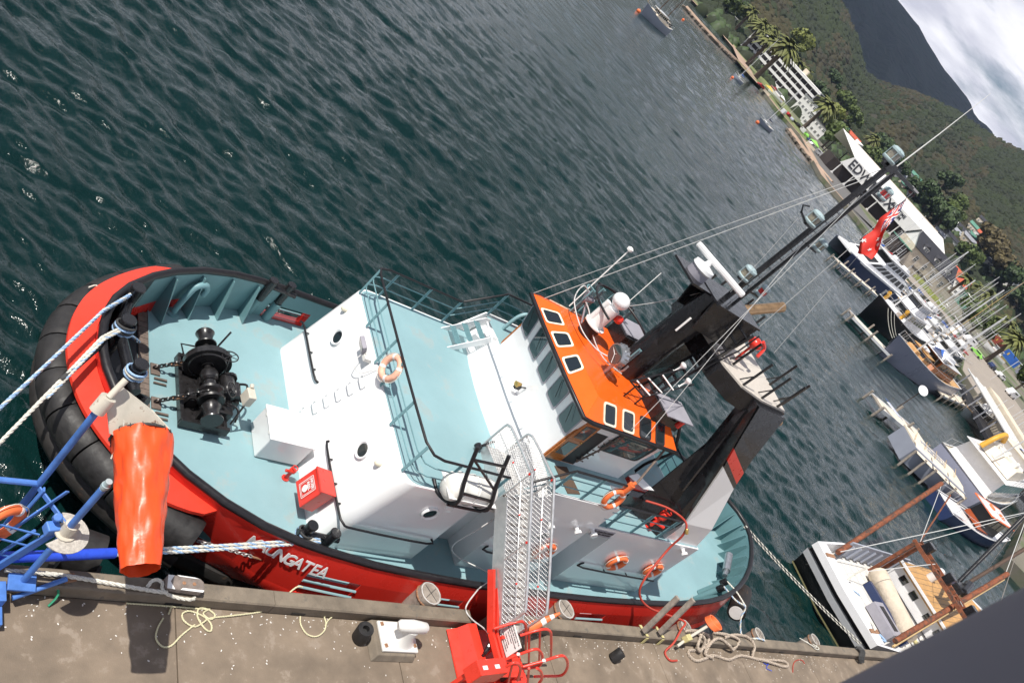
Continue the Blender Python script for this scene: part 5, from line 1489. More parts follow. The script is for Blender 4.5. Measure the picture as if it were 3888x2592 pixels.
# ------------------------------------------------------------------ red gangway stand
t = thing('gangway_stand', 'bright red steel gangway stand with looped handrails on the quay', 'gangway stand', (15, 6.8, QZ))
mb = MB(); mb.prism([(14.2, 6.25), (14.55, 6.22), (15.6, 6.25), (15.6, 7.58), (14.25, 7.52)], QZ + .003, QZ + .06); mb.build('base_plate', 'stand_red', t, bevel=.02)
mb = MB()
for x0, x1, z0, z1 in ((14.22, 14.45, .06, .16), (14.45, 14.62, .16, .42), (14.62, 14.85, .42, .46)):
    mb.face([(x0, 6.3, QZ + z0), (x0, 7.5, QZ + z0), (x1, 7.5, QZ + z1), (x1, 6.3, QZ + z1)])
mb.face([(14.85, 6.3, QZ + .46), (14.85, 7.5, QZ + .46), (14.95, 7.5, QZ + .05), (14.95, 6.3, QZ + .05)]); mb.face([(14.22, 6.3, QZ + .06), (14.45, 6.3, QZ + .16), (14.62, 6.3, QZ + .42), (14.85, 6.3, QZ + .46), (14.95, 6.3, QZ + .05)]); mb.face([(14.22, 7.5, QZ + .06), (14.45, 7.5, QZ + .16), (14.62, 7.5, QZ + .42), (14.85, 7.5, QZ + .46), (14.95, 7.5, QZ + .05)])
mb.build('ramp_cover', 'stand_red', t)
mb = MB(); mb.box((14.28, 6.12, 3.08), (.92, .36, .5), rz=.1); bx = mb.build('junction_box', 'stand_red', t, bevel=.02)
for dx_ in (-.27, .13):
    mb = MB(); mb.box((14.28 + dx_, 6.1 + dx_ * .1, 3.336), (.15, .09, .006), rz=.1); mb.build('sticker', 'print_white', bx)
for x in (13.95, 14.6):
    mb = MB(); mb.bar((x, 6.15, QZ), (x, 6.15, 2.85), .1, .1); mb.build('box_leg', 'stand_red', t)
for x in (14.92, 15.06):
    mb = MB(); mb.bar((x, 6.2, 2.95), (x - .03, 7.1, 3.0), .07, .16); mb.bar((x - .03, 7.1, 3.0), (x - .12, 8.4, 3.65), .07, .2); mb.build('side_beam', 'stand_red', t)
mb = MB(); mb.box((15.45, 6.7, 2.78), (.75, 1.15, .06)); mb.box((15.85, 6.4, 2.6), (.5, .9, .05)); mb.box((16.15, 6.4, 2.42), (.4, .9, .05)); mb.bar((15.1, 6.2, 2.3), (16.3, 6.0, 2.35), .12, .12); mb.bar((15.2, 6.9, 2.2), (15.2, 6.9, 2.78), .1, .1); mb.bar((15.7, 6.2, 2.2), (15.7, 6.2, 2.78), .1, .1)
mb.box((15.35, 6.95, 2.95), (.5, .08, .35))
mb.build('step_platform', 'stand_red', t, bevel=.01)
def hloop(px, y, rad=.035, name='handrail'):
    pts = [ony(1700 + x / 3.92, 2300 + v / 3.92, y) for x, v in px]
    mb = MB(); mb.tube(sub(pts, 4), rad, 8); return mb.build(name, 'stand_red', t, smooth=60)
hloop([(860, 790), (1050, 720), (1290, 640), (1370, 665), (1410, 750), (1390, 850), (1320, 905), (1100, 930), (860, 955)], 6.45)
hloop([(1120, 900), (1440, 810), (1680, 735), (1760, 775), (1785, 860), (1760, 960), (1680, 1030), (1500, 1040), (1290, 1045)], 6.05)
hloop([(690, 330), (900, 270), (1080, 225), (1140, 255), (1165, 340), (1160, 670)], 7.1)
hloop([(1080, 435), (1290, 370), (1450, 340), (1520, 370), (1540, 450), (1537, 770)], 6.75)
hloop([(1215, 400), (1205, 920)], 6.75, .03); hloop([(1375, 360), (1360, 840)], 6.75, .03); hloop([(870, 900), (980, 840), (1060, 870), (1080, 960), (1040, 1100)], 5.9, .035); hloop([(960, 860), (900, 1130)], 5.9, .03); hloop([(1330, 920), (1390, 980), (1400, 1080), (1360, 1140)], 5.85, .035); hloop([(1210, 920), (1190, 1130)], 5.85, .03)
for (x, v, y) in ((1062, 715, 6.45), (1440, 808, 6.05)):
    c = ony(1700 + x / 3.92, 2300 + v / 3.92, y); mb = MB(); mb.cyl(c - Vector((.05, 0, -.012)), c + Vector((.05, 0, -.012)), .038, n=10); mb.build('tape', 'print_white', t)
# notice board
mb = MB(); mb.box((15.2, 6.87, 3.25), (.02, .74, .52)); nb_ = mb.build('notice_board', 'print_white', t)
lines = ['NO VISITORS ABOARD THE TUG', 'UNLESS VISIT IS PRIOR', 'APPROVED BY MARINE MANAGER', 'OR DUTY PILOT', 'Hazards Include:', 'Steep Slopes, Tripping,', 'A Safety Briefing Is Required']
for k, ln in enumerate(lines):
    text_mesh('notice_line', ln, .042, frame((15.186, 6.87, 3.46 - k * .064 - (.02 if k > 3 else 0)), (0, -1, 0), (0, 0, 1)), 'print_black', nb_, .0015, bold=True)
mb = MB(); mb.tube([(15.02, 7.0, 2.9), (14.9, 6.85, 2.78), (14.8, 6.72, 2.72)], .05, 8); mb.box((14.85, 6.75, 2.72), (.25, .06, .12), rz=.6); mb.build('hinge_arm', 'tug_black', t)

# ------------------------------------------------------------------ aluminium gangway
g = thing('gangway', 'silver aluminium gangway with wire mesh sides from quay stand to tug boat deck', 'gangway', (15.2, 8.5, 3.0))
def gp(t_, side, up=0.0):
    """t_ 0 foot .. 1 knee .. 2 head"""
    A_, K_, H_ = (Vector((15.12, 7.15, 3.02)), Vector((14.62, 9.75, 4.86)), Vector((14.80, 11.5, 4.62))) if side < 0 else (Vector((15.88, 7.15, 3.02)), Vector((15.44, 9.75, 4.86)), Vector((15.56, 11.4, 4.62)))
    p = A_.lerp(K_, t_) if t_ <= 1 else K_.lerp(H_, t_ - 1)
    return p + Vector((0, 0, up))
mb = MB()
mb.face([gp(0, -1), gp(0, 1), gp(1, 1), gp(1, -1)]); mb.face([gp(1, -1), gp(1, 1), gp(2, 1), gp(2, -1)])
mb.build('walkway', 'alu_tread', g)
for s in (-1, 1):
    mb = MB(); mb.bar(gp(0, s, -.08), gp(1, s, -.08), .05, .36); mb.bar(gp(1, s, -.08), gp(2, s, -.08), .05, .34); mb.build('stringer', 'alu', g)
for k in range(15):
    a = .06 + k * .066
    mb = MB(); mb.bar(gp(a, -1, .02), gp(a, 1, .02), .05, .035); mb.build('cleat_bar', 'slat_wood' if k % 1 == 0 else 'alu', g)
for s in (-1, 1):
    rail = [gp(0, s, .05), gp(0.0, s, .85), gp(.06, s, 1.0), gp(.5, s, 1.02), gp(.97, s, 1.02), gp(1.05, s, 1.0), gp(1.8, s, 1.0), gp(1.95, s, .95), gp(2, s, .8), gp(2, s, .05)]
    mb = MB(); mb.tube(sub(rail, 4), .036, 8); mb.build('hand_rail', 'alu', g, smooth=60)
    mb = MB(); mb.tube([gp(.02, s, .62), gp(1, s, .62), gp(1.97, s, .6)], .014, 6); mb.build('mid_rail', 'alu', g, smooth=60)
    for a in (.5, 1.0):
        mb = MB(); mb.tube([gp(a, s), gp(a, s, 1.0)], .024, 7); mb.build('post', 'alu', g, smooth=60)
        mb = MB(); q = gp(a, s, .94); mb.cyl(q - Vector((0, 0, .03)), q + Vector((0, 0, .03)), .032, n=8); mb.build('red_clip', 'sig_red', g)
    for a in (.25, .75, 1.35):
        mb = MB(); q = gp(a, s, .62); mb.sphere(q, .03, 8, 5); mb.build('red_clip', 'sig_red', g)
    # woven wire mesh
    mb = MB()
    for (a0, a1, m) in ((.01, 1.0, 30), (1.0, 1.96, 18)):
        L_ = (gp(a1, s) - gp(a0, s)).length
        for k in range(-12, m + 1):
            for dr in (1, -1):
                t0, t1 = k / m, k / m + .98 / L_ * 1.0
                lo, hi = max(t0, 0), min(t1, 1)
                if hi <= lo:
                    continue
                f0, f1 = (lo - t0) / (t1 - t0), (hi - t0) / (t1 - t0)
                h0, h1 = (f0, f1) if dr > 0 else (1 - f0, 1 - f1)
                mb.tube([gp(a0 + (a1 - a0) * lo, s, .03 + .92 * h0), gp(a0 + (a1 - a0) * hi, s, .03 + .92 * h1)], .008, 3)
    mb.build('wire_mesh', 'alu', g, kind='stuff')
mb = MB(); mb.cyl((14.55, 11.3, 4.6), (14.55, 11.42, 4.6), .1, n=14); mb.tube([(14.6, 11.36, 4.62), (15.0, 11.5, 4.8)], .04, 8); mb.build('wheel', 'tug_black', g, smooth=50)
# ------------------------------------------------------------------ traffic cone
t = thing('traffic_cone', 'orange traffic cone with white collars lying tilted on the kerb', 'traffic cone', (16.9, 7.55, KZ))
b0, b1 = Vector((16.75, 7.5, 2.6)), Vector((17.35, 7.62, 3.32))
ax = (b1 - b0).normalized(); L_ = (b1 - b0).length
for a, b_, mm, nm in ((.0, .42, 'buoy_orange', 'lower_cone'), (.42, .56, 'tape_white', 'lower_collar'), (.56, .7, 'buoy_orange', 'middle_cone'), (.7, .82, 'tape_white', 'upper_collar'), (.82, 1.0, 'buoy_orange', 'tip')):
    mb = MB(); mb.cyl(b0 + ax * L_ * a, b0 + ax * L_ * b_, .17 - .14 * a, .17 - .14 * b_, n=18); mb.build(nm, mm, t, smooth=50)
mb = MB(); u = ax.cross(Vector((0, 0, 1))).normalized(); w = ax.cross(u); mb.loft([[b0 + (u * a + w * c) * .21 - ax * d_ for a, c in ((-1, -1), (1, -1), (1, 1), (-1, 1))] for d_ in (.0, .04)]); mb.build('base', 'buoy_orange', t, bevel=.02)

# ------------------------------------------------------------------ blue post frame and windsock
t = thing('blue_post_frame', 'chipped blue tubular post frame at the quay edge with checker plate disc', 'post frame', (4.6, 7.6, QZ))
mb = MB(); mb.tube([(4.30, 8.5, -.5), (4.30, 8.5, 6.05)], .056, 12); mb.build('tall_post', 'frame_blue', t, smooth=60)
mb = MB(); mb.tube([(4.68, 7.62, 2.55), (4.7, 7.64, 5.35)], .056, 12); mb.build('short_post', 'frame_blue', t, smooth=60)
mb = MB(); mb.tube([(4.7, 7.64, 5.35), (4.7, 7.64, 5.55)], .052, 12); mb.tube([(4.7, 7.64, 5.4), (4.7, 7.64, 5.46)], .068, 12); mb.build('pipe_end', 'lamp_case', t, smooth=50)
mb = MB(); mb.box((4.66, 7.58, 2.58), (.42, .3, .05)); mb.build('foot_plate', 'frame_blue', t, bevel=.01)
mb = MB(); mb.tube([(3.2, 8.45, 3.95), (4.3, 8.5, 4.0)], .05, 10); mb.bar((4.3, 8.42, 4.0), (4.72, 7.85, 4.0), .03, .1); mb.bar((4.3, 8.3, 3.4), (4.35, 8.35, 4.1), .09, .03); mb.build('cross_beam', 'frame_blue', t, bevel=.01)
mb = MB(); mb.bar((3.6, 7.7, 2.3), (4.6, 8.2, 4.35), .03, .08); mb.bar((4.1, 7.72, 2.3), (4.62, 7.75, 3.9), .05, .14); mb.bar((3.9, 7.75, 2.3), (4.4, 7.85, 3.7), .05, .04); mb.build('brace', 'frame_blue', t, bevel=.008)
mb = MB(); mb.tube([(4.6, 7.4, 2.4), (5.35, 7.72, 2.58)], .045, 10); mb.build('strut', 'frame_blue', t, smooth=60)
mb = MB(); mb.box((5.42, 7.78, KZ + .012), (.2, .16, .02), rz=.3); mb.build('strut_foot', 'chain_rust', t)
for z in (3.0, 3.4, 3.75):
    mb = MB(); mb.bar((3.5, 7.9, z), (4.45, 7.75, z), .025, .025); mb.build('rung', 'frame_blue', t)
mb = MB(); mb.box((4.25, 7.4, 2.35), (.4, .34, .45), rz=.1); mb.box((4.3, 7.1, 2.3), (.36, .36, .2), rz=.1); mb.build('base_box', 'frame_blue', t, bevel=.01)
mb = MB()
disc = [(4.72, 7.62)] + [(4.72 + .36 * cos(a), 7.66 + .36 * sin(a)) for a in [radians(100 - k * 10) for k in range(25)]]
mb.prism(disc, 4.02, 4.04); dk = mb.build('checker_disc', 'checker', t)
mb = MB(); mb.cyl((4.72, 7.66, 4.03), (4.72, 7.66, 4.3), .11, n=14); mb.cyl((4.72, 7.66, 4.045), (4.72, 7.66, 4.07), .17, n=14); mb.build('collar', 'cream_rust', t, smooth=50)
mb = MB(); mb.box((4.52, 7.72, 4.02), (.2, .18, .18), rz=.3); mb.cyl((4.55, 7.85, 4.1), (4.5, 7.75, 4.3), .07); mb.build('clamp', 'frame_blue', t, bevel=.02)
mb = MB(); mb.tube(sub([(5.2, 7.7, 2.5), (5.32, 7.55, 2.35), (5.22, 7.4, 2.22)], 3), .022, 6); tag(mb.build('green_cord', 'green_cord' if 'green_cord' in MATS else 'bulwark_teal', smooth=60), 'short green cord hanging off the kerb by the blue frame', 'cord')
w = thing('windsock', 'orange fabric windsock blowing out from the blue post over the tug bow', 'windsock', (4.4, 8.6, 5.8))
rc, rv = Vector((5.10, 8.42, 5.72)), Vector((.08, -1, -.1)).normalized()
mb = MB(); mb.cyl((4.3, 8.5, 6.0), (4.36, 8.6, 6.25), .12, n=12); mb.cyl((4.36, 8.6, 6.25), (4.5, 8.8, 6.5), .05, n=10); mb.build('swivel', 'cream_rust', w, smooth=50)
mb = MB(); mb.plate([(4.38, 8.62, 6.12), (4.5, 8.85, 6.3), (5.15, 8.78, 6.0), (5.5, 8.55, 5.9), (4.85, 8.3, 5.72), (4.6, 8.35, 5.75)], .02); mb.build('vane_plate', 'cream_rust', w)
mb = MB(); mb.torus(rc, .43, .022, rv, 28, 6); mb.build('hoop', 'rope_dark', w, smooth=60)
mb = MB()
rings = []
uu = Vector((0, 0, 1)).cross(rv).normalized(); ww = rv.cross(uu)
for k in range(33):
    f = k / 32
    c = rc + rv * (2.05 * f) + Vector((0, 0, -.18 * f * f))
    R_ = .44 - .17 * f
    ring = []
    for i in range(40):
        a = 2 * pi * i / 40
        q = R_ * (1 + .06 * sin(3 * a + 5 * f) + .045 * sin(7 * a - 11 * f) * (1 - f * .4) + .03 * sin(13 * a + 17 * f) + .02 * sin(4 * a - 30 * f))
        sq = 1 - .18 * max(0, sin(a)) * f
        ring.append(c + uu * q * cos(a) + ww * q * sin(a) * sq)
    rings.append(ring)
mb.loft(rings, cap=False); mb.build('sleeve', 'sock_orange', w, smooth=70)
mb = MB()
for k in range(16):
    a = 2 * pi * k / 16; p = rc + (uu * cos(a) + ww * sin(a)) * .43
    mb.tube([p - rv * .03 + (uu * cos(a) + ww * sin(a)) * .02, p + rv * .04 + (uu * cos(a) + ww * sin(a)) * .03], .008, 4)
mb.build('lacing', 'rope_dark', w, kind='stuff')
mb = MB(); mb.tube(sub([(4.7, 8.45, 6.0), (4.75, 8.3, 5.85), (4.72, 8.05, 5.55)], 4), .012, 5); mb.build('line', 'rope_white', w)

# ------------------------------------------------------------------ lifebuoys
def lifebuoy(c, ax, lab, main='buoy_orange', R=.29, r_=.085, light=False):
    t = thing('lifebuoy', lab, 'lifebuoy', c, 'orange lifebuoys')
    ax = vec(ax).normalized()
    mb = MB(); mb.torus(c, R, r_, ax, 32, 12); mb.build('ring', main, t, smooth=70)
    u = (Vector((0, 0, 1)) if abs(ax.z) < .9 else Vector((1, 0, 0))).cross(ax).normalized(); v_ = ax.cross(u)
    for k in range(4):
        a = pi / 4 + k * pi / 2
        p = vec(c) + (u * cos(a) + v_ * sin(a)) * R
        d = -u * sin(a) + v_ * cos(a)
        mb = MB(); mb.cyl(p - d * .035, p + d * .035, r_ * 1.05, n=12); mb.build('tape', 'tape_white', t, smooth=50)
    pts = []
    for k in range(33):
        a = 2 * pi * k / 32
        rr_ = R + r_ * (1.1 + .5 * abs(sin(2 * (a - pi / 4))))
        pts.append(vec(c) + (u * cos(a) + v_ * sin(a)) * rr_ + ax * .01)
    mb = MB(); mb.tube(pts[:-1], .01, 5, closed=True); mb.build('grab_line', 'rope_white', t, smooth=60)
    if light:
        p = vec(c) + v_ * .35 + u * .12
        mb = MB(); mb.cyl(p, p + Vector((0, 0, .3)), .1, n=12); mb.cyl(p + Vector((0, 0, .3)), p + Vector((.05, 0, .4)), .05, n=8); mb.build('smoke_float', 'buoy_orange', t, smooth=50)
    return t
lifebuoy((11.72, 12.75, 4.98), (-1, 0, .25), 'faded pale orange lifebuoy hung on the front rail of the boat deck', 'buoy_pale')
lifebuoy((18.0, 9.72, 5.75), (0, -1, .2), 'orange lifebuoy with smoke float on the rail beside the wheelhouse', light=True)
lifebuoy((17.95, 9.66, 3.05), (0, -1, 0), 'orange lifebuoy on the port wall behind the gangway mesh')
lifebuoy((21.3, 9.66, 3.1), (0, -1, 0), 'orange lifebuoy on the port wall, left of the red hose')
lifebuoy((23.3, 9.66, 3.05), (0, -1, 0), 'orange lifebuoy on the port wall at its aft corner, crossed by the red hose')
lifebuoy((3.95, 7.95, 3.6), (.5, -.8, .2), 'red orange lifebuoy with white bands hung inside the blue post frame at the frame edge')
# floating black fender box at the quay
t = thing('floating_fender', 'black drum shaped rubber fender hanging between the quay and the tug bow', 'fender', (5.9, 8.7, 1.2))
mb = MB(); mb.cyl((5.55, 8.75, 1.9), (6.15, 8.6, 1.9), .42, n=24); mb.build('drum', 'rubber', t, smooth=50)
mb = MB(); mb.box((5.85, 8.45, 1.2), (.9, .5, .9), rz=-.25); mb.cyl((6.16, 8.6, 1.9), (6.22, 8.58, 1.9), .08, n=10); mb.build('back_frame', 'belt', t)

# ------------------------------------------------------------------ ensign and rigging
f = thing('ensign', 'red ensign with union canton and white stars flying from the tug mast halyard', 'flag', (20.2, 12.9, 15.6))
NX, NZ_ = 40, 24
def flagpt(i, j):
    s_, q = i / NX, j / NZ_
    top = Vector((20.28, 12.93, 15.95)); bot = Vector((20.18, 12.9, 15.22))
    h = top.lerp(bot, q)
    fly = Vector((-.05, -.72 + .34 * q, -1.42 + .5 * q))
    amp = .14 * s_ ** .7
    return h + fly * s_ * 1.12 + Vector((amp * sin(9 * s_ + 5 * q) + .1 * s_ * sin(6.0 * q), .05 * s_ * sin(7 * q), 0))
mb = MB()
for i in range(NX):
    for j in range(NZ_):
        s_, q = (i + .5) / NX, 1 - (j + .5) / NZ_
        m_ = 0
        if s_ < .5 and q > .5:
            cx_, cy_ = s_ / .5 - .5, (q - .5) / .5 - .5
            m_ = 1
            if abs(cx_ - cy_) < .11 or abs(cx_ + cy_) < .11: m_ = 2
            if abs(cx_ - cy_) < .045 or abs(cx_ + cy_) < .045: m_ = 0
            if abs(cx_) < .12 or abs(cy_) < .2: m_ = 2
            if abs(cx_) < .07 or abs(cy_) < .12: m_ = 0
        mb.mi = m_
        mb.add([flagpt(i, j), flagpt(i + 1, j), flagpt(i + 1, j + 1), flagpt(i, j + 1)], [(0, 1, 2, 3)])
mb.build('cloth', ['flag_red', 'flag_navy', 'flag_white'], f, smooth=180)
for (a, b_) in ((.74, .2), (.74, .82), (.62, .42), (.87, .38)):
    mb = MB(); c = flagpt(a * NX, b_ * NZ_)
    ex = (flagpt(a * NX + 1, b_ * NZ_) - c).normalized(); ey = (c - flagpt(a * NX, b_ * NZ_ + 1)).normalized(); nn = ex.cross(ey)
    for sg_ in (-1, 1):
        mb.add([c + nn * .02 * sg_ + (ex * cos(pi / 2 + k * pi / 5) + ey * sin(pi / 2 + k * pi / 5)) * (.085 if k % 2 == 0 else .035) for k in range(10)], [tuple(range(10))])
    mb.build('star', 'flag_white', f)
def wire(a, b_, rad, name, m='cable_grey', lab=None, sag=0, cat='stay'):
    mb = MB(); mb.tube(cat_pts(a, b_, sag, 8 if sag else 1), rad, 5)
    return mb.build(name, m, tug)
wire((20.28, CY, 16.15), (20.0, 12.35, 10.2), .008, 'halyard')
wire((18.72, CY, 15.9), (15.9, 14.9, 7.4), .011, 'fore_stay')
wire((18.7, CY + .05, 16.0), (15.7, CY + 2.2, 7.25), .008, 'fore_stay')
wire((18.75, CY - .1, 15.2), (17.55, 10.78, 7.15), .008, 'halyard')
wire((18.9, CY, 13.6), (18.2, 10.72, 7.2), .009, 'halyard')
wire((18.4, CY + .3, 10.9), (17.2, 14.4, 8.2), .01, 'aerial_wire', sag=.2)
wire((17.9, CY, 13.95), (18.3, CY - .2, 11.3), .006, 'signal_line', sag=-.15)
wire((20.9, 12.0, GZ + .95), (20.3, 12.9, 15.9), .006, 'signal_line')
# ------------------------------------------------------------------ other boats
mat('boat_white', (0.74, 0.74, 0.75), 0.25, var=0.04, scale=1, coat=0.2)
mat('boat_cream', (0.70, 0.62, 0.50), 0.5, var=0.06, scale=1)
mat('boat_grey', (0.30, 0.32, 0.38), 0.35, var=0.06, scale=1)
mat('boat_navy', (0.02, 0.035, 0.10), 0.35, var=0.1, scale=1)
mat('boat_black', (0.012, 0.012, 0.013), 0.4, var=0.2, scale=1)
mat('boat_blue', (0.03, 0.12, 0.45), 0.5, var=0.1, scale=2)
mat('boat_red', (0.45, 0.03, 0.03), 0.5, var=0.1, scale=2)
mat('boat_teal', (0.04, 0.22, 0.24), 0.4, var=0.1, scale=2)
mat('boat_lilac', (0.27, 0.28, 0.36), 0.3, var=0.04, scale=.5)
mat('mast_alu', (0.68, 0.68, 0.68), 0.4, metal=0.3, var=0.05)
mat('mast_wood', (0.50, 0.35, 0.17), 0.5, var=0.15, scale=3)
mat('mast_dark', (0.08, 0.05, 0.035), 0.5, var=0.2, scale=3)
mat('rusty', (0.20, 0.065, 0.03), 0.75, var=0.45, scale=4, spot=(0.07, 0.045, 0.035), spot_amt=0.52, spot_scale=3, bump=.3, bscale=15)
mat('canvas', (0.56, 0.48, 0.38), 0.8, var=0.12, scale=2, bump=.6, bscale=4, bdist=.08)
mat('digger_yellow', (0.62, 0.33, 0.04), 0.45, var=0.1, scale=3)

def xf(mb, M):
    mb.v = [tuple(M @ Vector(p)) for p in mb.v]
    return mb
def bmat(bow, stern):
    """local frame: x from stern to bow, origin amidships on the water"""
    b_, s_ = Vector((bow[0], bow[1], 0)), Vector((stern[0], stern[1], 0))
    d = (b_ - s_); L_ = d.length; d.normalize()
    c = (b_ + s_) / 2
    return Matrix(((d.x, -d.y, 0, c.x), (d.y, d.x, 0, c.y), (0, 0, 1, 0), (0, 0, 0, 1))), L_, c
def hullshape(L_, B, fb, sheer=.35, stern_w=.8, full=2.2, rake=.06, n=15, draft=.5):
    R_ = []
    for k in range(n):
        t = k / (n - 1)
        x = -L_ / 2 + L_ * t
        w = B / 2 * (stern_w + (1 - stern_w) * min(1, t / .35) if t < .35 else max(0.015, 1 - ((t - .35) / .65) ** full))
        z = fb * (1 + sheer * ((t - .35) / .65) ** 2 if t > .35 else 1 + sheer * .25 * ((.35 - t) / .35) ** 2)
        xr = rake * L_ * max(0, (t - .6) / .4) ** 2
        R_.append((x, w, z, xr))
    return R_
def hull(p, M, L_, B, fb, m_side, m_deck, m_bot='antifoul', **k):
    st = hullshape(L_, B, fb, **k)
    mb = MB()
    rings = []
    for x, w, z, xr in st:
        rings.append([(x + xr, w, z), (x + xr * .4, w * .97, z * .45), (x, w * .86, 0.03), (x - xr * .5, w * .45, -.5), (x - xr * .5, -w * .45, -.5), (x, -w * .86, 0.03), (x + xr * .4, -w * .97, z * .45), (x + xr, -w, z)])
    mb.loft(rings, closed=False, cap=True)
    h = xf(mb, M).build('hull', m_side, p, smooth=35)
    mb = MB(); mb.loft([[(x + xr - .03, w * .985, z - .12), (x + xr - .03, -w * .985, z - .12)] for x, w, z, xr in st], closed=False, cap=False)
    xf(mb, M).build('deck', m_deck, p)
    mb = MB(); pts = [(x + xr, w, z) for x, w, z, xr in st] + [(x + xr, -w, z) for x, w, z, xr in st[::-1]]
    mb.tube(pts, max(.05, B * .012), 6, closed=True); xf(mb, M).build('gunwale', 'boat_white' if m_side != 'boat_white' else 'wood_deck', p, smooth=60)
    return st
def house(p, M, x0, x1, w, z0, z1, m='boat_white', win=True, tf=.15, tb=.05, wm='glass', roof=None, name='cabin', wz=(.45, .85), nw=4):
    mb = MB(); dx0, dx1 = (x1 - x0) * tb, (x1 - x0) * tf
    lo = [(x0, w), (x1, w * .9), (x1, -w * .9), (x0, -w)]; hi = [(x0 + dx0, w * .9), (x1 - dx1, w * .8), (x1 - dx1, -w * .8), (x0 + dx0, -w * .9)]
    mb.prism(lo, z0, z1, hi); c = xf(mb, M).build(name, m, p, bevel=.04)
    if win:
        for s in (-1, 1):
            for k in range(nw):
                a, b_ = (k + .12) / nw, (k + .88) / nw
                q = []
                for t, f in ((a, wz[0]), (b_, wz[0]), (b_, wz[1]), (a, wz[1])):
                    xa, xb = x0 + dx0 * f, x1 - dx1 * f
                    wa, wb = w * (1 - .1 * f), w * (.9 - .1 * f)
                    q.append((xa + (xb - xa) * t, s * ((wa + (wb - wa) * t) + .012), z0 + (z1 - z0) * f))
                mb = MB(); mb.plate(q, .02); xf(mb, M).build('window', wm, c)
        mb = MB(); f0, f1 = wz
        mb.plate([(x1 - dx1 * f0 + .012, w * .75, z0 + (z1 - z0) * f0), (x1 - dx1 * f0 + .012, -w * .75, z0 + (z1 - z0) * f0), (x1 - dx1 * f1 + .012, -w * .68, z0 + (z1 - z0) * f1), (x1 - dx1 * f1 + .012, w * .68, z0 + (z1 - z0) * f1)], .02)
        xf(mb, M).build('windscreen', wm, c)
    if roof:
        mb = MB(); mb.box(((x0 + x1) / 2, 0, z1 + .05), ((x1 - x0) * 1.06, w * 2.05, .09)); xf(mb, M).build('roof', roof, c, bevel=.03)
    return c
def mast(p, M, x, z0, h, m='mast_alu', r_=.09, boom=0, sail=None, stays=(), spread=True, y=0):
    mb = MB(); mb.tube([(x, y, z0), (x, y, h)], r_, 8, rr=[r_, r_ * .7]); o = xf(mb, M).build('mast', m, p, smooth=60)
    if spread:
        mb = MB(); mb.tube([(x, y - h * .06, h * .6), (x, y, h * .59), (x, y + h * .06, h * .6)], r_ * .4, 5); xf(mb, M).build('spreader', m, o)
    if boom:
        mb = MB(); mb.tube([(x, y, z0 + 1.2), (x - boom, y, z0 + 1.25)], r_ * .8, 6); xf(mb, M).build('boom', m, o)
        if sail:
            mb = MB(); mb.tube([(x - .1, y, z0 + 1.6), (x - boom * .3, y, z0 + 1.5), (x - boom, y, z0 + 1.38)], .25, 8, rr=[.32, .24, .1]); xf(mb, M).build('sail_cover', sail, o, smooth=60)
    for sx in stays:
        mb = MB(); mb.tube([(x, y, h * .98), (sx[0], sx[1], sx[2])], .012, 4); xf(mb, M).build('stay', 'cable_grey', o)
    return o
def pulpit(p, M, st, h=.7, t0=.0, t1=1.0, m='mast_alu'):
    for s in (-1, 1):
        mb = MB()
        sel = [q for i, q in enumerate(st) if t0 <= i / (len(st) - 1) <= t1]
        mb.tube([(x + xr, s * w * .95, z + h) for x, w, z, xr in sel], .02, 5)
        for x, w, z, xr in sel[::2]:
            mb.tube([(x + xr, s * w * .95, z), (x + xr, s * w * .95, z + h)], .016, 4)
        xf(mb, M).build('guard_rail', m, p)
def yacht(bow, stern, lab, B=None, side='boat_white', deck='boat_cream', mh=13, sail='boat_blue', m='mast_alu', group='yachts in the harbour', fb=1.1, mz=None, cat='yacht'):
    M, L_, c = bmat(bow, stern)
    t = thing('sailing_yacht', lab, cat, c, group)
    B = B or L_ * .3
    st = hull(t, M, L_, B, fb, side, deck)
    house(t, M, -L_ * .12, L_ * .2, B * .28, fb * .95, fb + .5, 'boat_white', wz=(.35, .8), nw=3)
    mast(t, M, L_ * .08, fb, mh, m, boom=L_ * .36, sail=sail, stays=((L_ * .5, 0, fb * 1.3), (-L_ * .5, 0, fb), (L_ * .06, B * .45, fb), (L_ * .06, -B * .45, fb)))
    pulpit(t, M, st)
    return t
def launch(bow, stern, lab, B=None, side='boat_white', deck='boat_cream', fly=True, group='motor boats at the marina', fb=1.2, name='motor_launch', mm=None, cat='boat', roof='boat_white', mh=0):
    M, L_, c = bmat(bow, stern)
    t = thing(name, lab, cat, c, group)
    B = B or L_ * .32
    st = hull(t, M, L_, B, fb, side, deck, full=2.6)
    house(t, M, -L_ * .2, L_ * .22, B * .36, fb, fb + 1.7, 'boat_white', tf=.2, roof=roof, nw=5)
    if fly:
        house(t, M, -L_ * .1, L_ * .12, B * .28, fb + 1.85, fb + 2.5, 'boat_white', win=False, name='fly_bridge')
    if mh:
        mast(t, M, -L_ * .02, fb + 1.8, mh, 'mast_alu', .06)
    pulpit(t, M, st, t0=.45)
    return t
G = lambda u, v, z=0.0: tuple(onz(u, v, z)[:2])

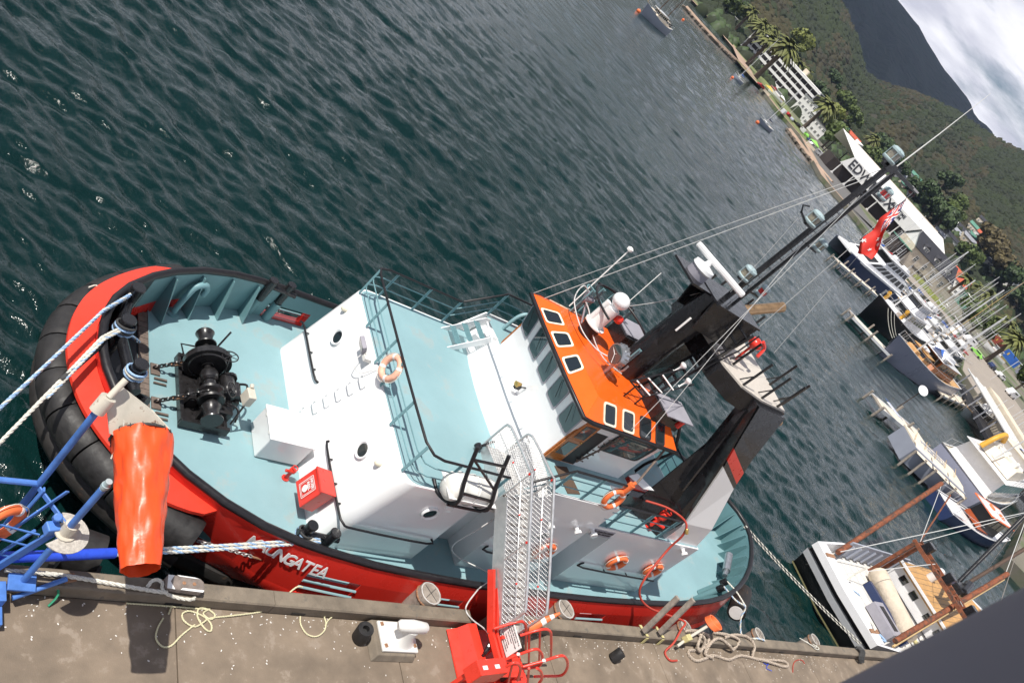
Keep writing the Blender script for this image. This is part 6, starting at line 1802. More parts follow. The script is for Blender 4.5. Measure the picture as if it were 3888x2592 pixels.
# anchored boats out in the bay
bw, sn = Vector(G(2432, 52)), Vector(G(2520, 125))
M, L_, c = bmat(bw, sn)
t = thing('wooden_ketch', 'grey hulled wooden ketch with cream wheelhouse and two dark masts, anchored at top', 'ketch', c, 'boats anchored in the bay')
st = hull(t, M, L_, 4.3, 1.7, 'boat_grey', 'boat_cream', sheer=.7, stern_w=.6)
house(t, M, -2.6, 2.6, 1.2, 1.75, 3.3, 'boat_cream', roof='boat_white', nw=5)
house(t, M, -5.0, -2.7, 1.0, 1.7, 2.8, 'boat_cream', nw=2)
house(t, M, 2.9, 4.6, .8, 1.9, 2.6, 'boat_cream', nw=2)
mast(t, M, 2.0, 1.7, 13.5, 'mast_dark', .13, stays=((7.2, 0, 2.8), (-5, 1.5, 1.8), (1.6, 1.9, 1.8), (1.6, -1.9, 1.8)))
mast(t, M, -2.9, 1.7, 11, 'mast_dark', .12, boom=3, stays=((-6.8, 0, 1.8), (-3.2, 1.7, 1.8), (-3.2, -1.7, 1.8)))
mb = MB(); mb.box((-6.4, 0, 2.3), (1.2, .8, .7)); xf(mb, M).build('outboard', 'boat_black', t, bevel=.05)
mb = MB(); mb.tube([(6.8, 0, 2.7), (8.4, 0, 3.2)], .09, 6); xf(mb, M).build('bowsprit', 'mast_wood', t)
pulpit(t, M, st)
yacht(G(2782, 290), G(2812, 322), 'small grey hulled yacht with blue sail cover, anchored nearest the palms', 2.9, 'boat_grey', mh=19, group='boats anchored in the bay')
yacht(G(2876, 462), G(2916, 496), 'small grey hulled yacht with dark boom tent and furled jib, anchored by the seawall', 2.9, 'boat_grey', mh=14.5, sail='boat_navy', group='boats anchored in the bay')
for k, (u, v, lab) in enumerate(((2422, 46, 'orange mooring buoy off the ketch bow'), (2592, 78, 'orange mooring buoy between the ketch and the breakwater'), (2779, 297, 'orange mooring buoy at the bow of the blue sail cover yacht'), (2874, 467, 'orange mooring buoy at the bow of the dark tent yacht'))):
    p = onz(u, v, 0); t = thing('mooring_buoy', lab, 'buoy', p, 'mooring buoys')
    mb = MB(); mb.sphere(p + Vector((0, 0, .25)), .55, 14, 8, (1, 1, .85)); mb.build('float', 'buoy_orange', t, smooth=70); mb = MB(); mb.torus(p + Vector((0, 0, .8)), .12, .03, (1, 0, 0), 12, 5); mb.build('ring', 'steel', t)

# white catamaran at the first jetty
M, L_, c = bmat((143.5, 92.0), (169, 92.6))
t = thing('catamaran', 'large white catamaran with sloping cabin and black windows at the first jetty', 'catamaran', c, 'motor boats at the marina')
for s in (-1, 1):
    mb = MB(); rings = []
    for k in range(11):
        f = k / 10; x = -L_ / 2 + L_ * f; w = 1.1 * (1 - max(0, (f - .55) / .45) ** 2 * .97)
        rings.append([(x, s * 2.7 + w, 2.1 + .3 * f), (x - .6 * f, s * 2.7 + w * .8, 0), (x - .6 * f, s * 2.7, -.5), (x - .6 * f, s * 2.7 - w * .8, 0), (x, s * 2.7 - w, 2.1 + .3 * f)])
    mb.loft(rings); xf(mb, M).build('hull', 'boat_navy' if s > 0 else 'boat_grey', t, smooth=40)
mb = MB(); mb.prism([(-L_ / 2, 3.8), (L_ * .3, 3.8), (L_ * .5, 2.2), (L_ * .5, -2.2), (L_ * .3, -3.8), (-L_ / 2, -3.8)], 2.1, 2.6); xf(mb, M).build('bridge_deck', 'boat_white', t, bevel=.1)
house(t, M, -L_ * .42, L_ * .3, 3.3, 2.6, 4.6, 'boat_white', tf=.3, wz=(.3, .85), nw=7, wm='boat_black')
house(t, M, -L_ * .35, L_ * .05, 2.6, 4.6, 6.3, 'boat_white', tf=.25, wz=(.25, .8), nw=5, wm='boat_black', roof='boat_white')
mast(t, M, -3, 6.3, 9.5, 'mast_alu', .06)
# black hulled ship
M, L_, c = bmat((118.5, 64.5), (148, 70))
t = thing('black_coaster', 'black hulled coaster with white upper works and buff ventilators behind the second jetty', 'ship', c, 'motor boats at the marina')
st = hull(t, M, L_, 6.6, 3.0, 'boat_black', 'boat_white', sheer=.5, full=2.8)
house(t, M, -4, 5.5, 2.3, 3.1, 5.3, 'boat_white', nw=6, roof='boat_white'); house(t, M, -1, 4.5, 1.8, 5.4, 7.3, 'boat_white', nw=5, roof='boat_white')
house(t, M, 6.5, 9.5, 1.6, 3.1, 4.2, 'boat_white', win=False)
for x, y in ((7.5, 1.9), (1.0, -2.6), (10.5, -1.2)):
    mb = MB(); mb.tube(sub([(x, y, 3.1), (x, y, 4.6), (x + .35, y, 5.1), (x + .7, y, 5.1)], 3), .3, 10); xf(mb, M).build('ventilator', 'digger_yellow', t, smooth=60)
mast(t, M, 8.5, 3, 17, 'mast_alu', .14, boom=5, stays=((14, 0, 4.4), (8, 3, 3.2), (8, -3, 3.2)))
mast(t, M, -6, 3, 15, 'mast_alu', .14, boom=4, stays=((-14, 0, 3.4),))
for k in range(3):
    mb = MB(); mb.tube(cat_pts((13.4 - k * .8, 1.3 + .4 * k, 3.8), (11.5 - k * 1.2, 4.8 + .3 * k, 1.4), .3), .05, 5); xf(mb, M).build('mooring_line', 'rope_white', t)
pulpit(t, M, st, 1.0)
# wooden decked motor yacht, lilac hull
M, L_, c = bmat((112.0, 54.3), (141, 57.6))
t = thing('wooden_motor_yacht', 'lilac grey hulled motor yacht with varnished deckhouse and timber decks', 'yacht', c, 'motor boats at the marina')
st = hull(t, M, L_, 6.4, 2.5, 'boat_lilac', 'wood_deck', sheer=.55, full=2.5, stern_w=.72)
mb = MB(); mb.loft([[(x + xr + .02, -w * 1.004, z), (x + xr * .9 + .02, -w * .995, z * .72), (x + xr * .75, -w * .98, z * .5)] for x, w, z, xr in hullshape(L_, 6.4, 2.5, .55, .72, 2.5)[9:]], closed=False, cap=False); xf(mb, M).build('bow_flash', 'boat_white', t, smooth=60)
house(t, M, -8.5, 1.5, 2.1, 2.5, 4.6, 'wood_varnish', roof='boat_white', nw=7); house(t, M, 3.0, 6.0, 1.6, 2.7, 3.9, 'wood_deck', nw=3, roof='wood_deck'); house(t, M, 7.5, 9.3, 1.1, 2.8, 3.6, 'wood_deck', win=False)
house(t, M, -4.5, .5, 1.5, 4.75, 5.6, 'boat_white', win=False, name='fly_bridge')
mb = MB(); mb.loft([[(-3 + k, -.9 + .35 * sin(k), 5.0), (-3 + k, .0, 5.2 + .5 * sin(k * .6)), (-3 + k, .9, 5.0)] for k in range(5)], closed=False, cap=False); xf(mb, M).build('boat_cover', 'boat_blue', t)
mb = MB(); rings = []
for k in range(9):
    f = k / 8; w = .75 * sin(pi * min(.97, .12 + f * .85)); rings.append([(-2 + 3.6 * f, 1.9 + w, 5.3), (-2 + 3.6 * f, 1.9, 4.85), (-2 + 3.6 * f, 1.9 - w, 5.3)])
mb.loft(rings); xf(mb, M).build('tender', 'boat_white', t, smooth=60)
mast(t, M, 6.8, 2.6, 17, 'mast_alu', .13, boom=9, stays=((14.5, 0, 3.9), (5.8, 3, 2.6), (5.8, -3, 2.6)), sail=None)
mast(t, M, -3.5, 4.7, 15, 'mast_alu', .11, stays=((-14, 0, 2.7),))
pulpit(t, M, st, .9)
mb = MB(); mb.torus((5.0, 0, 4.3), .5, .25, (0, 0, 1), 16, 8); xf(mb, M).build('lifebuoy_stack', 'boat_white', t, smooth=60)
# white vessel with dark wheelhouse (large)
M, L_, c = bmat((118.5, 33.2), (91, 28.6))
t = thing('white_motor_vessel', 'big white motor vessel with teal windows and crowded sun deck behind the cream pontoon', 'boat', c, 'motor boats at the marina')
st = hull(t, M, L_, 7.2, 2.6, 'boat_lilac', 'boat_cream', sheer=.55, full=2.6, stern_w=.92)
for k in range(6):
    f = .3 + k * .09
    x, w, z, xr = hullshape(L_, 7.2, 2.6, .55, .92, 2.6, n=101)[int(f * 100)]
    mb = MB(); mb.cyl((x, w * .985, z * .62), (x, w * 1.005 + .02, z * .62), .28, n=12); xf(mb, M).build('porthole', 'glass', t)
    mb = MB(); mb.cyl((x, -w * .985, z * .62), (x, -w * 1.005 - .02, z * .62), .28, n=12); xf(mb, M).build('porthole', 'glass', t)
house(t, M, -11, 7.5, 2.9, 2.6, 4.9, 'boat_white', tf=.12, nw=9, wm='boat_teal', wz=(.35, .9), roof='boat_white'); house(t, M, -9, 1.5, 2.3, 5.05, 6.2, 'boat_cream', win=False, name='sun_deck'); house(t, M, -4, 2.5, 1.9, 5.1, 7.1, 'boat_white', nw=4, roof='boat_cream')
house(t, M, 7.8, 10.5, 1.8, 2.9, 3.6, 'boat_cream', win=False)
for k, (x, y) in enumerate(((-6.5, -1.2), (-6.0, .2), (-6.8, 1.3))):
    mb = MB(); mb.tube([(x - .9, y, 6.35), (x + .9, y, 6.35)], .32, 10); xf(mb, M).build('raft_canister', 'raft_white', t, smooth=60)
mb = MB(); mb.tube(sub([(-10.5, 1.6, 5.3), (-9.8, 1.6, 6.9), (-8.0, 1.6, 7.6), (-6.6, 1.4, 6.9)], 4), .28, 8); xf(mb, M).build('deck_crane', 'digger_yellow', t, smooth=50)
mb = MB(); mb.loft([[(-1 + k * .8, -.8, 7.25), (-1 + k * .8, 0, 7.5), (-1 + k * .8, .8, 7.25)] for k in range(3)], closed=False, cap=False); xf(mb, M).build('boat_cover', 'boat_blue', t)
mb = MB(); mb.torus((-1.5, 2.2, 5.6), .32, .09, (0, 1, .2), 18, 8); xf(mb, M).build('lifebuoy', 'buoy_orange', t, smooth=60)
mast(t, M, .5, 7.2, 12, 'mast_alu', .1); mast(t, M, -9.5, 5.2, 11, 'mast_alu', .08)
pulpit(t, M, st, 1.0)
for k in range(5):
    x = -8 + k * 2; mb = MB(); mb.tube([(x, -2.9, 5.0), (x, -2.9, 6.0)], .03, 5); mb.tube([(x, -2.9, 6.0), (x + 2, -2.9, 6.0)], .03, 5); xf(mb, M).build('deck_rail', 'mast_alu', t)
# cream pontoon with canopy and name
t = thing('cream_pontoon', 'cream roofed pontoon on timber piles lettered with a vessel name', 'pontoon', (86, 31, 0))
A_, B_ = Vector(G(3455, 1640, 2.4)).to_3d(), Vector(G(3640, 1815, 2.4)).to_3d()
d = (B_ - A_).normalized(); nrm = Vector((-d.y, d.x, 0)); Lp = (B_ - A_).length
mpo = Matrix(((d.x, nrm.x, 0, A_.x), (d.y, nrm.y, 0, A_.y), (0, 0, 1, 0), (0, 0, 0, 1)))
mb = MB(); mb.prism([(0, -2.2), (Lp, -2.2), (Lp, 1.2), (0, 1.2)], .35, 2.2); xf(mb, mpo).build('pontoon_body', 'boat_grey', t)
mb = MB(); mb.prism([(0, -1.3), (Lp, -1.3), (Lp, 1.3), (0, 1.3)], 2.2, 2.35); xf(mb, mpo).build('deck', 'boat_cream', t)
for k in range(3):
    x0 = Lp * (.02 + k * .33)
    mb = MB(); mb.plate([(x0, -1.3, 2.36), (x0 + Lp * .3, -1.3, 2.36), (x0 + Lp * .31, -2.7, 1.9), (x0 + Lp * .02, -2.5, 1.95)], .05); xf(mb, mpo).build('awning', 'boat_cream', t)
for k in range(6):
    mb = MB(); mb.tube([(Lp * k / 5, -2.9, -1), (Lp * k / 5, -2.5, 2.1)], .13, 8); xf(mb, mpo).build('pile', 'wood_grey', t, smooth=60)
for k in range(5):
    mb = MB(); mb.tube([(Lp * k / 5, -1.2, 2.5), (Lp * (k + 1) / 5, 1.2, 2.6)], .03, 5); xf(mb, mpo).build('spar', 'mast_wood', t)
for j, wd in enumerate(('AFFINITY', 'NELSON')):
    text_mesh('name_letters', wd, 1.0 - .25 * j, mpo @ frame((Lp * .5, .55 - j * .85, 2.37), (1, 0, 0), (0, 1, 0)), 'boat_grey', t, .01, bold=True)
# small launch with orange edged roof
M, L_, c = bmat((96.5, 22.4), (82.0, 24.2))
t = thing('small_launch', 'small white launch with orange edged awning roof in front of the white vessel', 'boat', c, 'motor boats at the marina')
st = hull(t, M, L_, 3.6, 1.2, 'boat_navy', 'boat_white', full=2.4)
mb = MB(); mb.prism([(-2.5, 1.3), (3.2, 1.2), (3.2, -1.2), (-2.5, -1.3)], 3.1, 3.2); rf_ = xf(mb, M).build('awning_roof', 'boat_white', t)
mb = MB(); mb.tube([(-2.5, 1.3, 3.15), (3.2, 1.2, 3.15), (3.2, -1.2, 3.15), (-2.5, -1.3, 3.15)], .09, 6, closed=True); xf(mb, M).build('roof_trim', 'buoy_orange', rf_)
house(t, M, -1.0, 3.0, 1.05, 1.2, 3.1, 'boat_black', nw=3); house(t, M, -1.2, 1.6, 1.1, 1.2, 1.7, 'buoy_orange', win=False, name='side_panel')
for x, y in ((0.2, .5), (1.4, -.3)):
    mb = MB(); mb.torus((x, y, 3.26), .3, .08, (0, 0, 1), 16, 6); xf(mb, M).build('lifebuoy', 'buoy_orange', t, smooth=60)
mb = MB(); mb.box((-5.6, 0, 1.3), (2.8, 2.2, .12)); xf(mb, M).build('stern_platform', 'boat_white', t, bevel=.05)
pulpit(t, M, st, .8, t1=.4); mast(t, M, .5, 3.2, 5.4, 'mast_alu', .04)
# ------------------------------------------------------------------ fishing trawler beside the quay
t = thing('fishing_trawler', 'white and black fishing trawler with rusty gantry moored beyond the tug stern', 'trawler', (54, 11.2, 0))
M = Matrix.Translation((0, 0, 0))
out = [(42.6, 8.5), (42.3, 11.3), (42.6, 14.1), (46, 14.5), (54, 14.7), (61, 14.2), (65.5, 12.8), (67.5, 11.2), (65.5, 9.6), (61, 8.3), (54, 8.0), (46, 8.15)]
cx_, cy_ = 55, 11.25
sc = lambda k: [(cx_ + (x - cx_) * k, cy_ + (y - cy_) * k) for x, y in out]
mb = MB(); mb.loft([[(x, y, -.8) for x, y in sc(.9)], [(x, y, .05) for x, y in sc(.965)], [(x, y, .95) for x, y in sc(.985)]], capa=True, capb=False); mb.build('hull', 'boat_black', t, smooth=40)
mb = MB(); mb.loft([[(x, y, .1) for x, y in sc(.974)], [(x, y, .2) for x, y in sc(.977)]], cap=False); mb.build('boot_stripe', 'strop_yellow', t)
mb = MB(); mb.loft([[(x, y, .95) for x, y in sc(.99)], [(x, y, 1.35) for x, y in sc(1.0)]], cap=False); mb.build('topside_strake', 'boat_white', t, smooth=40)
mb = MB(); mb.loft([[(x, y, 1.35) for x, y in sc(.985)], [(x, y, 1.6) for x, y in sc(.985)]], cap=False); mb.build('rubbing_band', 'boat_black', t, smooth=40)
mb = MB(); mb.loft([[(x, y, 1.6) for x, y in sc(1.0)], [(x, y, 2.0) for x, y in sc(1.0)], [(x, y, 2.0) for x, y in sc(.97)], [(x, y, 1.2) for x, y in sc(.965)]], cap=False); mb.build('bulwark', 'boat_white', t, smooth=40)
mb = MB(); mb.prism([(42.65, 8.6), (43.5, 8.55), (43.5, 14.05), (42.65, 13.95)], 1.82, 2.04); mb.build('stern_cap', 'boat_white', t, bevel=.03)
for y in (9.2, 13.3):
    mb = MB(); mb.box((43.08, y, 2.05), (.95, .22, .04)); mb.build('wear_plate', 'chain_rust', t)
mb = MB(); mb.face([(x, y, 1.2) for x, y in reversed(sc(.975))]); mb.build('working_deck', 'white_dirty', t)
for k in range(9):
    mb = MB(); mb.box((44.5 + k * 1.05, 11.2, 1.204), (.02, 5.4, .012)); mb.build('deck_seam', 'boat_grey', t)
mb = MB(); mb.box((50.5, 14.25, 1.9), (8.5, .1, 1.2)); 
for k in range(9):
    mb.box((46.6 + k, 14.15, 1.8), (.1, .16, 1.0))
mb.build('side_plating', 'boat_grey', t)
mb = MB(); mb.box((46.8, 10.2, 1.55), (1.1, 1.9, .6)); hc = mb.build('hatch_coaming', 'grey_panel', t, bevel=.02)
mb = MB(); mb.box((46.8, 10.2, 1.86), (.5, 1.4, .02)); mb.build('hatch_opening', 'print_black', hc)
mb = MB(); mb.tube(sub([(49.6, 13.1, 1.75), (49.2, 12.2, 1.8), (48.9, 11.2, 1.78), (48.6, 10.2, 1.8), (48.2, 9.3, 1.75)], 3), .55, 14, rr=None); mb.build('canvas_roll', 'canvas', t, smooth=60)
mb = MB(); mb.box((48.1, 10.8, 1.45), (.3, 3.6, .45)); mb.build('roll_rack', 'boat_navy', t)
mb = MB(); mb.tube([(49.9, 8.8, 1.5), (50.2, 11.2, 1.55), (50.6, 13.6, 1.5)], .12, 8); mb.build('yellow_pipe', 'strop_yellow', t, smooth=60)
# deckhouse and fore deck
mb = MB(); mb.prism([(53.0, 8.7), (58.0, 8.7), (58.0, 13.9), (53.0, 13.9)], 1.25, 2.35); dh = mb.build('wheelhouse', 'boat_white', t, bevel=.05)
for y in (9.6, 10.6, 12.0, 13.0):
    mb = MB(); mb.box((52.985, y, 1.95), (.02, .5, .4)); mb.build('window', 'glass', dh)
mb = MB(); mb.box((52.98, 9.0, 1.75), (.03, .55, .9)); mb.build('door_opening', 'print_black', dh)
mb = MB(); mb.prism([(52.7, 8.5), (60.2, 8.5), (60.2, 14.0), (52.7, 14.0)], 2.36, 2.46); mb.build('wood_top', 'wood_deck', t, bevel=.02)
for k in range(14):
    mb = MB(); mb.box((56.4, 8.7 + k * .39, 2.465), (7.4, .02, .008)); mb.build('plank_seam', 'slat_wood', t)
mb = MB(); mb.box((52.7, 11.2, 2.55), (.12, 5.5, .14)); mb.build('top_rail', 'boat_white', t)
mb = MB(); mb.prism([(58.4, 8.8), (63, 9.2), (65.2, 11.2), (63, 13.4), (58.4, 13.8)], 1.3, 2.3); mb.build('fore_cabin', 'boat_white', t, bevel=.05)
mb = MB(); mb.prism([(60.5, 9.4), (63.0, 9.8), (64.4, 11.2), (63.0, 12.8), (60.5, 13.2)], 2.32, 2.4); mb.build('fore_deck', 'wood_deck', t)
mb = MB(); mb.cyl((56.4, 13.2, 2.46), (56.4, 13.2, 3.2), .28, n=14); mb.sphere((56.4, 13.2, 3.2), .3, 14, 6); mb.build('white_drum', 'boat_white', t, smooth=60)
mb = MB(); rings = []
for k in range(9):
    f = k / 8; w_ = .7 * sin(pi * min(.97, .12 + f * .85)); rings.append([(54.2 + 2.6 * f, 9.4 + w_, 2.95), (54.2 + 2.6 * f, 9.4, 2.5), (54.2 + 2.6 * f, 9.4 - w_, 2.95)])
mb.loft(rings); mb.build('dinghy', 'boat_grey', t, smooth=60)
# rusty stern gantry truss
gt = bpy.data.objects.new('stern_gantry', None); COL.objects.link(gt); gt.parent = t; gt.location = Vector((50, 11.2, 1.2)) - Vector((54, 11.2, 0))
for y in (8.9, 13.7):
    mb = MB(); mb.bar((50.4, y, 1.2), (50.2, y, 4.4), .2, .2); mb.bar((51.4, y, 1.2), (51.2, y, 4.4), .2, .2); mb.build('leg', 'rusty', gt)
for x in (50.2, 51.2):
    mb = MB(); mb.bar((x, 8.7, 4.4), (x, 13.9, 4.4), .16, .22); mb.build('cross_beam', 'rusty', gt)
for k in range(7):
    y = 8.9 + k * .8
    mb = MB(); mb.bar((50.2, y, 4.4), (51.2, y + (.8 if k % 2 else 0), 4.4), .1, .1); mb.build('lattice', 'rusty', gt)
for k in range(3):
    mb = MB(); mb.box((50.5, 9.4 + k * 1.9, 4.75), (.5, .5, .6)); mb.build('sheave_block', 'tug_black', gt, bevel=.03)
for a, b_, r_, mm in (((45.2, 13.9, 1.8), (58.3, 18.3, 6.0), .16, 'rusty'), ((45.6, 8.9, 1.9), (56.5, 11.4, 6.4), .15, 'rusty'), ((45.5, 8.7, 1.7), (56.3, 11.2, 6.1), .07, 'mast_wood'), ((55.2, 11.8, 3.4), (58.4, 14.3, 9.4), .13, 'tug_black'), ((55.0, 11.6, 3.4), (60.5, 13.0, 7.6), .12, 'mast_dark'), ((51.0, 13.9, 4.5), (58.0, 17.3, 6.1), .05, 'rusty')):
    mb = MB(); mb.tube([a, b_], r_, 8); mb.build('derrick_boom', mm, t, smooth=60)
mb = MB(); mb.box((55.3, 11.6, 3.8), (1.6, .8, .7)); mb.tube([(54.8, 11.3, 4.0), (56.2, 11.8, 4.3)], .3, 8); mb.build('hydraulic_block', 'tug_black', t, bevel=.05)
for a, b_ in (((58.3, 14.2, 9.3), (45.0, 13.8, 2.0)), ((58.3, 14.2, 9.3), (66.5, 11.2, 2.2)), ((50.4, 12.3, 4.6), (45.2, 12.8, 1.5)), ((58.2, 18.2, 6.0), (50.4, 13.7, 4.6)), ((50.4, 9.8, 4.6), (56.0, 13.0, 3.5)), ((56.4, 11.4, 6.3), (58.3, 14.2, 9.2)), ((58.3, 14.2, 9.2), (72, 14.5, 0.5)), ((51.0, 13.8, 4.6), (58.3, 14.2, 9.1))):
    mb = MB(); mb.tube([a, b_], .022, 5); mb.build('wire', 'cable_grey', t)
twist([(45.6, 12.6, 2.6), (45.3, 12.5, 1.6), (45.0, 12.0, 1.3), (44.3, 11.0, 1.35), (43.2, 9.6, 2.1), (43.0, 9.2, 2.1)], .05, 3, ['rope_white'], t, 'bow_rope', 4)
mb = MB(); mb.tube([(45.5, 12.3, 1.24), (46.5, 11.8, 1.24)], .03, 5); mb.tube(sub([(45.4, 9.8, 1.25), (45.8, 9.6, 1.3), (45.7, 9.3, 1.28), (46.2, 9.2, 1.3), (46.0, 9.6, 1.26)], 4), .05, 6); mb.build('tangled_line', 'rope_blue', t, smooth=60)
mb = MB(); mb.bar((62.5, 8.2, 2.0), (68.5, 9.9, 2.6), .22, .14); tag(mb.build('blue_plank', 'boat_blue', loc=(65, 9, 2)), 'bright blue plank between the trawler bow and the wharf', 'plank')

# ------------------------------------------------------------------ jetties
def jetty(a, b_, w, lab, z=1.0, rail=True):
    a, b_ = Vector((*a, z)), Vector((*b_, z))
    d = (b_ - a).normalized(); n = Vector((-d.y, d.x, 0)); L_ = (b_ - a).length
    t = thing('jetty', lab, 'jetty', ((a + b_) / 2).to_tuple(), 'timber jetties of the marina')
    m = int(L_ / .9)
    for k in range(m):
        c = a + d * (L_ * (k + .5) / m)
        mb = MB(); mb.bar(c - n * w / 2, c + n * w / 2, L_ / m - .03, .1); mb.build('plank', 'boat_cream' if k % 7 else 'wood_grey', t)
    for s in (-1, 1):
        mb = MB(); mb.bar(a + n * s * w / 2 + Vector((0, 0, -.05)), b_ + n * s * w / 2 + Vector((0, 0, -.05)), .16, .35); mb.build('edge_beam', 'boat_white', t)
        for k in range(max(2, int(L_ / 4)) + 1):
            c = a + d * (L_ * k / max(2, int(L_ / 4))) + n * s * (w / 2 + .12)
            mb = MB(); mb.cyl(c - Vector((0, 0, 2)), c + Vector((0, 0, 1.1 if k % 2 else .35)), .15, n=8); mb.build('pile', 'wood_grey', t, smooth=60)
    return t
jetty(G(3172, 985, 1), G(3330, 1120, 1), 1.8, 'narrow timber jetty alongside the white catamaran')
jetty(G(3228, 1188, 1), G(3372, 1338, 1), 2.0, 'narrow timber jetty between the black coaster and the lilac yacht')
jetty(G(3325, 1522, 1), G(3500, 1665, 1), 2.2, 'timber jetty carrying a long white notice, left of the cream pontoon')
jetty(G(3560, 1482, 1), G(3735, 1560, 1), 2.0, 'timber jetty astern of the lilac yacht')
t = thing('jetty_sign', 'long white notice board lying on the jetty end left of the cream pontoon', 'sign', onz(3400, 1550, 1.6))
a_, b_ = onz(3372, 1526, 1.7), onz(3415, 1582, 1.7)
mb = MB(); mb.bar(a_, b_, .9, .06); mb.build('board', 'boat_white', t)
d = (b_ - a_).normalized()
text_mesh('sign_letters', 'FERRY CRUISES', .42, frame(tuple((a_ + b_) / 2 + Vector((0, 0, .035))), tuple(d), (-d.y, d.x, 0)), 'boat_blue', t, .005)
t = thing('radar_dish_post', 'white round dish on a thin pole at the jetty end', 'dish', onz(3420, 1550, 1.0)); p = onz(3405, 1548, 1.0); mb = MB(); mb.tube([p, p + Vector((0, 0, 3.2))], .05, 6); mb.build('pole', 'mast_dark', t); mb = MB(); mb.lathe(p + Vector((0, 0, 3.2)), (-.5, -.4, .7), [(0, .05), (.05, .4), (.12, .6), (.14, .6), (.08, .3), (.1, .01)], 18); mb.build('dish', 'boat_white', t, smooth=50)

# ------------------------------------------------------------------ moored yachts and launches further in
colors = ['boat_white', 'boat_white', 'boat_grey', 'boat_white', 'boat_navy', 'boat_white']
words = ['white', 'cream decked white', 'grey', 'slim white', 'navy', 'broad white']
spots = [(3420, 1120, 15.5, 'y'), (3450, 1145, 14, 'y'), (3478, 1172, 17, 'y'), (3505, 1200, 14, 'l'), (3530, 1230, 19, 'y'), (3470, 1205, 12, 'l'), (3560, 1265, 13, 'y'),
         (3545, 1300, 22, 'w'), (3590, 1300, 15, 'y'), (3610, 1335, 12, 'l'), (3500, 1258, 11, 'l'), (3380, 1075, 11, 'l'), (3345, 1040, 9, 'l'), (3365, 1010, 10, 'l'), (3300, 930, 9, 'l'), (3322, 955, 9, 'y'),
         (3585, 1370, 14, 'y'), (3690, 1600, 13, 'l'), (3755, 1650, 15, 'l'), (3840, 1760, 16, 'y'), (3870, 1840, 14, 'y'), (3800, 1700, 18, 'y')]
where = ['left of the museum corner', 'below the museum door', 'below the museum lettering', 'in front of the museum windows', 'with the tallest thin mast', 'beside the black coaster bow', 'under the promenade hedge',
         'with buff wooden mast and blue flecked stay', 'right of the buff masted boat', 'nearest the parked cars', 'behind the black coaster wheelhouse', 'astern of the catamaran', 'outside the catamaran cabin', 'near the open shed end', 'under the shed lettering', 'under the ensign',
         'behind the lilac yacht stern', 'at the roofed wharf, leftmost', 'at the roofed wharf, second in line', 'at the wharf by the right picture edge', 'lowest at the right picture edge', 'third in line at the roofed wharf']
extra = [(3395, 1100), (3432, 1160), (3460, 1128), (3492, 1188), (3520, 1215), (3548, 1248), (3575, 1330), (3400, 1052), (3490, 1235), (3605, 1275), (3628, 1362), (3720, 1620), (3780, 1672), (3818, 1730), (3858, 1800), (3310, 985), (3352, 985), (3560, 1345)]
for k, (u, v) in enumerate(extra):
    spots.append((u, v, 10 + (k * 7) % 9, 'yl'[k % 2] if k % 5 else 'y'))
    where.append('as number %s along the crowded inner berths' % ['one', 'two', 'three', 'four', 'five', 'six', 'seven', 'eight', 'nine', 'ten', 'eleven', 'twelve', 'thirteen', 'fourteen', 'fifteen', 'sixteen', 'seventeen', 'eighteen'][k])
for k, (u, v, mh, kd) in enumerate(spots):
    p = onz(u, v, 0)
    ang_ = radians(rnd.choice([4, 8, 186, 2]))
    L_ = 9 + (k * 37 % 5)
    dx_, dy_ = cos(ang_) * L_ / 2, sin(ang_) * L_ / 2
    bow_, st_ = (p.x - dx_, p.y - dy_), (p.x + dx_, p.y + dy_)
    if kd == 'l':
        launch(bow_, st_, words[k % 6] + ' motor launch moored ' + where[k], side=colors[k % 6], mh=6.5)
    else:
        yacht(bow_, st_, words[k % 6] + ' sailing yacht moored ' + where[k], side=colors[k % 6], mh=mh, sail=['boat_blue', 'boat_white', 'boat_red'][k % 3], group='yachts moored in the marina', m='mast_wood' if kd == 'w' else 'mast_alu')
# ------------------------------------------------------------------ land, hills
def polar(azd, r, z):
    return Vector((r * cos(radians(azd)), r * sin(radians(azd)), z))
def noise2(x, y):
    return (sin(x * 1.3 + 2.1 * sin(y * .7)) + sin(y * 1.7 + 1.3 * sin(x * .9)) + .5 * sin(x * 3.1 + y * 2.3) + .35 * sin(5.3 * x - 4.1 * y)) / 2.85
mat('land', (0.17, 0.155, 0.12), 0.9, var=0.3, scale=.05, spot=(0.09, 0.12, 0.045), spot_amt=0.5, spot_scale=.03)
mat('beach', (0.38, 0.27, 0.20), 0.9, var=0.15, scale=.3)
mat('lawn', (0.16, 0.19, 0.065), 0.9, var=0.2, scale=.2, spot=(0.22, 0.2, 0.1), spot_amt=.56, spot_scale=.1)
mat('rocks', (0.20, 0.165, 0.13), 0.9, var=0.4, scale=1.5)
mat('tarmac', (0.13, 0.125, 0.12), 0.9, var=0.15, scale=.3)
mat('paving', (0.30, 0.26, 0.22), 0.85, var=0.1, scale=.4)
mat('hill_ground', (0.034, 0.031, 0.015), 0.95, var=0.3, scale=.01, spot=(0.022, 0.030, 0.012), spot_amt=.5, spot_scale=.012)
mat('far_forest', (0.020, 0.030, 0.022), 0.95, var=0.5, scale=.012, det=9, bump=1.0, bscale=.03, bdist=25)
mat('bush', (0.020, 0.028, 0.010), 0.9, var=0.45, scale=.02)
mat('bush_brown', (0.036, 0.032, 0.014), 0.9, var=0.4, scale=.02)

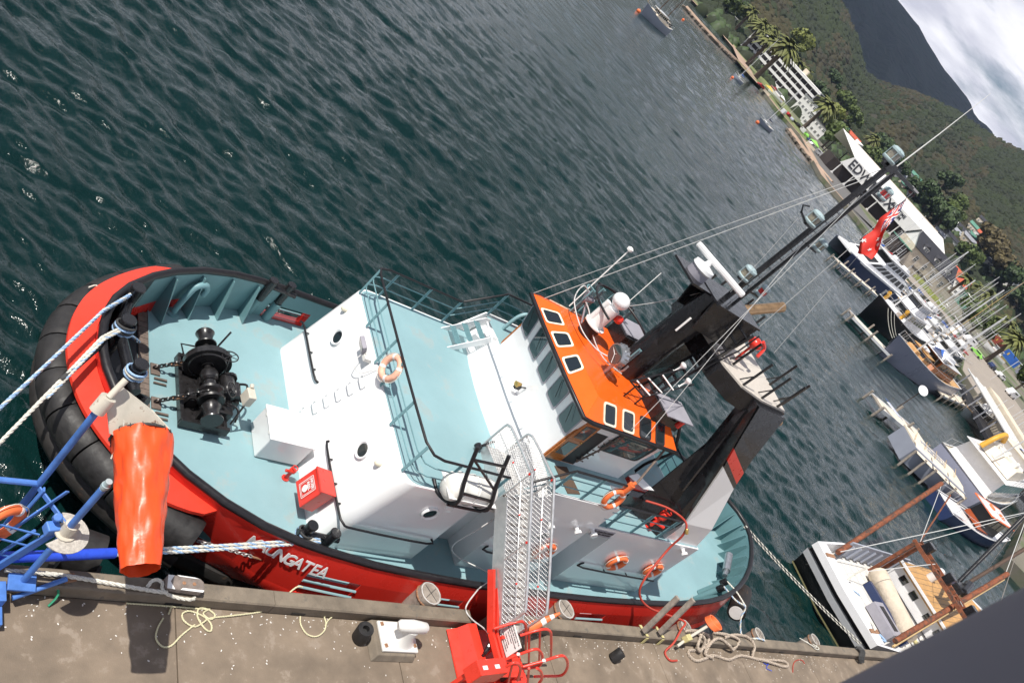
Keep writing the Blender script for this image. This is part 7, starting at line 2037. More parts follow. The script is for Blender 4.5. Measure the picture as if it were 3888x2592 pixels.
shore = [(2560, -80), (2627, 0), (2685, 62), (2730, 102), (2764, 157), (2797, 196), (2830, 268), (2874, 311), (2952, 414), (3037, 512), (3117, 662), (3198, 756), (3262, 835), (3330, 930), (3456, 1068), (3579, 1191), (3665, 1330), (3650, 1400), (3732, 1534), (3850, 1705), (3960, 1860)]
LZ = 1.3
sp = [onz(u, v, LZ) for u, v in shore]
poly = [polar(80, 620, LZ), polar(62, 560, LZ)] + sp + [polar(12, 95, LZ), polar(3, 110, LZ), polar(0, 9000, LZ), polar(20, 9000, LZ), polar(45, 9000, LZ), polar(80, 9000, LZ)]
mb = MB(); n = len(poly)
mb.loft([[(p.x, p.y, -1.0) for p in poly], [(p.x, p.y, LZ) for p in poly]], capa=False)
mb.build('ground', 'land', kind='structure')
def strip(px, off0, off1, z, name, m):
    """ribbon along shore points, offsets in metres inland"""
    pts = [onz(u, v, LZ) for u, v in px]
    mb = MB(); a, b_ = [], []
    for i, p in enumerate(pts):
        q = pts[min(i + 1, len(pts) - 1)] - pts[max(i - 1, 0)]
        nrm = Vector((q.y, -q.x, 0)).normalized()
        if nrm.dot(Vector((p.x, p.y, 0))) < 0:
            nrm = -nrm
        a.append(Vector((p.x, p.y, z)) + nrm * off0); b_.append(Vector((p.x, p.y, z)) + nrm * off1)
    mb.loft([[x, y] for x, y in zip(a, b_)], closed=False, cap=False)
    return mb.build(name, m, kind='structure')
strip(shore[1:7], -3, 9, LZ + .02, 'beach', 'beach')
strip(shore[6:12], .2, 4.5, LZ + .03, 'path', 'beach')
strip(shore[1:10], 9, 42, LZ + .05, 'lawn', 'lawn')
strip(shore[6:10], 4.6, 14, LZ + .08, 'grass_verge', 'lawn')
strip(shore[9:15], 5, 30, LZ + .05, 'car_park', 'tarmac')
strip(shore[14:21], .3, 26, LZ + .06, 'wharf_paving', 'paving')
# breakwaters of heaped rock
def rockline(px, lab, w=2.6, h=1.2, step=1.3):
    t = thing('breakwater', lab, 'breakwater', onz(*px[0], 0))
    pts = [onz(u, v, .3) for u, v in px]
    mb = MB()
    for i in range(len(pts) - 1):
        L_ = (pts[i + 1] - pts[i]).length
        for k in range(int(L_ / step)):
            p = pts[i].lerp(pts[i + 1], k / (L_ / step))
            for q in range(3):
                c = p + Vector((rnd.uniform(-w / 2, w / 2), rnd.uniform(-w / 2, w / 2), rnd.uniform(-.2, h * .5)))
                mb.sphere(c, rnd.uniform(.5, 1.0), 6, 3, (rnd.uniform(.7, 1.3), rnd.uniform(.7, 1.3), rnd.uniform(.5, .9)))
    mb.build('rocks', 'rocks', t, kind='stuff')
    mb = MB(); mb.tube([p + Vector((0, 0, h * .55)) for p in pts], w * .36, 6); mb.build('causeway', 'beach', t)
rockline([(2602, 34), (2650, 90), (2710, 155), (2775, 220), (2825, 268)], 'long rock breakwater enclosing the little beach at the top')
rockline([(2992, 500), (3040, 565), (3090, 628), (3150, 700)], 'short rubble breakwater in front of the car park')
t = thing('sea_wall', 'low rubble sea wall along the waterfront path', 'sea wall', onz(2900, 345, 0))
mb = MB()
for i in range(6, 12):
    a, b_ = onz(*shore[i], 0), onz(*shore[i + 1], 0)
    L_ = (b_ - a).length
    for k in range(int(L_ / 1.2)):
        p = a.lerp(b_, k / (L_ / 1.2)); mb.sphere(p + Vector((rnd.uniform(-.6, .6), rnd.uniform(-.6, .6), rnd.uniform(.2, .9))), rnd.uniform(.5, .9), 6, 3, (1, 1, .7))
mb.build('rubble', 'rocks', t, kind='stuff')

NEAR = ([0, 12, 20, 26, 30.4, 32.2, 33.5, 34.3, 35.87, 37.19, 38.79, 40.1, 42.23, 44.37, 47, 55, 80], [6, 7, 7.6, 7.0, 6.0, 5.43, 5.15, 5.07, 4.57, 4.04, 3.16, 2.76, 3.81, 4.38, 5.2, 6.2, 6])
FAR = ([10, 28, 32.3, 32.6, 33.8, 34.8, 36.8, 38.3, 40, 42, 47, 55, 80], [4.6, 5.0, 5.45, 5.68, 5.46, 5.82, 5.9, 6.15, 6.51, 6.58, 7.0, 7.2, 6.5])
RN, R0 = 1250.0, 590.0
def near_z(azd, r):
    e = float(np.interp(azd, *NEAR))
    zr = CAMZ + RN * math.tan(radians(e))
    s_ = max(0, min(1, (r - R0) / (RN - R0)))
    z = LZ - .6 + (zr - LZ) * (s_ * .75 + .25 * s_ * s_ * (3 - 2 * s_))
    z += 7 * noise2(azd * .55, r * .011) * sin(pi * s_)
    return z
mb = MB(); rings = []
azs = [3 + .5 * k for k in range(150)]
for r_ in [R0 + (RN - R0) * k / 26 for k in range(27)] + [RN + 90, RN + 260]:
    if r_ <= RN:
        rings.append([polar(a, r_, near_z(a, r_)) for a in azs])
    else:
        rings.append([polar(a, r_, near_z(a, RN) - (r_ - RN) * .35) for a in azs])
mb.loft(rings, closed=False, cap=False); mb.build('hill', 'hill_ground', smooth=180, kind='structure')
mb = MB(); rings = []
RF = 3300.0
for k in range(14):
    r_ = 1700 + (RF - 1700) * k / 12 if k < 13 else RF + 500
    row = []
    for a in azs:
        e = float(np.interp(a, *FAR))
        zr = CAMZ + RF * math.tan(radians(e))
        s_ = min(1, k / 12)
        z = 10 + (zr - 10) * (s_ ** 1.15) + 26 * noise2(a * .8, k * .9) * sin(pi * s_) + 10 * noise2(a * 2.6, k * 2.1) * sin(pi * s_)
        if k == 13: z = zr * .6
        else: z += 4.5 * noise2(a * 9, 1.0) * s_
        row.append(polar(a, r_, z))
    rings.append(row)
mb.loft(rings, closed=False, cap=False); mb.build('mountain', 'far_forest', smooth=180, kind='structure')
# bush covering the near hill: one mass
def clump(mb, c, r_, sz=.8, n=6):
    base = len(mb.v)
    top = [c.x, c.y, c.z + r_ * sz]
    vs = [tuple(top)]
    for ring, (h, q) in enumerate(((.55, .75), (0.0, 1.0))):
        for i in range(n):
            a = 2 * pi * (i + .5 * ring) / n
            k = q * r_ * rnd.uniform(.8, 1.2)
            vs.append((c.x + k * cos(a), c.y + k * sin(a), c.z + r_ * sz * h * rnd.uniform(.8, 1.15) - (.3 * r_ if ring else 0)))
    fs = [(0, 1 + i, 1 + (i + 1) % n) for i in range(n)]
    fs += [(1 + i, 1 + n + i, 1 + (i + 1) % n) for i in range(n)] + [(1 + (i + 1) % n, 1 + n + i, 1 + n + (i + 1) % n) for i in range(n)]
    mb.add(vs, fs)
mb = MB()
for k in range(21000):
    a = rnd.uniform(16, 52); r_ = R0 + 10 + (RN - R0) * (rnd.random() ** .8)
    brown = noise2(a * .9 + 3, r_ * .006)
    dens = 1.0 if (a > 40 or a < 33) else (.35 if r_ < RN * .97 else .8)
    if rnd.random() > dens: continue
    z = near_z(a, min(r_, RN))
    mb.mi = 1 if (brown > .1 and rnd.random() < .75) else 0
    clump(mb, polar(a, min(r_, RN + 4), z - .5), rnd.uniform(2.2, 5.6) * (1.15 if a > 40 else .9), rnd.uniform(.7, 1.2))
mb.build('hillside_bush', ['bush', 'bush_brown'], kind='stuff')

# ------------------------------------------------------------------ trees and palms
def leaf_mat(name, c, v=.4):
    m = mat(name, c, 0.65, var=v, scale=.6)
    b_ = m.node_tree.nodes['Principled BSDF']
    b_.inputs['Subsurface Weight'].default_value = 0.0
    return m
leaf_mat('leaf_mid', (0.075, 0.105, 0.024)); leaf_mat('leaf_dark', (0.040, 0.066, 0.020)); leaf_mat('leaf_light', (0.15, 0.17, 0.035)); leaf_mat('leaf_brown', (0.095, 0.075, 0.030)); leaf_mat('palm_leaf', (0.115, 0.125, 0.034)); mat('bark', (0.10, 0.075, 0.055), .9, var=.3, scale=1)
def crown_mesh(seed, m, n=1100, rx=4.4, rz=3.4, zc=5.2):
    q = random.Random(seed); mb = MB()
    cl = [(Vector((q.uniform(-1, 1) * rx * .65, q.uniform(-1, 1) * rx * .65, zc + q.uniform(-.7, .8) * rz * .8)), q.uniform(.35, .6) * rx) for _ in range(11)]
    for k in range(n):
        c, r_ = cl[k % len(cl)]
        d = Vector((q.gauss(0, 1), q.gauss(0, 1), q.gauss(0.25, .9))).normalized()
        p = c + Vector((d.x * r_, d.y * r_, d.z * r_ * .75)) * q.uniform(.75, 1.05)
        u = d.cross(Vector((q.uniform(-1, 1), q.uniform(-1, 1), q.uniform(-1, 1)))).normalized(); w = (d.cross(u) + d * q.uniform(-.5, .5)).normalized()
        s_ = q.uniform(.45, .85)
        mb.add([p + u * s_, p + w * s_ * .7, p - u * s_ * .9, p - w * s_ * .6 + d * .25], [(0, 1, 2, 3)])
    return mb.build('crown', m, smooth=None)
protos = {}
def tree_proto(kind, seed, **k):
    t = thing('tree_seed', 'tree', 'tree')
    c = crown_mesh(seed, kind, **k); c.parent = t
    mb = MB(); mb.tube([(0, 0, -.4), (.1, .05, 2), (.15, 0, 4.5)], .3, 7, rr=[.38, .28, .15])
    for a in range(4): mb.tube([(.1, 0, 2.4 + a * .3), (1.6 * cos(a * 1.7), 1.6 * sin(a * 1.7), 4.6)], .1, 5)
    mb.build('trunk', 'bark', t)
    protos[(kind, seed)] = t
    return t
for kd in ('leaf_mid', 'leaf_dark', 'leaf_light', 'leaf_brown'):
    tree_proto(kd, 1); tree_proto(kd, 2)
def palm_proto(seed):
    q = random.Random(seed)
    t = thing('palm_seed', 'palm', 'palm')
    mb = MB(); mb.tube([(0, 0, -.4), (.05, 0, 3), (0, .1, 7.2)], .45, 8, rr=[.6, .45, .5]); mb.build('trunk', 'bark', t, smooth=60)
    mb = MB()
    for k in range(64):
        a = q.uniform(0, 2 * pi); up = q.uniform(-.25, 1.25); L_ = q.uniform(3.2, 4.4)
        d = Vector((cos(a), sin(a), 0)); s_ = Vector((-sin(a), cos(a), 0))
        rows = []
        for j in range(6):
            f = j / 5
            c = Vector((0, .1, 7.3)) + d * (L_ * f * cos(up * .9)) + Vector((0, 0, L_ * (f * sin(up * .9) - .55 * f * f)))
            w = .55 * sin(pi * min(.97, .12 + f * .86))
            rows.append([c - s_ * w - Vector((0, 0, .25 * w)), c + Vector((0, 0, .05)), c + s_ * w - Vector((0, 0, .25 * w))])
        mb.loft(rows, closed=False, cap=False)
    mb.build('crown', 'palm_leaf', t)
    return t
pp = [palm_proto(3), palm_proto(8)]
def put(proto, name, lab, cat, p, s=1.0, rz=0.0, group=None):
    c = copy_tree(proto); c.name = name; c['label'] = lab; c['category'] = cat
    if group: c['group'] = group
    c.location = p; c.scale = (s, s, s * rnd.uniform(.92, 1.1)); c.rotation_euler = (0, 0, rz)
    for ch in c.children: ch.name = ch.name.split('.')[0]
    return c
def ground_at(u, v):
    """on flat land if the ray reaches it before the hill, else at a set range"""
    d = ond(u, v, 1.0)
    p = onz(u, v, LZ) if (FWD + RGT * ((u - 1944) / 3152.4) - UPC * ((v - 1296) / 3152.4)).z < -.004 else None
    if p is not None and 0 < hypot(p.x, p.y) < R0: return p
    az_ = math.degrees(atan2(d.y, d.x))
    el = (d.z - CAMZ) / hypot(d.x, d.y)
    r_ = R0
    while r_ < RN and near_z(az_, r_) < CAMZ + el * r_: r_ += 8
    return polar(az_, r_, near_z(az_, r_))
palms = [(2776, 126, 1.35, 'tall date palm nearest the white club building at the top'), (2808, 192, 1.5, 'tall date palm leaning by the lawn, second from the top'), (2835, 247, 1.45, 'broad date palm above the blue covered yacht mast'), (2868, 295, 1.6, 'largest date palm, beside the waterfront kiosk'), (2925, 245, 1.2, 'date palm in front of the hotel centre'), (2970, 300, 1.3, 'date palm in front of the hotel right half'), (3010, 330, 1.15, 'date palm beside the small white house'), (2880, 180, 1.2, 'date palm at the hotel left end'), (3045, 490, 1.3, 'date palm by the car park'), (3245, 590, 1.3, 'date palm behind the open shed'),
         (3600, 1110, .9, 'date palm right of the stone museum'), (3660, 1185, 1.0, 'date palm by the green building'), (3745, 1290, 1.0, 'date palm in front of the red wagons'), (3740, 1370, .9, 'date palm by the boat on a trailer'), (3640, 1150, .9, 'date palm between the museum and green building')]
for k, (u, v, s, lab) in enumerate(palms):
    put(pp[k % 2], 'date_palm', lab, 'palm', ground_at(u, v), s * 1.55, k * 1.1, 'date palms along the waterfront')
trees = [(3070, 400, 1.5, 'leaf_dark', 'dark rounded pohutukawa tree right of the hotel'), (3040, 420, 1.3, 'leaf_mid', 'green tree behind the boat trailers'), (3095, 470, 1.5, 'leaf_light', 'yellow green tree above the car park'), (3120, 560, 1.3, 'leaf_mid', 'green tree left of the open shed'), (3300, 600, 1.7, 'leaf_dark', 'dense dark tree behind the shed roof'), (3270, 640, 1.4, 'leaf_mid', 'green tree close behind the shed ridge'), (3480, 800, 1.9, 'leaf_dark', 'dense dark tree above the shed right end'), (3520, 880, 2.0, 'leaf_dark', 'dark tree on the slope above the stone museum'), (3555, 840, 1.6, 'leaf_mid', 'green tree higher on the slope above the museum'), (3440, 760, 1.5, 'leaf_dark', 'dark tree beside the ensign'), (3500, 780, 1.0, 'leaf_light', 'small yellow tree beside the ensign'), (3630, 1000, 1.6, 'leaf_mid', 'green tree beside the red roofed house'),
         (3700, 1000, 2.2, 'leaf_brown', 'large brownish tree behind the red roofed house'), (3740, 1060, 2.2, 'leaf_brown', 'large brownish tree behind the green building'), (3690, 950, 1.8, 'leaf_brown', 'brown tree higher up the slope'), (3780, 1120, 2.0, 'leaf_dark', 'dark tree behind the wagons'), (3830, 1180, 1.8, 'leaf_dark', 'dark tree right of the wagons'), (3860, 1260, 1.6, 'leaf_mid', 'green tree at the right edge behind the wagons'), (3640, 1230, .9, 'leaf_mid', 'low green tree by the marina cars'), (3680, 1260, .9, 'leaf_mid', 'low green tree left of the wagon palm'), (3880, 1450, 1.0, 'leaf_light', 'light green bush beyond the roofed wharf'), (3850, 1480, .8, 'leaf_mid', 'green bush beyond the roofed wharf'), (2745, 60, 1.2, 'leaf_mid', 'green tree between the club buildings'), (2800, 95, 1.2, 'leaf_dark', 'dark tree right of the club buildings'), (2860, 150, 1.1, 'leaf_mid', 'green tree below the hotel left end'), (2990, 200, 1.9, 'leaf_light', 'light green tree behind the hotel roof'), (3140, 330, 1.4, 'leaf_dark', 'dark tree at the hotel right end'), (3160, 420, 1.5, 'leaf_mid', 'green tree behind the low white building'), (3200, 480, 1.3, 'leaf_mid', 'green tree at the foot of the brown hill'), (3380, 660, 1.4, 'leaf_dark', 'dark tree above the mast head lamp'), (3560, 720, 1.5, 'leaf_dark', 'dark tree among the hillside houses'), (3600, 800, 1.4, 'leaf_mid', 'green tree among the upper hillside houses')]
for k, (u, v, s, kd, lab) in enumerate(trees):
    put(protos[(kd, 1 + k % 2)], 'broadleaf_tree', lab, 'tree', ground_at(u, v), s * 1.35, k * .9, 'trees behind the waterfront')
hed = thing('hedge', 'bright green clipped hedge along the marina promenade', 'hedge', onz(3540, 1130, LZ)); mb = MB()
for k in range(160):
    f = rnd.random(); p = onz(3500, 1085, LZ).lerp(onz(3585, 1185, LZ), f); clump(mb, p + Vector((rnd.uniform(-1.5, 1.5), rnd.uniform(1, 4), .2)), rnd.uniform(.7, 1.2), 1.1, 5)
mb.build('leaves', 'leaf_light', hed, smooth=60)
# field of the low growth between houses: extra trees on the town's edge, one mass
mb = MB()
for k in range(1500):
    a = rnd.uniform(18, 50); r_ = rnd.uniform(R0 - 70, R0 + 120); z = LZ - .5 if r_ < R0 else near_z(a, r_) - .5
    mb.mi = rnd.choice((0, 0, 1)); clump(mb, polar(a, r_, z), rnd.uniform(2.2, 5.5), rnd.uniform(.8, 1.3))
mb.build('town_shrubbery', ['bush', 'leaf_dark'], smooth=55, kind='stuff')
for pr in list(protos.values()) + pp:
    for ch in list(pr.children): bpy.data.objects.remove(ch)
    bpy.data.objects.remove(pr)

# ------------------------------------------------------------------ buildings
mat('wall_white', (0.74, 0.73, 0.71), .7, var=.05, scale=.5); mat('wall_cream', (0.62, 0.54, 0.42), .8, var=.08, scale=.5); mat('stone', (0.58, 0.50, 0.40), .85, var=.15, scale=1.2, bump=.5, bscale=3, bdist=.1); mat('roof_dark', (0.035, 0.035, 0.042), .6, var=.2, scale=.5); mat('roof_red', (0.45, 0.09, 0.045), .7, var=.12, scale=1); mat('roof_green', (0.10, 0.24, 0.18), .6, var=.1, scale=1); mat('roof_grey', (0.30, 0.31, 0.35), .5, var=.1, scale=1); mat('shed_dark', (0.045, 0.035, 0.032), .8, var=.3, scale=.5); mat('wagon_red', (0.30, 0.06, 0.035), .6, var=.15, scale=1); mat('car_paint_red', (0.4, 0.02, 0.02), .3, coat=.5); mat('sign_yellow', (0.6, 0.4, 0.06), .6, var=.1); mat('lime', (0.25, 0.6, 0.1), .5)
def bframe(a, b_):
    """local x from a to b_, y away from the camera, z up"""
    d = Vector((b_[0] - a[0], b_[1] - a[1], 0)); L_ = d.length; d.normalize()
    n_ = Vector((-d.y, d.x, 0))
    if n_.dot(Vector((a[0], a[1], 0))) < 0: n_ = -n_
    return Matrix(((d.x, n_.x, 0, a[0]), (d.y, n_.y, 0, a[1]), (0, 0, 1, LZ if len(a) < 3 else a[2]), (0, 0, 0, 1))), L_
def gable(p, M, x0, x1, y0, y1, z0, z1, m, name='roof', ov=.4):
    mb = MB(); ym = (y0 + y1) / 2
    prof = [(y0 - ov, z0 - .1), (ym, z1), (y1 + ov, z0 - .1), (y1 + ov, z0 - .3), (ym, z1 - .25), (y0 - ov, z0 - .3)]
    mb.loft([[(x0 - ov, y, z) for y, z in prof], [(x1 + ov, y, z) for y, z in prof]]); o = xf(mb, M).build(name, m, p)
    mb = MB()
    for x in (x0 + .05, x1 - .05): mb.face([(x, y0, z0 - .2), (x, y1, z0 - .2), (x, ym, z1 - .2)])
    return o, mb
def windows(p, M, n, x0, x1, y, z, w, h, m='glass', fm='wall_white'):
    for k in range(n):
        x = x0 + (x1 - x0) * (k + .5) / n
        mb = MB(); mb.box((x, y - .04, z), (w + .3, .1, h + .3)); f = xf(mb, M).build('window', fm, p)
        mb = MB(); mb.box((x, y - .1, z), (w, .04, h)); xf(mb, M).build('pane', m, f)
        mb = MB(); mb.box((x, y - .13, z), (.1, .03, h)); mb.box((x, y - .13, z), (w, .03, .1)); xf(mb, M).build('glazing_bar', fm, f)
# stone museum with dormers
a, b_ = onz(3409, 988, LZ), onz(3545, 1128, LZ)
M, L_ = bframe(a, b_)
t = thing('stone_museum', 'stone walled waterfront museum with dark roof and white dormers', 'building', a)
mb = MB(); mb.box((L_ / 2, 4.5, 3.4), (L_, 9, 6.8)); w_ = xf(mb, M).build('wall', 'stone', t)
rf_, gm = gable(t, M, 0, L_, 0, 9, 6.8, 11.2, 'roof_dark'); xf(gm, M).build('gable_end', 'wall_white', t)
windows(t, M, 4, 1.5, L_ - .5, 0, 4.2, 1.2, 1.6)
for k in range(3):
    x = L_ * (.2 + .3 * k)
    mb = MB(); mb.box((x, 2.0, 7.9), (2.2, 2.6, 1.9)); d_ = xf(mb, M).build('dormer', 'wall_white', t)
    mb = MB(); mb.prism([(x - 1.35, .5), (x + 1.35, .5), (x + 1.35, 3.6), (x - 1.35, 3.6)], 8.8, 9.7, [(x - .05, .5), (x + .05, .5), (x + .05, 3.6), (x - .05, 3.6)]); xf(mb, M).build('dormer_roof', 'roof_dark', d_)
    mb = MB(); mb.box((x, .66, 8.0), (1.5, .04, 1.2)); xf(mb, M).build('pane', 'glass', d_)
    for q in (-.25, .25):
        mb = MB(); mb.box((x + q, .62, 8.0), (.08, .03, 1.2)); xf(mb, M).build('glazing_bar', 'wall_white', d_)
text_mesh('wall_lettering', 'MARITIME SEA CENTRE', 1.1, M @ frame((L_ * .5, -.05, 1.9), (1, 0, 0), (0, 0, 1)), 'print_black', t, .03, bold=True)
mb = MB(); mb.box((-2.5, 3, 2.3), (5, 6, 4.6)); xf(mb, M).build('side_wing', 'shed_dark', t); mb = MB(); mb.box((-2.5, 2.8, 4.75), (5.6, 7, .3)); xf(mb, M).build('wing_roof', 'roof_green', t); windows(t, M, 1, -3.6, -1.6, 0, 2.2, 1.2, 1.4)
# open shed over the old ship
a, b_ = onz(3132, 630, LZ), onz(3500, 1020, LZ)
M, L_ = bframe(a, b_)
t = thing('ship_shed', 'long white roofed open shed lettered along its fascia', 'shed', a)
mb = MB(); mb.box((L_ / 2, 9, 2.4), (L_ * .94, 9, 4.8)); xf(mb, M).build('old_ship_hull', 'shed_dark', t)
mb = MB(); mb.plate([(3, 0, 5.0), (L_ + 2, 0, 5.0), (L_ + 2, .9, 9.9), (6, .9, 9.9)], .15); xf(mb, M).build('fascia', 'wall_white', t)
mb = MB(); mb.plate([(6, .9, 9.95), (L_ + 2, .9, 9.95), (L_ + 2, 11, 13.6), (-2, 11, 13.8)], .15); mb.plate([(-2, 11, 13.8), (L_ + 2, 11, 13.6), (L_ + 2, 20, 9.6), (2, 20, 9.6)], .15); xf(mb, M).build('roof', 'wall_white', t)
mb = MB(); mb.box((L_ / 2, 12.0, 13.85), (L_ * .95, .5, .35)); xf(mb, M).build('ridge_cap', 'wall_cream', t)
mb = MB(); mb.face([(L_ + 1.9, 0.3, 5.6), (L_ + 1.9, .9, 9.6), (L_ + 1.9, 11, 13.5), (L_ + 1.9, 20, 9.5), (L_ + 1.9, 20, 5.0)]); xf(mb, M).build('end_wall', 'wall_white', t)
for k in range(9):
    x = 4 + (L_ - 4) * k / 8
    mb = MB(); mb.box((x, .1, 2.8), (.35, .35, 5.7)); xf(mb, M).build('post', 'wall_white', t)
    mb = MB(); mb.box((x, .1, .25), (.9, .9, .5)); xf(mb, M).build('footing', 'wall_white', t)
    mb = MB(); mb.box((x, 19.5, 4.4), (.35, .35, 9)); xf(mb, M).build('post', 'shed_dark', t)
fup = Vector((0, .9, 4)).normalized()
for wd, x, s_, dz in (('EDWIN', L_ * .23, 5.0, 0), ('FOX', L_ * .43, 5.0, 0), ('MARITIME', L_ * .565, 1.9, .85), ('MUSEUM', L_ * .555, 1.9, -.85)):
    c = Vector((x, .42, 7.6)) + fup * dz + Vector((0, -.13, .03))
    text_mesh('fascia_lettering', wd, s_, M @ frame(tuple(c), (1, 0, 0), tuple(fup)) @ Matrix.Diagonal((1.08, 1, 1, 1)), 'roof_dark', t, .03, bold=True)
# long hotel
a, b_ = ond(2868, 118, 560), ond(3118, 345, 545)
M, L_ = bframe((a.x, a.y), (b_.x, b_.y))
t = thing('hotel', 'long white hotel with dark balconies stacked in three storeys', 'building', a)
mb = MB(); mb.box((L_ / 2, 8, 8.5), (L_, 13, 17)); xf(mb, M).build('wall', 'shed_dark', t)
for k in range(5):
    z = 2.0 + k * 3.6
    mb = MB(); mb.box((L_ / 2, .9 - (.5 if k == 4 else 0), z), (L_ + (3 if k == 4 else 0), 2.4 + (.8 if k == 4 else 0), 1.5 if k < 4 else 1.2)); xf(mb, M).build('balcony_front', 'wall_white', t)
for k in range(13):
    mb = MB(); mb.box((L_ * k / 12, 1.2, 9), (.22, 1.6, 16)); xf(mb, M).build('party_wall', 'wall_white', t)
mb = MB(); mb.box((L_ / 2, 8, 17.4), (L_ + 2, 15, .5)); xf(mb, M).build('roof', 'wall_white', t)
mb = MB(); mb.box((L_ * .7, 8, 19), (3, 3, 3)); xf(mb, M).build('lift_house', 'wall_cream', t)
# lower wing right of the hotel
def block(u0, v0, u1, v1, dist, h, depth, lab, wm='wall_white', rm='roof_grey', floors=2, nwin=4, flat=True, name='house', cat='house', group='houses and blocks of the town', gz=None):
    if dist:
        a, b_ = ond(u0, v0, dist), ond(u1, v1, dist)
    else:
        a, b_ = onz(u0, v0, LZ), onz(u1, v1, LZ)
    M, L_ = bframe((a.x, a.y), (b_.x, b_.y)) if gz is None else bframe((a.x, a.y, gz), (b_.x, b_.y))
    base = (a.x, a.y, M[2][3])
    t = thing(name, lab, cat, base, group)
    mb = MB(); mb.box((L_ / 2, depth / 2, h / 2 - .5), (L_, depth, h + 1)); xf(mb, M).build('wall', wm, t)
    if flat:
        mb = MB(); mb.box((L_ / 2, depth / 2, h + .15), (L_ + .8, depth + .8, .3)); xf(mb, M).build('roof', rm, t)
    else:
        o, gm = gable(t, M, 0, L_, 0, depth, h, h + depth * .32, rm); xf(gm, M).build('gable_end', wm, t)
    for f in range(floors):
        windows(t, M, nwin, .3, L_ - .3, 0, h * (f + .55) / floors, min(1.4, L_ / nwin * .5), 1.2)
    return t
block(3095, 325, 3150, 400, 520, 11, 10, 'white flat roofed hotel wing stepping down to the right', floors=3, nwin=5)
block(3118, 392, 3175, 470, 500, 7, 8, 'low white building with long dark strip roof', rm='roof_dark', nwin=5)
block(2990, 320, 3020, 352, 0, 7, 8, 'small white house behind the palms by the playground', wm='wall_cream', rm='wall_white', nwin=2)
block(2708, 30, 2726, 52, 0, 5, 8, 'white club pavilion at the top left of the shore', rm='wall_white', nwin=2, flat=False, floors=1)
block(2780, 62, 2806, 92, 0, 8, 10, 'white gabled hall behind the promenade at the top', rm='wall_white', nwin=2, flat=False)
block(2810, 108, 2835, 135, 0, 5, 8, 'white kiosk under the second palm', rm='wall_white', nwin=2, floors=1)
block(2760, 10, 2840, 90, 640, 10, 8, 'long white terrace left of the hotel', rm='wall_white', nwin=7)
block(3645, 1000, 3690, 1080, 470, 6, 12, 'large house with bright red gable roof behind the museum', wm='wall_white', rm='roof_red', nwin=4, flat=False)
block(3670, 1105, 3715, 1165, 430, 5, 12, 'green and white timber building below the red roofed house', wm='roof_green', rm='roof_green', nwin=3, floors=1)
hs = [(3150, 455), (3185, 500), (3215, 545), (3235, 580), (3350, 640), (3395, 685), (3420, 720), (3440, 760), (3475, 735), (3500, 760), (3530, 790), (3548, 812), (3570, 860), (3600, 850), (3640, 890), (3655, 930), (3680, 920), (3700, 960), (3720, 985), (3740, 1010), (3620, 905), (3665, 880), (3690, 905), (3765, 1035), (3705, 860), (3840, 1110), (3860, 1150), (3870, 1200), (3790, 1070), (3590, 930), (3545, 905), (3460, 690)]
rc = ['roof_grey', 'roof_green', 'roof_red', 'wall_white', 'roof_dark']
rw = ['grey', 'green', 'red', 'white', 'dark']
places = ['behind the hotel wing', 'at the foot of the brown slope', 'behind the shed left end', 'below the brown scar', 'left of the mast head', 'right of the mast head', 'above the ensign', 'beside the ensign top', 'lowest on the far slope', 'second up the far slope', 'beside a dark tree on the slope', 'above the dark tree', 'left on the upper street', 'on the upper street, second', 'on the upper street, third', 'on the lower street, first', 'on the upper street, fourth', 'on the lower street, second', 'on the lower street, third', 'on the lower street, fourth', 'between two streets', 'highest on the left', 'beneath the highest one', 'at the end of the lower street', 'alone near the bush edge', 'behind the wagons', 'right of the wagons', 'at the right picture edge', 'behind the brown trees', 'left of the yellow shed', 'above the museum roof', 'left of the clearing']
for k, (u, v) in enumerate(hs):
    p = ground_at(u, v)
    d = Vector((HRV.x, HRV.y, 0)).normalized(); d = Matrix.Rotation(rnd.uniform(-.4, .4), 3, 'Z') @ d
    L_ = rnd.uniform(7, 13); a = p - d * L_ / 2; b_ = p + d * L_ / 2
    M, L_ = bframe((a.x, a.y, p.z + .5), (b_.x, b_.y))
    t = thing('hillside_house', 'small pale house with ' + rw[k % 5] + ' roof ' + places[k], 'house', (a.x, a.y, p.z + .5), 'hillside houses')
    h = rnd.choice([3.2, 5.2]); dp = rnd.uniform(6, 9)
    mb = MB(); mb.box((L_ / 2, dp / 2, h / 2 - 1.5), (L_, dp, h + 3)); xf(mb, M).build('wall', 'wall_white' if k % 3 else 'wall_cream', t)
    o, gm = gable(t, M, 0, L_, 0, dp, h, h + 2.0, rc[k % 5]); xf(gm, M).build('gable_end', 'wall_white', t)
    windows(t, M, 3, .4, L_ - .4, 0, h * .55, 1.2, 1.1)
# roofed louvre canopy on the near wharf
a, b_ = onz(3672, 1402, 4.2), onz(3905, 1800, 4.2)
M, L_ = bframe((a.x, a.y, LZ), (b_.x, b_.y))
t = thing('louvre_canopy', 'long white slatted canopy roof running along the wharf at the right edge', 'canopy', a)
nsl = 44
for k in range(nsl):
    mb = MB(); mb.box(((k + .5) * L_ / nsl, 2.2, 3.0), (L_ / nsl * .55, 4.4, .12)); xf(mb, M).build('slat', 'wall_white', t)
for y in (0, 2.2, 4.4):
    mb = MB(); mb.box((L_ / 2, y, 3.12), (L_, .22, .16)); xf(mb, M).build('purlin', 'wall_white', t)
for k in range(8):
    for y in (.1, 4.3):
        mb = MB(); mb.box((L_ * (k + .5) / 8, y, 1.4), (.18, .18, 2.9)); xf(mb, M).build('post', 'roof_grey', t)
mb = MB(); mb.box((L_ / 2, 6.2, 1.9), (L_, 2.6, 3.8)); xf(mb, M).build('back_block', 'wall_cream', t)
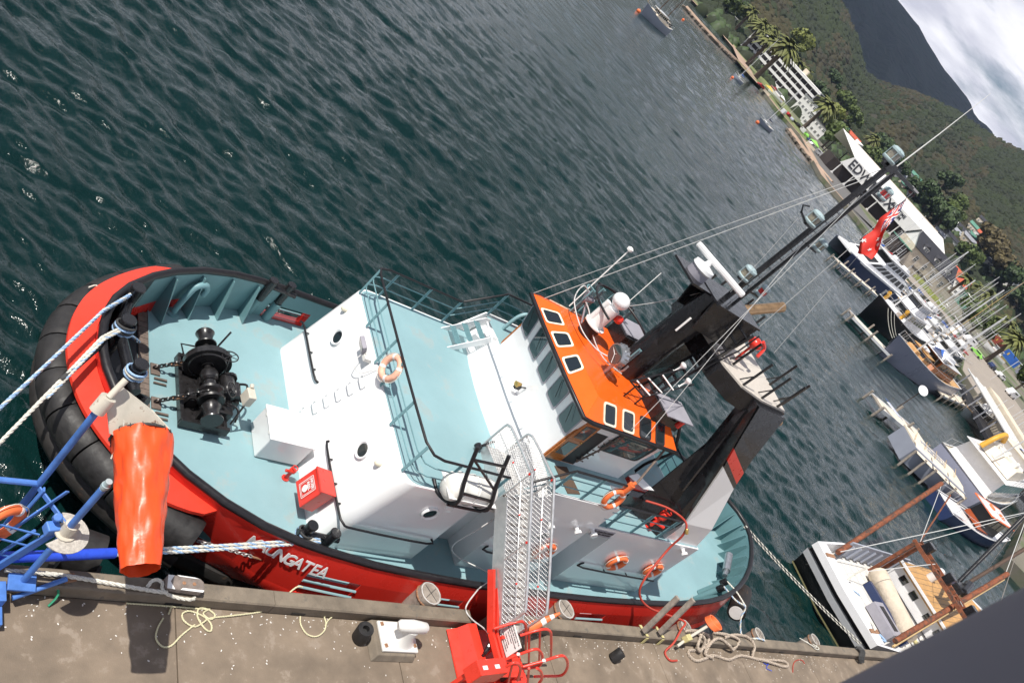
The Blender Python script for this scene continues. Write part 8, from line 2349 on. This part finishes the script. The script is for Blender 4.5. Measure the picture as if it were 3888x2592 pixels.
mb = MB(); mb.box((L_ / 2, 2.2, .3), (L_, 3.6, .6)); xf(mb, M).build('floor', 'roof_dark', t)
# railway wagons
a, b_ = onz(3772, 1232, LZ), onz(3850, 1350, LZ)
a, b_ = ond(3768, 1222, 430), ond(3822, 1316, 400)
M, L_ = bframe((a.x, a.y), (b_.x, b_.y))
t = thing('goods_wagon', 'red brown railway wagon with yellow panels behind the palms', 'wagon', a, 'railway wagons')
mb = MB(); mb.box((L_ / 2, 2, 2.6), (L_, 2.8, 3.2)); xf(mb, M).build('body', 'wagon_red', t, bevel=.05)
for k in range(6):
    mb = MB(); mb.box((L_ * (k + .5) / 6, .55, 2.8), (1.0, .06, 1.0)); xf(mb, M).build('panel', 'sign_yellow', t)
a2, b2 = ond(3824, 1320, 398), ond(3848, 1362, 388)
M, L_ = bframe((a2.x, a2.y), (b2.x, b2.y))
t = thing('blue_container', 'bright blue freight container beside the red brown wagon', 'container', a2, 'railway wagons')
mb = MB(); mb.box((L_ / 2, 2, 2.6), (L_, 2.8, 3.4)); xf(mb, M).build('body', 'boat_blue', t, bevel=.05)
mb = MB(); mb.box((L_ * .35, .55, 3.0), (1.2, .06, 1.2)); xf(mb, M).build('panel', 'sign_yellow', t)
a2, b2 = ond(3868, 1390, 380), ond(3900, 1450, 365)
M, L_ = bframe((a2.x, a2.y), (b2.x, b2.y))
t = thing('slate_container', 'slate blue freight container at the right picture edge', 'container', a2, 'railway wagons')
mb = MB(); mb.box((L_ / 2, 2, 2.6), (L_, 2.8, 3.4)); xf(mb, M).build('body', 'boat_lilac', t, bevel=.05)
# cars, boats on trailers, waterfront clutter
cp = ['boat_white', 'car_paint_red', 'boat_grey', 'boat_black', 'boat_white', 'lime', 'boat_navy', 'boat_white']
cw = ['white', 'red', 'grey', 'black', 'white', 'lime green', 'navy', 'white']
def car(p, rz, m, lab, van=False):
    t = thing('parked_car', lab, 'car', p, 'cars parked along the waterfront')
    M = Matrix.Translation(p) @ Matrix.Rotation(rz, 4, 'Z')
    prof = [(-2.1, .35), (-2.1, .95), (-1.6, 1.0), (-1.1, 1.5), (.5, 1.5), (1.1, 1.0), (2.0, .9), (2.15, .35)] if not van else [(-2.3, .35), (-2.3, 2.1), (1.2, 2.1), (1.8, 1.2), (2.3, 1.05), (2.35, .35)]
    mb = MB(); mb.loft([[(x, -.85, z) for x, z in prof], [(x, .85, z) for x, z in prof]]); xf(mb, M).build('body', m, t, bevel=.08)
    mb = MB(); mb.box((-.3, 0, 1.25 if not van else 1.65), (1.7, 1.74, .36)); xf(mb, M).build('side_glass', 'glass', t)
    for x in (-1.35, 1.35):
        for y in (-.8, .8):
            mb = MB(); mb.cyl((x, y - .1, .33), (x, y + .1, .33), .33, n=10); xf(mb, M).build('wheel', 'print_black', t)
cars = [(2968, 432, 'by the furled jib yacht'), (2990, 440, 'second right of the yacht mast'), (3002, 458, 'third right of the yacht mast'), (3025, 478, 'under the car park palm'), (3040, 500, 'left in the car park row'), (3055, 515, 'middle of the car park row'), (3070, 540, 'next to the lime green car' ), (3078, 555, 'end of the car park row'), (3095, 580, 'by the short breakwater'), (2885, 330, 'near the kiosk palm'), (3640, 1250, 'first in the marina row'), (3655, 1275, 'second in the marina row'), (3670, 1300, 'third in the marina row'), (3700, 1345, 'beside the canopy end'), (3760, 1395, 'near the trailer boat'), (3790, 1430, 'on the road behind the canopy'), (3830, 1500, 'further along the road behind the canopy')]
for k, (u, v, wh) in enumerate(cars):
    car(onz(u, v, LZ + .1), rnd.uniform(0, pi), cp[k % 8], cw[k % 8] + ' parked ' + ('van ' if k % 4 == 0 else 'car ') + wh, k % 4 == 0)
for (u, v, lab, L_) in ((2936, 372, 'white cabin boat standing on a trailer on the waterfront grass', 9), (3760, 1350, 'white and orange boat on a trailer near the wagons', 9)):
    p = onz(u, v, LZ); d = Vector((HRV.x, HRV.y, 0)) * L_ / 2
    b_ = launch((p.x - d.x, p.y - d.y), (p.x + d.x, p.y + d.y), lab, fly=False, group='boats on trailers', fb=1.3)
    b_.location.z += LZ + .9
for (u, v, lab, mm) in ((2905, 352, 'yellow and green play boat on the waterfront grass', 'sign_yellow'), (2925, 352, 'red and white fairground ride on the waterfront', 'boat_red'), (2955, 385, 'white open market stall on the waterfront', 'boat_white'), (3000, 300, 'dark pergola beside the small white house', 'shed_dark'), (3075, 560, 'white and green food stall in the car park', 'lime')):
    p = onz(u, v, LZ); t = thing('market_stall', lab, 'stall', p, 'stalls and rides on the waterfront')
    M = Matrix.Translation(p) @ Matrix.Rotation(AZ - pi / 2, 4, 'Z')
    mb = MB(); mb.prism([(-2.5, -1.6), (2.5, -1.6), (2.5, 1.6), (-2.5, 1.6)], 2.4, 3.3, [(-.3, -.2), (.3, -.2), (.3, .2), (-.3, .2)]); xf(mb, M).build('awning', mm, t)
    for x in (-2.3, 2.3):
        for y in (-1.4, 1.4):
            mb = MB(); mb.box((x, y, 1.2), (.12, .12, 2.5)); xf(mb, M).build('pole', 'wall_white', t)
    mb = MB(); mb.box((0, 0, .55), (4.2, 2.2, 1.1)); xf(mb, M).build('counter', 'wall_cream', t)
def lamp(u, v, lab, h=8):
    p = onz(u, v, LZ); t = thing('lamp_post', lab, 'lamp post', p, 'lamp posts')
    mb = MB(); mb.tube([p, p + Vector((0, 0, h)), p + Vector((0, 0, h)) + HRV * 1.2], .08, 6); mb.build('post', 'mast_alu', t); mb = MB(); mb.box(p + Vector((0, 0, h)) + HRV * 1.3, (.5, .3, .12)); mb.build('lamp_head', 'wall_white', t)
for k, (u, v, w_) in enumerate(((3000, 430, 'by the white cars on the shore road'), (3620, 1180, 'at the promenade hedge'), (3690, 1330, 'beside the canopy end'), (3760, 1440, 'behind the canopy'), (3830, 1590, 'on the wharf behind the canopy'))):
    lamp(u, v, 'thin pale lamp post ' + w_)

# ------------------------------------------------------------------ an unseen cloud added to shade the far mountain, and the air
mat('cloud', (0.85, 0.85, 0.87), 1.0, var=0)
mb = MB()
q = random.Random(5)
for k in range(46):
    a, r_ = q.uniform(33.5, 47), q.uniform(2450, 3900)
    p = polar(a, r_, 0) + Vector((-cos(SUN_AZ) * -1, 0, 0))
    c = Vector((p.x + 520 * cos(SUN_AZ), p.y + 520 * sin(SUN_AZ), 1120 + q.uniform(-30, 60)))
    mb.sphere(c, q.uniform(240, 360), 14, 7, (1, 1, .22))
o = mb.build('cloud', 'cloud', smooth=180, kind='stuff')
HAZE = 1
if HAZE:
    m = bpy.data.materials.new('haze_air'); m.use_nodes = True
    N, L = m.node_tree.nodes, m.node_tree.links
    N.clear(); out_ = N.new('ShaderNodeOutputMaterial'); pv = N.new('ShaderNodeVolumePrincipled')
    pv.inputs['Density'].default_value = 0.00005; pv.inputs['Color'].default_value = (0.52, 0.68, 1.0, 1); pv.inputs['Anisotropy'].default_value = 0.2
    L.new(pv.outputs[0], out_.inputs['Volume']); MATS['haze_air'] = m
    mb = MB(); mb.box((2400, 2500, 238), (6600, 6800, 490)); mb.build('haze', 'haze_air', kind='stuff')
